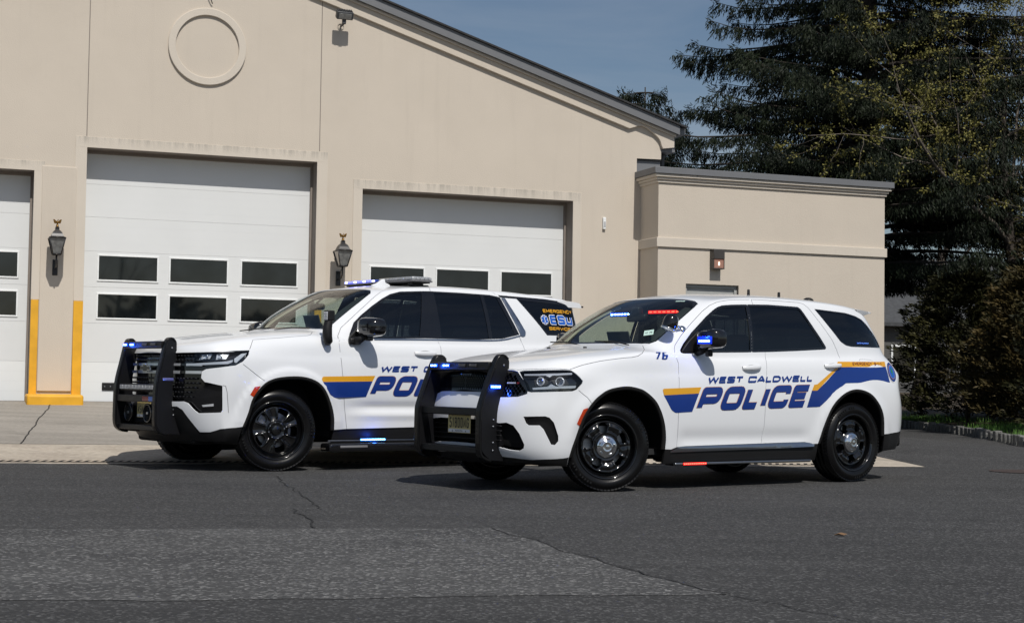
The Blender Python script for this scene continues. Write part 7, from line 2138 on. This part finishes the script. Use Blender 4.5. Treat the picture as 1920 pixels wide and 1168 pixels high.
def build_fixtures():
    def place(o, s, n, z): o.location = SN(s, n, z); o.rotation_euler = (0, 0, PSI)
    # colonial lantern
    def lantern():
        r = empty('wall_lantern')
        m = MB()
        m.tube([(0, .25, -.42), (0, .05, -.40), (0, 0, -.34), (0, 0, -.17)], [.016, .016, .016, .02], LANT, n=10)
        m.bevbox(-.05, .05, .225, .25, -.55, -.25, .01, LANT); m.tube([(0, .23, -.30), (0, .1, -.26), (0, 0, -.20)], .010, LANT, n=8)
        m.build('bracket', None, r)
        m = MB(); zb, zt_ = -.17, .135; wb, wt = .075, .145
        def sq(w, z): return [(-w, -w, z), (w, -w, z), (w, w, z), (-w, w, z)]
        for i in range(4):
            a = sq(wb, zb)[i]; b = sq(wt, zt_)[i]; m.tube([a, b], .011, LANT, n=6)
            a2 = sq(wt, zt_)[(i + 1) % 4]; m.tube([b, a2], .012, LANT, n=6); m.tube([sq(wb, zb)[i], sq(wb, zb)[(i + 1) % 4]], .013, LANT, n=6)
        m.bevbox(-wb, wb, -wb, wb, zb - .015, zb + .01, .004, LANT); m.build('cage', None, r)
        m = MB(); q = sq(wb - .008, zb + .01) + sq(wt - .008, zt_ - .01)
        m.add(q, [(0, 1, 5, 4), (1, 2, 6, 5), (2, 3, 7, 6), (3, 0, 4, 7)], LGLASS); m.build('pane', None, r)
        m = MB(); m.lathe([(.205, .125), (.20, .142), (.160, .165), (.135, .215), (.105, .255), (.062, .285), (.05, .30), (.052, .335), (.03, .35), (0, .352)], LANT, n=4, smooth=False, M=Matrix.Rotation(R(45), 4, 'Z')); m.build('hood', None, r)
        # brass eagle
        m = MB(); m.lathe([(.035, .35), (.02, .365), (.028, .385), (.012, .40), (0, .40)], BRASS, n=12)
        m.lathe([(0, -.035), (.016, -.025), (.022, 0), (.016, .028), (.0, .045)], BRASS, n=10, M=Matrix.Translation((0, 0, .43)))
        m.lathe([(0, -.012), (.011, 0), (0, .014)], BRASS, n=8, M=Matrix.Translation((.012, 0, .482)))
        m.tube([(.018, 0, .482), (.032, 0, .476)], [.005, .002], BRASS, n=5)
        for s in (1, -1): m.prism([(s * .012, .452), (s * .050, .490), (s * .078, .492), (s * .070, .455), (s * .060, .425), (s * .045, .410), (s * .018, .418)], -.006, .006, BRASS, axis='y', bevel=.002)
        m.build('eagle', None, r)
        return r
    a = lantern(); b = copy_tree(a)
    place(a, 1.555, -.30, 2.865); place(b, 5.985, -.30, 2.86)
    for o in (a, b): o.scale = (.80, 1.15, .80)
    tag(a, 'black coach lantern with brass eagle on the pier with yellow corner guards', 'wall lantern', 'coach lanterns on the fire station piers')
    tag(b, 'black coach lantern with brass eagle above the windshield of the taller SUV', 'wall lantern', 'coach lanterns on the fire station piers')
    # flood lights
    def flood():
        r = empty('flood_light')
        m = MB(); m.tube([(0, .22, -.12), (0, .06, -.12), (0, .02, -.06)], .018, MATS['grey_dark']); m.lathe([(.05, .22), (.05, .235)], MATS['grey_dark'], n=20, axis='y', M=Matrix.Translation((0, 0, -.12))); m.bevbox(-.03, .03, -.02, .04, -.13, -.04, .01, MATS['grey_dark']); m.build('arm', None, r)
        m = MB(); M = Matrix.Rotation(R(28), 4, 'X'); m.bevbox(-.135, .135, -.07, .06, -.045, .085, .012, MATS['grey_dark'], M)
        for k in range(9): m.box(-.12 + k * .028, -.11 + k * .028, -.06, .05, .083, .105, MATS['grey_dark'], M)
        h = m.build('lamp_head', None, r)
        m = MB(); m.bevbox(-.105, .105, -.078, -.068, -.03, .06, .006, LGLASS, M); m.build('lens', None, h)
        return r
    a = flood(); b = copy_tree(a); place(a, 5.95, -.24, 6.80); place(b, 1.59, -.24, 7.16)
    tag(a, 'small grey flood light under the gable slope right of the round relief', 'flood light', 'flood lights high on the facade')
    tag(b, 'small grey flood light high up left of the round relief', 'flood light', 'flood lights high on the facade')
    m = MB(); m.bevbox(-.028, .028, -.045, 0, -.105, .105, .01, FRAMEW); o = m.build('wall_sensor'); place(o, 10.70, 0, 3.672); tag(o, 'small white sensor box on the bare wall right of the overhead doors', 'sensor')
    m2 = MB(); m2.bevbox(-.018, .018, -.049, -.044, -.07, .03, .002, MATS['cup_grey']); m2.build('sensor_window', None, o)
    r = empty('wall_pack_light')
    m = MB(); m.prism([(-.17, .17), (-.17, .0), (-.11, .0), (-.02, -.0), (0, .0), (0, .17)], -.105, .105, MATS['dark_bronze'], axis='x', M=Matrix.Identity(4), bevel=.008) if False else m.bevbox(-.105, .105, -.155, 0, -.01, .165, .012, MATS['dark_bronze'])
    m.bevbox(-.105, .105, -.03, 0, -.165, -.01, .004, MATS['dark_bronze']); m.box(-.105, -.092, -.14, -.03, -.165, -.01, MATS['dark_bronze']); m.box(.092, .105, -.14, -.03, -.165, -.01, MATS['dark_bronze']); m.bevbox(-.105, .105, -.15, 0, -.18, -.163, .004, MATS['dark_bronze'])
    m.build('housing', None, r)
    m = MB(); m.box(-.09, .09, -.135, -.035, -.160, -.012, LAMPG); ln = m.build('diffuser', None, r)
    m = MB(); m.tube([(0, -.139, -.12), (0, -.139, -.06)], .014, BULB); m.build('bulb', None, ln)
    place(r, 12.50, -.725, 3.075); tag(r, 'lit dark bronze wall light above the grey side door', 'wall light')

# ------------------------------------------------------------------ vegetation
TWIG = plain('twig_bark', (.13, .11, .09), .9, var=.3, scale=9)
BARK = plain('bark', (.035, .028, .022), .95, var=.3, scale=9, bump=.6, bscale=25)
def leafmat(name, c1, c2, scale=1.2):
    m, nt, b = nodes(name); L = nt.links.new
    tc = N(nt, 'ShaderNodeTexCoord'); n1 = N(nt, 'ShaderNodeTexNoise', i_Scale=scale, i_Detail=4.); L(tc.outputs['Object'], n1.inputs['Vector'])
    r = N(nt, 'ShaderNodeMapRange', i_1=.35, i_2=.65); L(n1.outputs['Fac'], r.inputs[0])
    mx = N(nt, 'ShaderNodeMix', data_type='RGBA'); mx.inputs[6].default_value = (*c1, 1); mx.inputs[7].default_value = (*c2, 1); L(r.outputs[0], mx.inputs[0]); L(mx.outputs[2], b.inputs['Base Color'])
    b.inputs['Roughness'].default_value = .65; b.inputs['Specular IOR Level'].default_value = .25
    return m
SPRUCE = leafmat('spruce_needles', (.004, .008, .003), (.011, .018, .006))
BUDS = leafmat('olive_buds', (.10, .095, .022), (.18, .165, .045), 3.)
YEW = leafmat('yew_sprays', (.011, .014, .005), (.042, .040, .011), 1.4)
YEW2 = leafmat('brown_sprays', (.016, .018, .006), (.070, .050, .015), 1.6)

class Leaves:
    def __init__(s): s.P = []; s.n = 0
    def add(s, p, d, L, w, rnd):
        """one slim diamond along d"""
        a = rnd.uniform(0, 6.28)
        d = Vector(d).normalized(); u = d.orthogonal().normalized(); v = d.cross(u); o = (u * math.cos(a) + v * math.sin(a)) * w
        p = Vector(p)
        s.P += [p, p + d * L * .45 + o, p + d * L, p + d * L * .45 - o]
    def build(s, name, mat, parent):
        n = len(s.P) // 4
        me = bpy.data.meshes.new(name)
        co = np.array([tuple(p) for p in s.P], np.float32)
        me.vertices.add(len(co)); me.vertices.foreach_set('co', co.ravel())
        me.loops.add(n * 4); me.loops.foreach_set('vertex_index', np.arange(n * 4, dtype=np.int32))
        me.polygons.add(n); me.polygons.foreach_set('loop_start', np.arange(0, n * 4, 4, dtype=np.int32)); me.polygons.foreach_set('loop_total', np.full(n, 4, np.int32))
        me.materials.append(mat); me.update(calc_edges=True); me.validate()
        o = bpy.data.objects.new(name, me); COL.objects.link(o); o.parent = parent
        print('leaves', name, n)
        return o

def spruce(loc, H, Rm, seed, label, z_low=1.0, dens_=1.0, az=None):
    rnd = random.Random(seed); t = empty('spruce_tree', loc, 0, label, 'tree')
    m = MB(); m.tube([(0, 0, 0), (.05, 0, H * .3), (0, .05, H * .65), (0, 0, H - .45)], [.30 * H / 17.5, .24 * H / 17.5, .15 * H / 17.5, .015], BARK, n=12); m.build('trunk', None, t)
    lf = Leaves(); lb = MB()
    z = z_low
    while z < H - .4:
        k = 1 - (z / H)
        Rr = Rm * min(1., k * 1.6) ** .75
        for b in range(7 if z < H * .7 else 5):
            a = rnd.uniform(0, 6.28)
            L = Rr * rnd.uniform(.72, 1.1)
            ca, sa = math.cos(a), math.sin(a)
            pts = []
            for i in range(9):
                u = i / 8
                zz = z + .12 * L * u - .30 * L * u * u + .20 * L * u ** 4
                wob = .10 * L * math.sin(u * 3 + a * 5) * u
                pts.append(Vector((ca * L * u - sa * wob, sa * L * u + ca * wob, zz)))
            lb.tube(pts, [.045 * (1 - u / 8 * .85) * (L / Rm + .3) for u in range(9)], BARK, n=5, cap=False)
            # side branches with hanging sprays
            nb = int(L * 7.5 * dens_)
            for q in range(nb):
                u = .12 + .88 * (q + rnd.random()) / nb
                i = min(7, int(u * 8)); f = u * 8 - i
                p = pts[i].lerp(pts[i + 1], f); d0 = (pts[i + 1] - pts[i]).normalized()
                side = rnd.choice((-1, 1)); sl = (.30 + .9 * math.sin(min(1, u) * 2.6)) * rnd.uniform(.35, .8) * max(.45, L / Rm)
                sd = (d0 * .55 + Vector((-sa, ca, 0)) * side).normalized()
                nh = max(4, int(sl * 13 * dens_))
                for h in range(nh):
                    w = (h + rnd.random()) / nh
                    c = p + sd * sl * w + Vector((0, 0, -.22 * sl * w * w))
                    hl = rnd.uniform(.12, .40) * (1 - .4 * w)
                    nn = max(3, int(hl / .032))
                    dv = Vector((rnd.uniform(-.35, .35), rnd.uniform(-.35, .35), -1)) + d0 * .35
                    dv.normalize()
                    for e in range(nn):
                        pp = c + dv * hl * e / nn + Vector((rnd.uniform(-.03, .03), rnd.uniform(-.03, .03), 0))
                        lf.add(pp, dv + Vector((rnd.uniform(-.6, .6), rnd.uniform(-.6, .6), rnd.uniform(-.3, .4))), rnd.uniform(.09, .16), .013, rnd)
            # upturned tip
            for e in range(34):
                c = pts[-1] + Vector((rnd.uniform(-.1, .1), rnd.uniform(-.1, .1), rnd.uniform(-.1, .12)))
                lf.add(c, pts[-1] - pts[-2] + Vector((rnd.uniform(-.2, .2), rnd.uniform(-.2, .2), rnd.uniform(-.1, .3))), rnd.uniform(.07, .14), .012, rnd)
        z += rnd.uniform(.24, .40)
    lb.build('branches', None, t)
    lf.build('crown', SPRUCE, t)
    return t

def bare_tree(loc, H, spread, seed, label, lean=(0, 0), buds=7000, twig=3, r0=.17, mat=None, cat='tree', name='deciduous_tree', drop=0.):
    rnd = random.Random(seed); t = empty(name, loc, 0, label, cat)
    tb = MB(); lf = Leaves(); tips = []
    tw = MB()
    def grow(p, d, L, r, lev):
        pts = [p]; n = 6; dd = Vector(d)
        for i in range(n):
            dd = (dd + Vector((rnd.uniform(-.25, .25), rnd.uniform(-.25, .25), rnd.uniform(-.12, .2) - drop * lev * .1))).normalized()
            pts.append(pts[-1] + dd * L / n)
        rr = [r * (1 - .65 * i / n) for i in range(n + 1)]
        (tb if lev < 2 else tw).tube(pts, rr, BARK if lev < 1 else TWIG, n=8 if lev < 1 else (5 if lev < 2 else 3), cap=False)
        if lev >= 2: tips.extend(pts[2:])
        if lev < twig:
            nb = (9, 8, 6, 4)[lev]
            for k in range(nb):
                i = rnd.randint(2 if lev == 0 else 1, n); a = rnd.uniform(0, 6.28)
                o = dd.orthogonal().normalized(); o2 = dd.cross(o)
                nd = (dd * rnd.uniform(.3, .8) + (o * math.cos(a) + o2 * math.sin(a)) * rnd.uniform(.6, 1.1) * (spread if lev == 0 else 1) + Vector((0, 0, .15))).normalized()
                grow(pts[i], nd, L * rnd.uniform(.42, .70), rr[i] * rnd.uniform(.38, .6), lev + 1)
    grow(Vector((0, 0, 0)), Vector((lean[0], lean[1], 1)), H * .62, r0, 0)
    tb.build('trunk', None, t)
    tw.build('branches', None, t)
    if buds:
        cl = [rnd.choice(tips) for _ in range(buds // 9)]
        for c in cl:
            if rnd.random() < .0: continue
            for e in range(rnd.randint(4, 15)):
                p = c + Vector((rnd.gauss(0, .07), rnd.gauss(0, .07), rnd.gauss(0, .05)))
                lf.add(p, (rnd.uniform(-1, 1), rnd.uniform(-1, 1), rnd.uniform(-1, .6)), rnd.uniform(.04, .085), .020, rnd)
        lf.build('crown', mat or BUDS, t)
    return t

def shrub(loc, H, Rm, seed, label, mat, n=7500):
    rnd = random.Random(seed); t = empty('evergreen_shrub', loc, 0, label, 'shrub', 'evergreen shrubs behind the stone kerb')
    m = MB()
    for k in range(5):
        a = rnd.uniform(0, 6.28); m.tube([(.06 * math.cos(a), .06 * math.sin(a), 0), (.25 * math.cos(a), .25 * math.sin(a), H * .4), (.35 * math.cos(a), .35 * math.sin(a), H * .85)], [.05, .035, .01], BARK, n=6)
    m.build('stem', None, t)
    lf = Leaves()
    cl = []
    for k in range(int(n / 10)):
        u = rnd.random() ** .8; z = H * (.04 + .94 * u)
        rr = Rm * (1 - u ** 2.2 * .75) * (.80 + .28 * math.sin(k * 12.9 + z * 3)) * (rnd.uniform(.55, 1.08))
        a = rnd.uniform(0, 6.28)
        c = Vector((rr * math.cos(a), rr * math.sin(a), z)); out = Vector((math.cos(a), math.sin(a), rnd.uniform(.0, .9))).normalized()
        L = rnd.uniform(.22, .50)
        for e in range(42):
            w = rnd.random(); sp = .26 * L * (1 - w * .6)
            p = c + out * L * (w - .4) + Vector((rnd.gauss(0, sp), rnd.gauss(0, sp), rnd.gauss(0, sp * .6)))
            lf.add(p, out + Vector((rnd.uniform(-.7, .7), rnd.uniform(-.7, .7), rnd.uniform(-.5, .5))), rnd.uniform(.08, .15), .018, rnd)
    lf.build('foliage', mat, t)
    return t

def build_green():
    spruce((8.6, 37.0, .2), 17.8, 5.4, 21, 'huge dark spruce with drooping sprays rising behind the flat roofed wing', z_low=3.5, dens_=1.35)
    spruce((3.5, 41.0, .1), 9.2, 3.2, 33, 'slim young spruce top poking up behind the eave of the fire station', z_low=4.0, dens_=1.6)
    bare_tree((10.9, 33.5, .3), 12.5, 1.0, 5, 'half bare tree with olive buds in front of the spruce on the right', lean=(-.06, 0), buds=40000)
    bare_tree((13.3, 38.5, .3), 16.5, 1.0, 9, 'tall bare tree with thin grey twigs at the far right edge', buds=14000, r0=.20)
    bare_tree((12.2, 47, 0), 13, .9, 15, 'distant bare tree seen low between the wing and the shrubs', buds=2500, r0=.18)
    shrub((9.75, 33.0, .2), 3.2, 1.6, 2, 'bushy dark evergreen right behind the rear of the front SUV', YEW)
    shrub((10.2, 29.8, .2), 3.0, 1.5, 3, 'olive brown evergreen in the middle of the shrub row', YEW2)
    shrub((10.3, 26.6, .2), 2.9, 1.5, 4, 'dense evergreen nearest the camera at the right edge of the photo', YEW)
    shrub((11.9, 32.6, .2), 4.6, 1.7, 6, 'tallest pointed evergreen rising above the shrub row', YEW2)
    shrub((12.4, 29.0, .2), 3.7, 1.9, 8, 'dark evergreen standing behind the olive brown one at the right', YEW)
    shrub((12.6, 36.5, .2), 3.4, 2.2, 10, 'broad dark evergreen half hidden behind the rest of the shrub row', YEW)
    bare_tree((9.3, 31.2, .15), 1.7, 1.6, 31, 'leafless thorny bush low behind the stone kerb beside the SUV tail', buds=0, r0=.03, twig=2, cat='bush', name='bare_bush')
    # the other side of the street, seen only as reflections in the glass
    k = 0
    for x, y, hh in ((-16, -17, 10), (-9, -22, 12), (-2, -19, 11), (6, -24, 12), (14, -18, 10)):
        bare_tree((x, y, 0), hh, 1.0, 60 + k, 'bare tree across the street behind the camera, reflected in the door panes', buds=0, r0=.16, twig=2)['group'] = 'bare trees across the street'; k += 1
    rnd = random.Random(77); lf = Leaves()
    for i in range(9000):
        a = rnd.uniform(-38, 38); h = 3.6 + 1.2 * math.sin(a * .3) + .8 * math.sin(a * .83)
        lf.add((a, -34 + rnd.uniform(-2, 2), h * rnd.random() ** .8), (rnd.uniform(-1, 1), rnd.uniform(-1, 1), rnd.uniform(-.4, 1)), rnd.uniform(.6, 1.2), .30, rnd)
    w = lf.build('distant_wood', YEW, None); tag(w, 'dark line of trees across the street behind the camera', 'wood', kind='stuff')
    # neighbouring house far behind
    h = empty('neighbour_house', (20.0, 64.0, 0), R(12), 'distant house with a grey shingle roof glimpsed through the shrubs', 'house')
    m = MB(); m.box(-9, 5, 0, 8, 0, 3.6, MATS['house_siding']); m.add([(-9, 0, 3.6), (-9, 8, 3.6), (-9, 4, 6.2), (5, 0, 3.6), (5, 8, 3.6), (5, 4, 6.2)], [(0, 2, 1), (3, 4, 5)], MATS['house_siding']); m.build('wall', None, h)
    m = MB(); m.prism([(-.5, 3.35), (4, 6.35), (8.5, 3.35), (8.5, 3.5), (4, 6.5), (-.5, 3.5)], -9.4, 5.4, MATS['house_roof'], axis='x'); m.build('roof', None, h)
    for x in (-7.5, -4.5, -1.5, 2.0):
        m = MB(); m.bevbox(x, x + 1.1, -.05, .0, 1.2, 2.6, .01, FRAMEW); f = m.build('window', None, h); m = MB(); m.box(x + .08, x + 1.02, -.058, -.052, 1.28, 2.52, PANE); m.build('pane', None, f)

def build_sky():
    w = bpy.data.worlds.new('World'); scene.world = w; w.use_nodes = True; nt = w.node_tree; L = nt.links.new
    bg = nt.nodes['Background']
    sky = N(nt, 'ShaderNodeTexSky', sky_type='NISHITA', sun_disc=False, sun_elevation=R(52), sun_rotation=math.atan2(SUN.x, SUN.y), altitude=100, air_density=1.0, dust_density=1.2, ozone_density=1.5)
    # thin high cloud veil: brightens the sky in soft streaks
    tc = N(nt, 'ShaderNodeTexCoord'); mp = N(nt, 'ShaderNodeMapping'); mp.inputs['Scale'].default_value = (1.4, 1.4, 5.); L(tc.outputs['Generated'], mp.inputs[0])
    nz = N(nt, 'ShaderNodeTexNoise', i_Scale=2.2, i_Detail=7., i_Roughness=.6, i_Distortion=.6); L(mp.outputs[0], nz.inputs['Vector'])
    mr = N(nt, 'ShaderNodeMapRange', i_1=.42, i_2=.75, i_3=0., i_4=.30); L(nz.outputs['Fac'], mr.inputs[0])
    mx = N(nt, 'ShaderNodeMix', data_type='RGBA'); mx.inputs[7].default_value = (6.5, 7., 7.8, 1); L(mr.outputs[0], mx.inputs[0]); L(sky.outputs[0], mx.inputs[6])
    L(mx.outputs[2], bg.inputs[0]); bg.inputs[1].default_value = SKY_S
    s = bpy.data.lights.new('sun', 'SUN'); s.energy = SUN_E; s.angle = R(.53); s.color = (1., .955, .89)
    o = bpy.data.objects.new('sun', s); COL.objects.link(o); o.rotation_euler = SUN.to_track_quat('Z', 'Y').to_euler()
plain('grate_bar', (.44, .38, .30), .8)
plain('grey_dark', (.055, .058, .063), .5)
plain('dark_bronze', (.05, .045, .042), .45)
plain('door_grey', (.36, .37, .36), .55)
plain('house_siding', (.09, .09, .088), .8)
plain('house_roof', (.055, .058, .062), .9, var=.2)
SUN = Vector((.222, -.573, .788)).normalized()
SKY_S, SUN_E = .064, 3.85
# ------------------------------------------------------------------ scene
build_sky()
build_ground()
build_station()
build_fixtures()
build_green()
near_car, NB = build_near((.3173, 13.8467, 0), .6313)
far_car, FB = build_far((-2.9022, 15.9917, 0), .6775)

cam = bpy.data.cameras.new('camera'); co = bpy.data.objects.new('camera', cam); COL.objects.link(co); scene.camera = co
F_PX = 2875.3; PITCH = .0443; ROLL = .0146
cam.sensor_width = 36; cam.lens = 36 * F_PX / 1920; cam.clip_end = 4000; cam.clip_start = .1
cp, sp, cr, sr = math.cos(PITCH), math.sin(PITCH), math.cos(ROLL), math.sin(ROLL)
Fv = Vector((0, cp, sp)); U0 = Vector((0, -sp, cp)); R0 = Vector((1, 0, 0))
Rv = R0 * cr + U0 * sr; Uv = -R0 * sr + U0 * cr
M = Matrix((Rv, Uv, -Fv)).transposed().to_4x4(); M.translation = Vector((0, 0, .9404)); co.matrix_world = M

vs = scene.view_settings
vs.view_transform = 'Standard'; vs.look = 'None'; vs.exposure = 0.0; vs.gamma = 1.0; vs.use_curve_mapping = False
scene.cycles.max_bounces = 8; scene.cycles.transparent_max_bounces = 12
scene.cycles.use_denoising = True
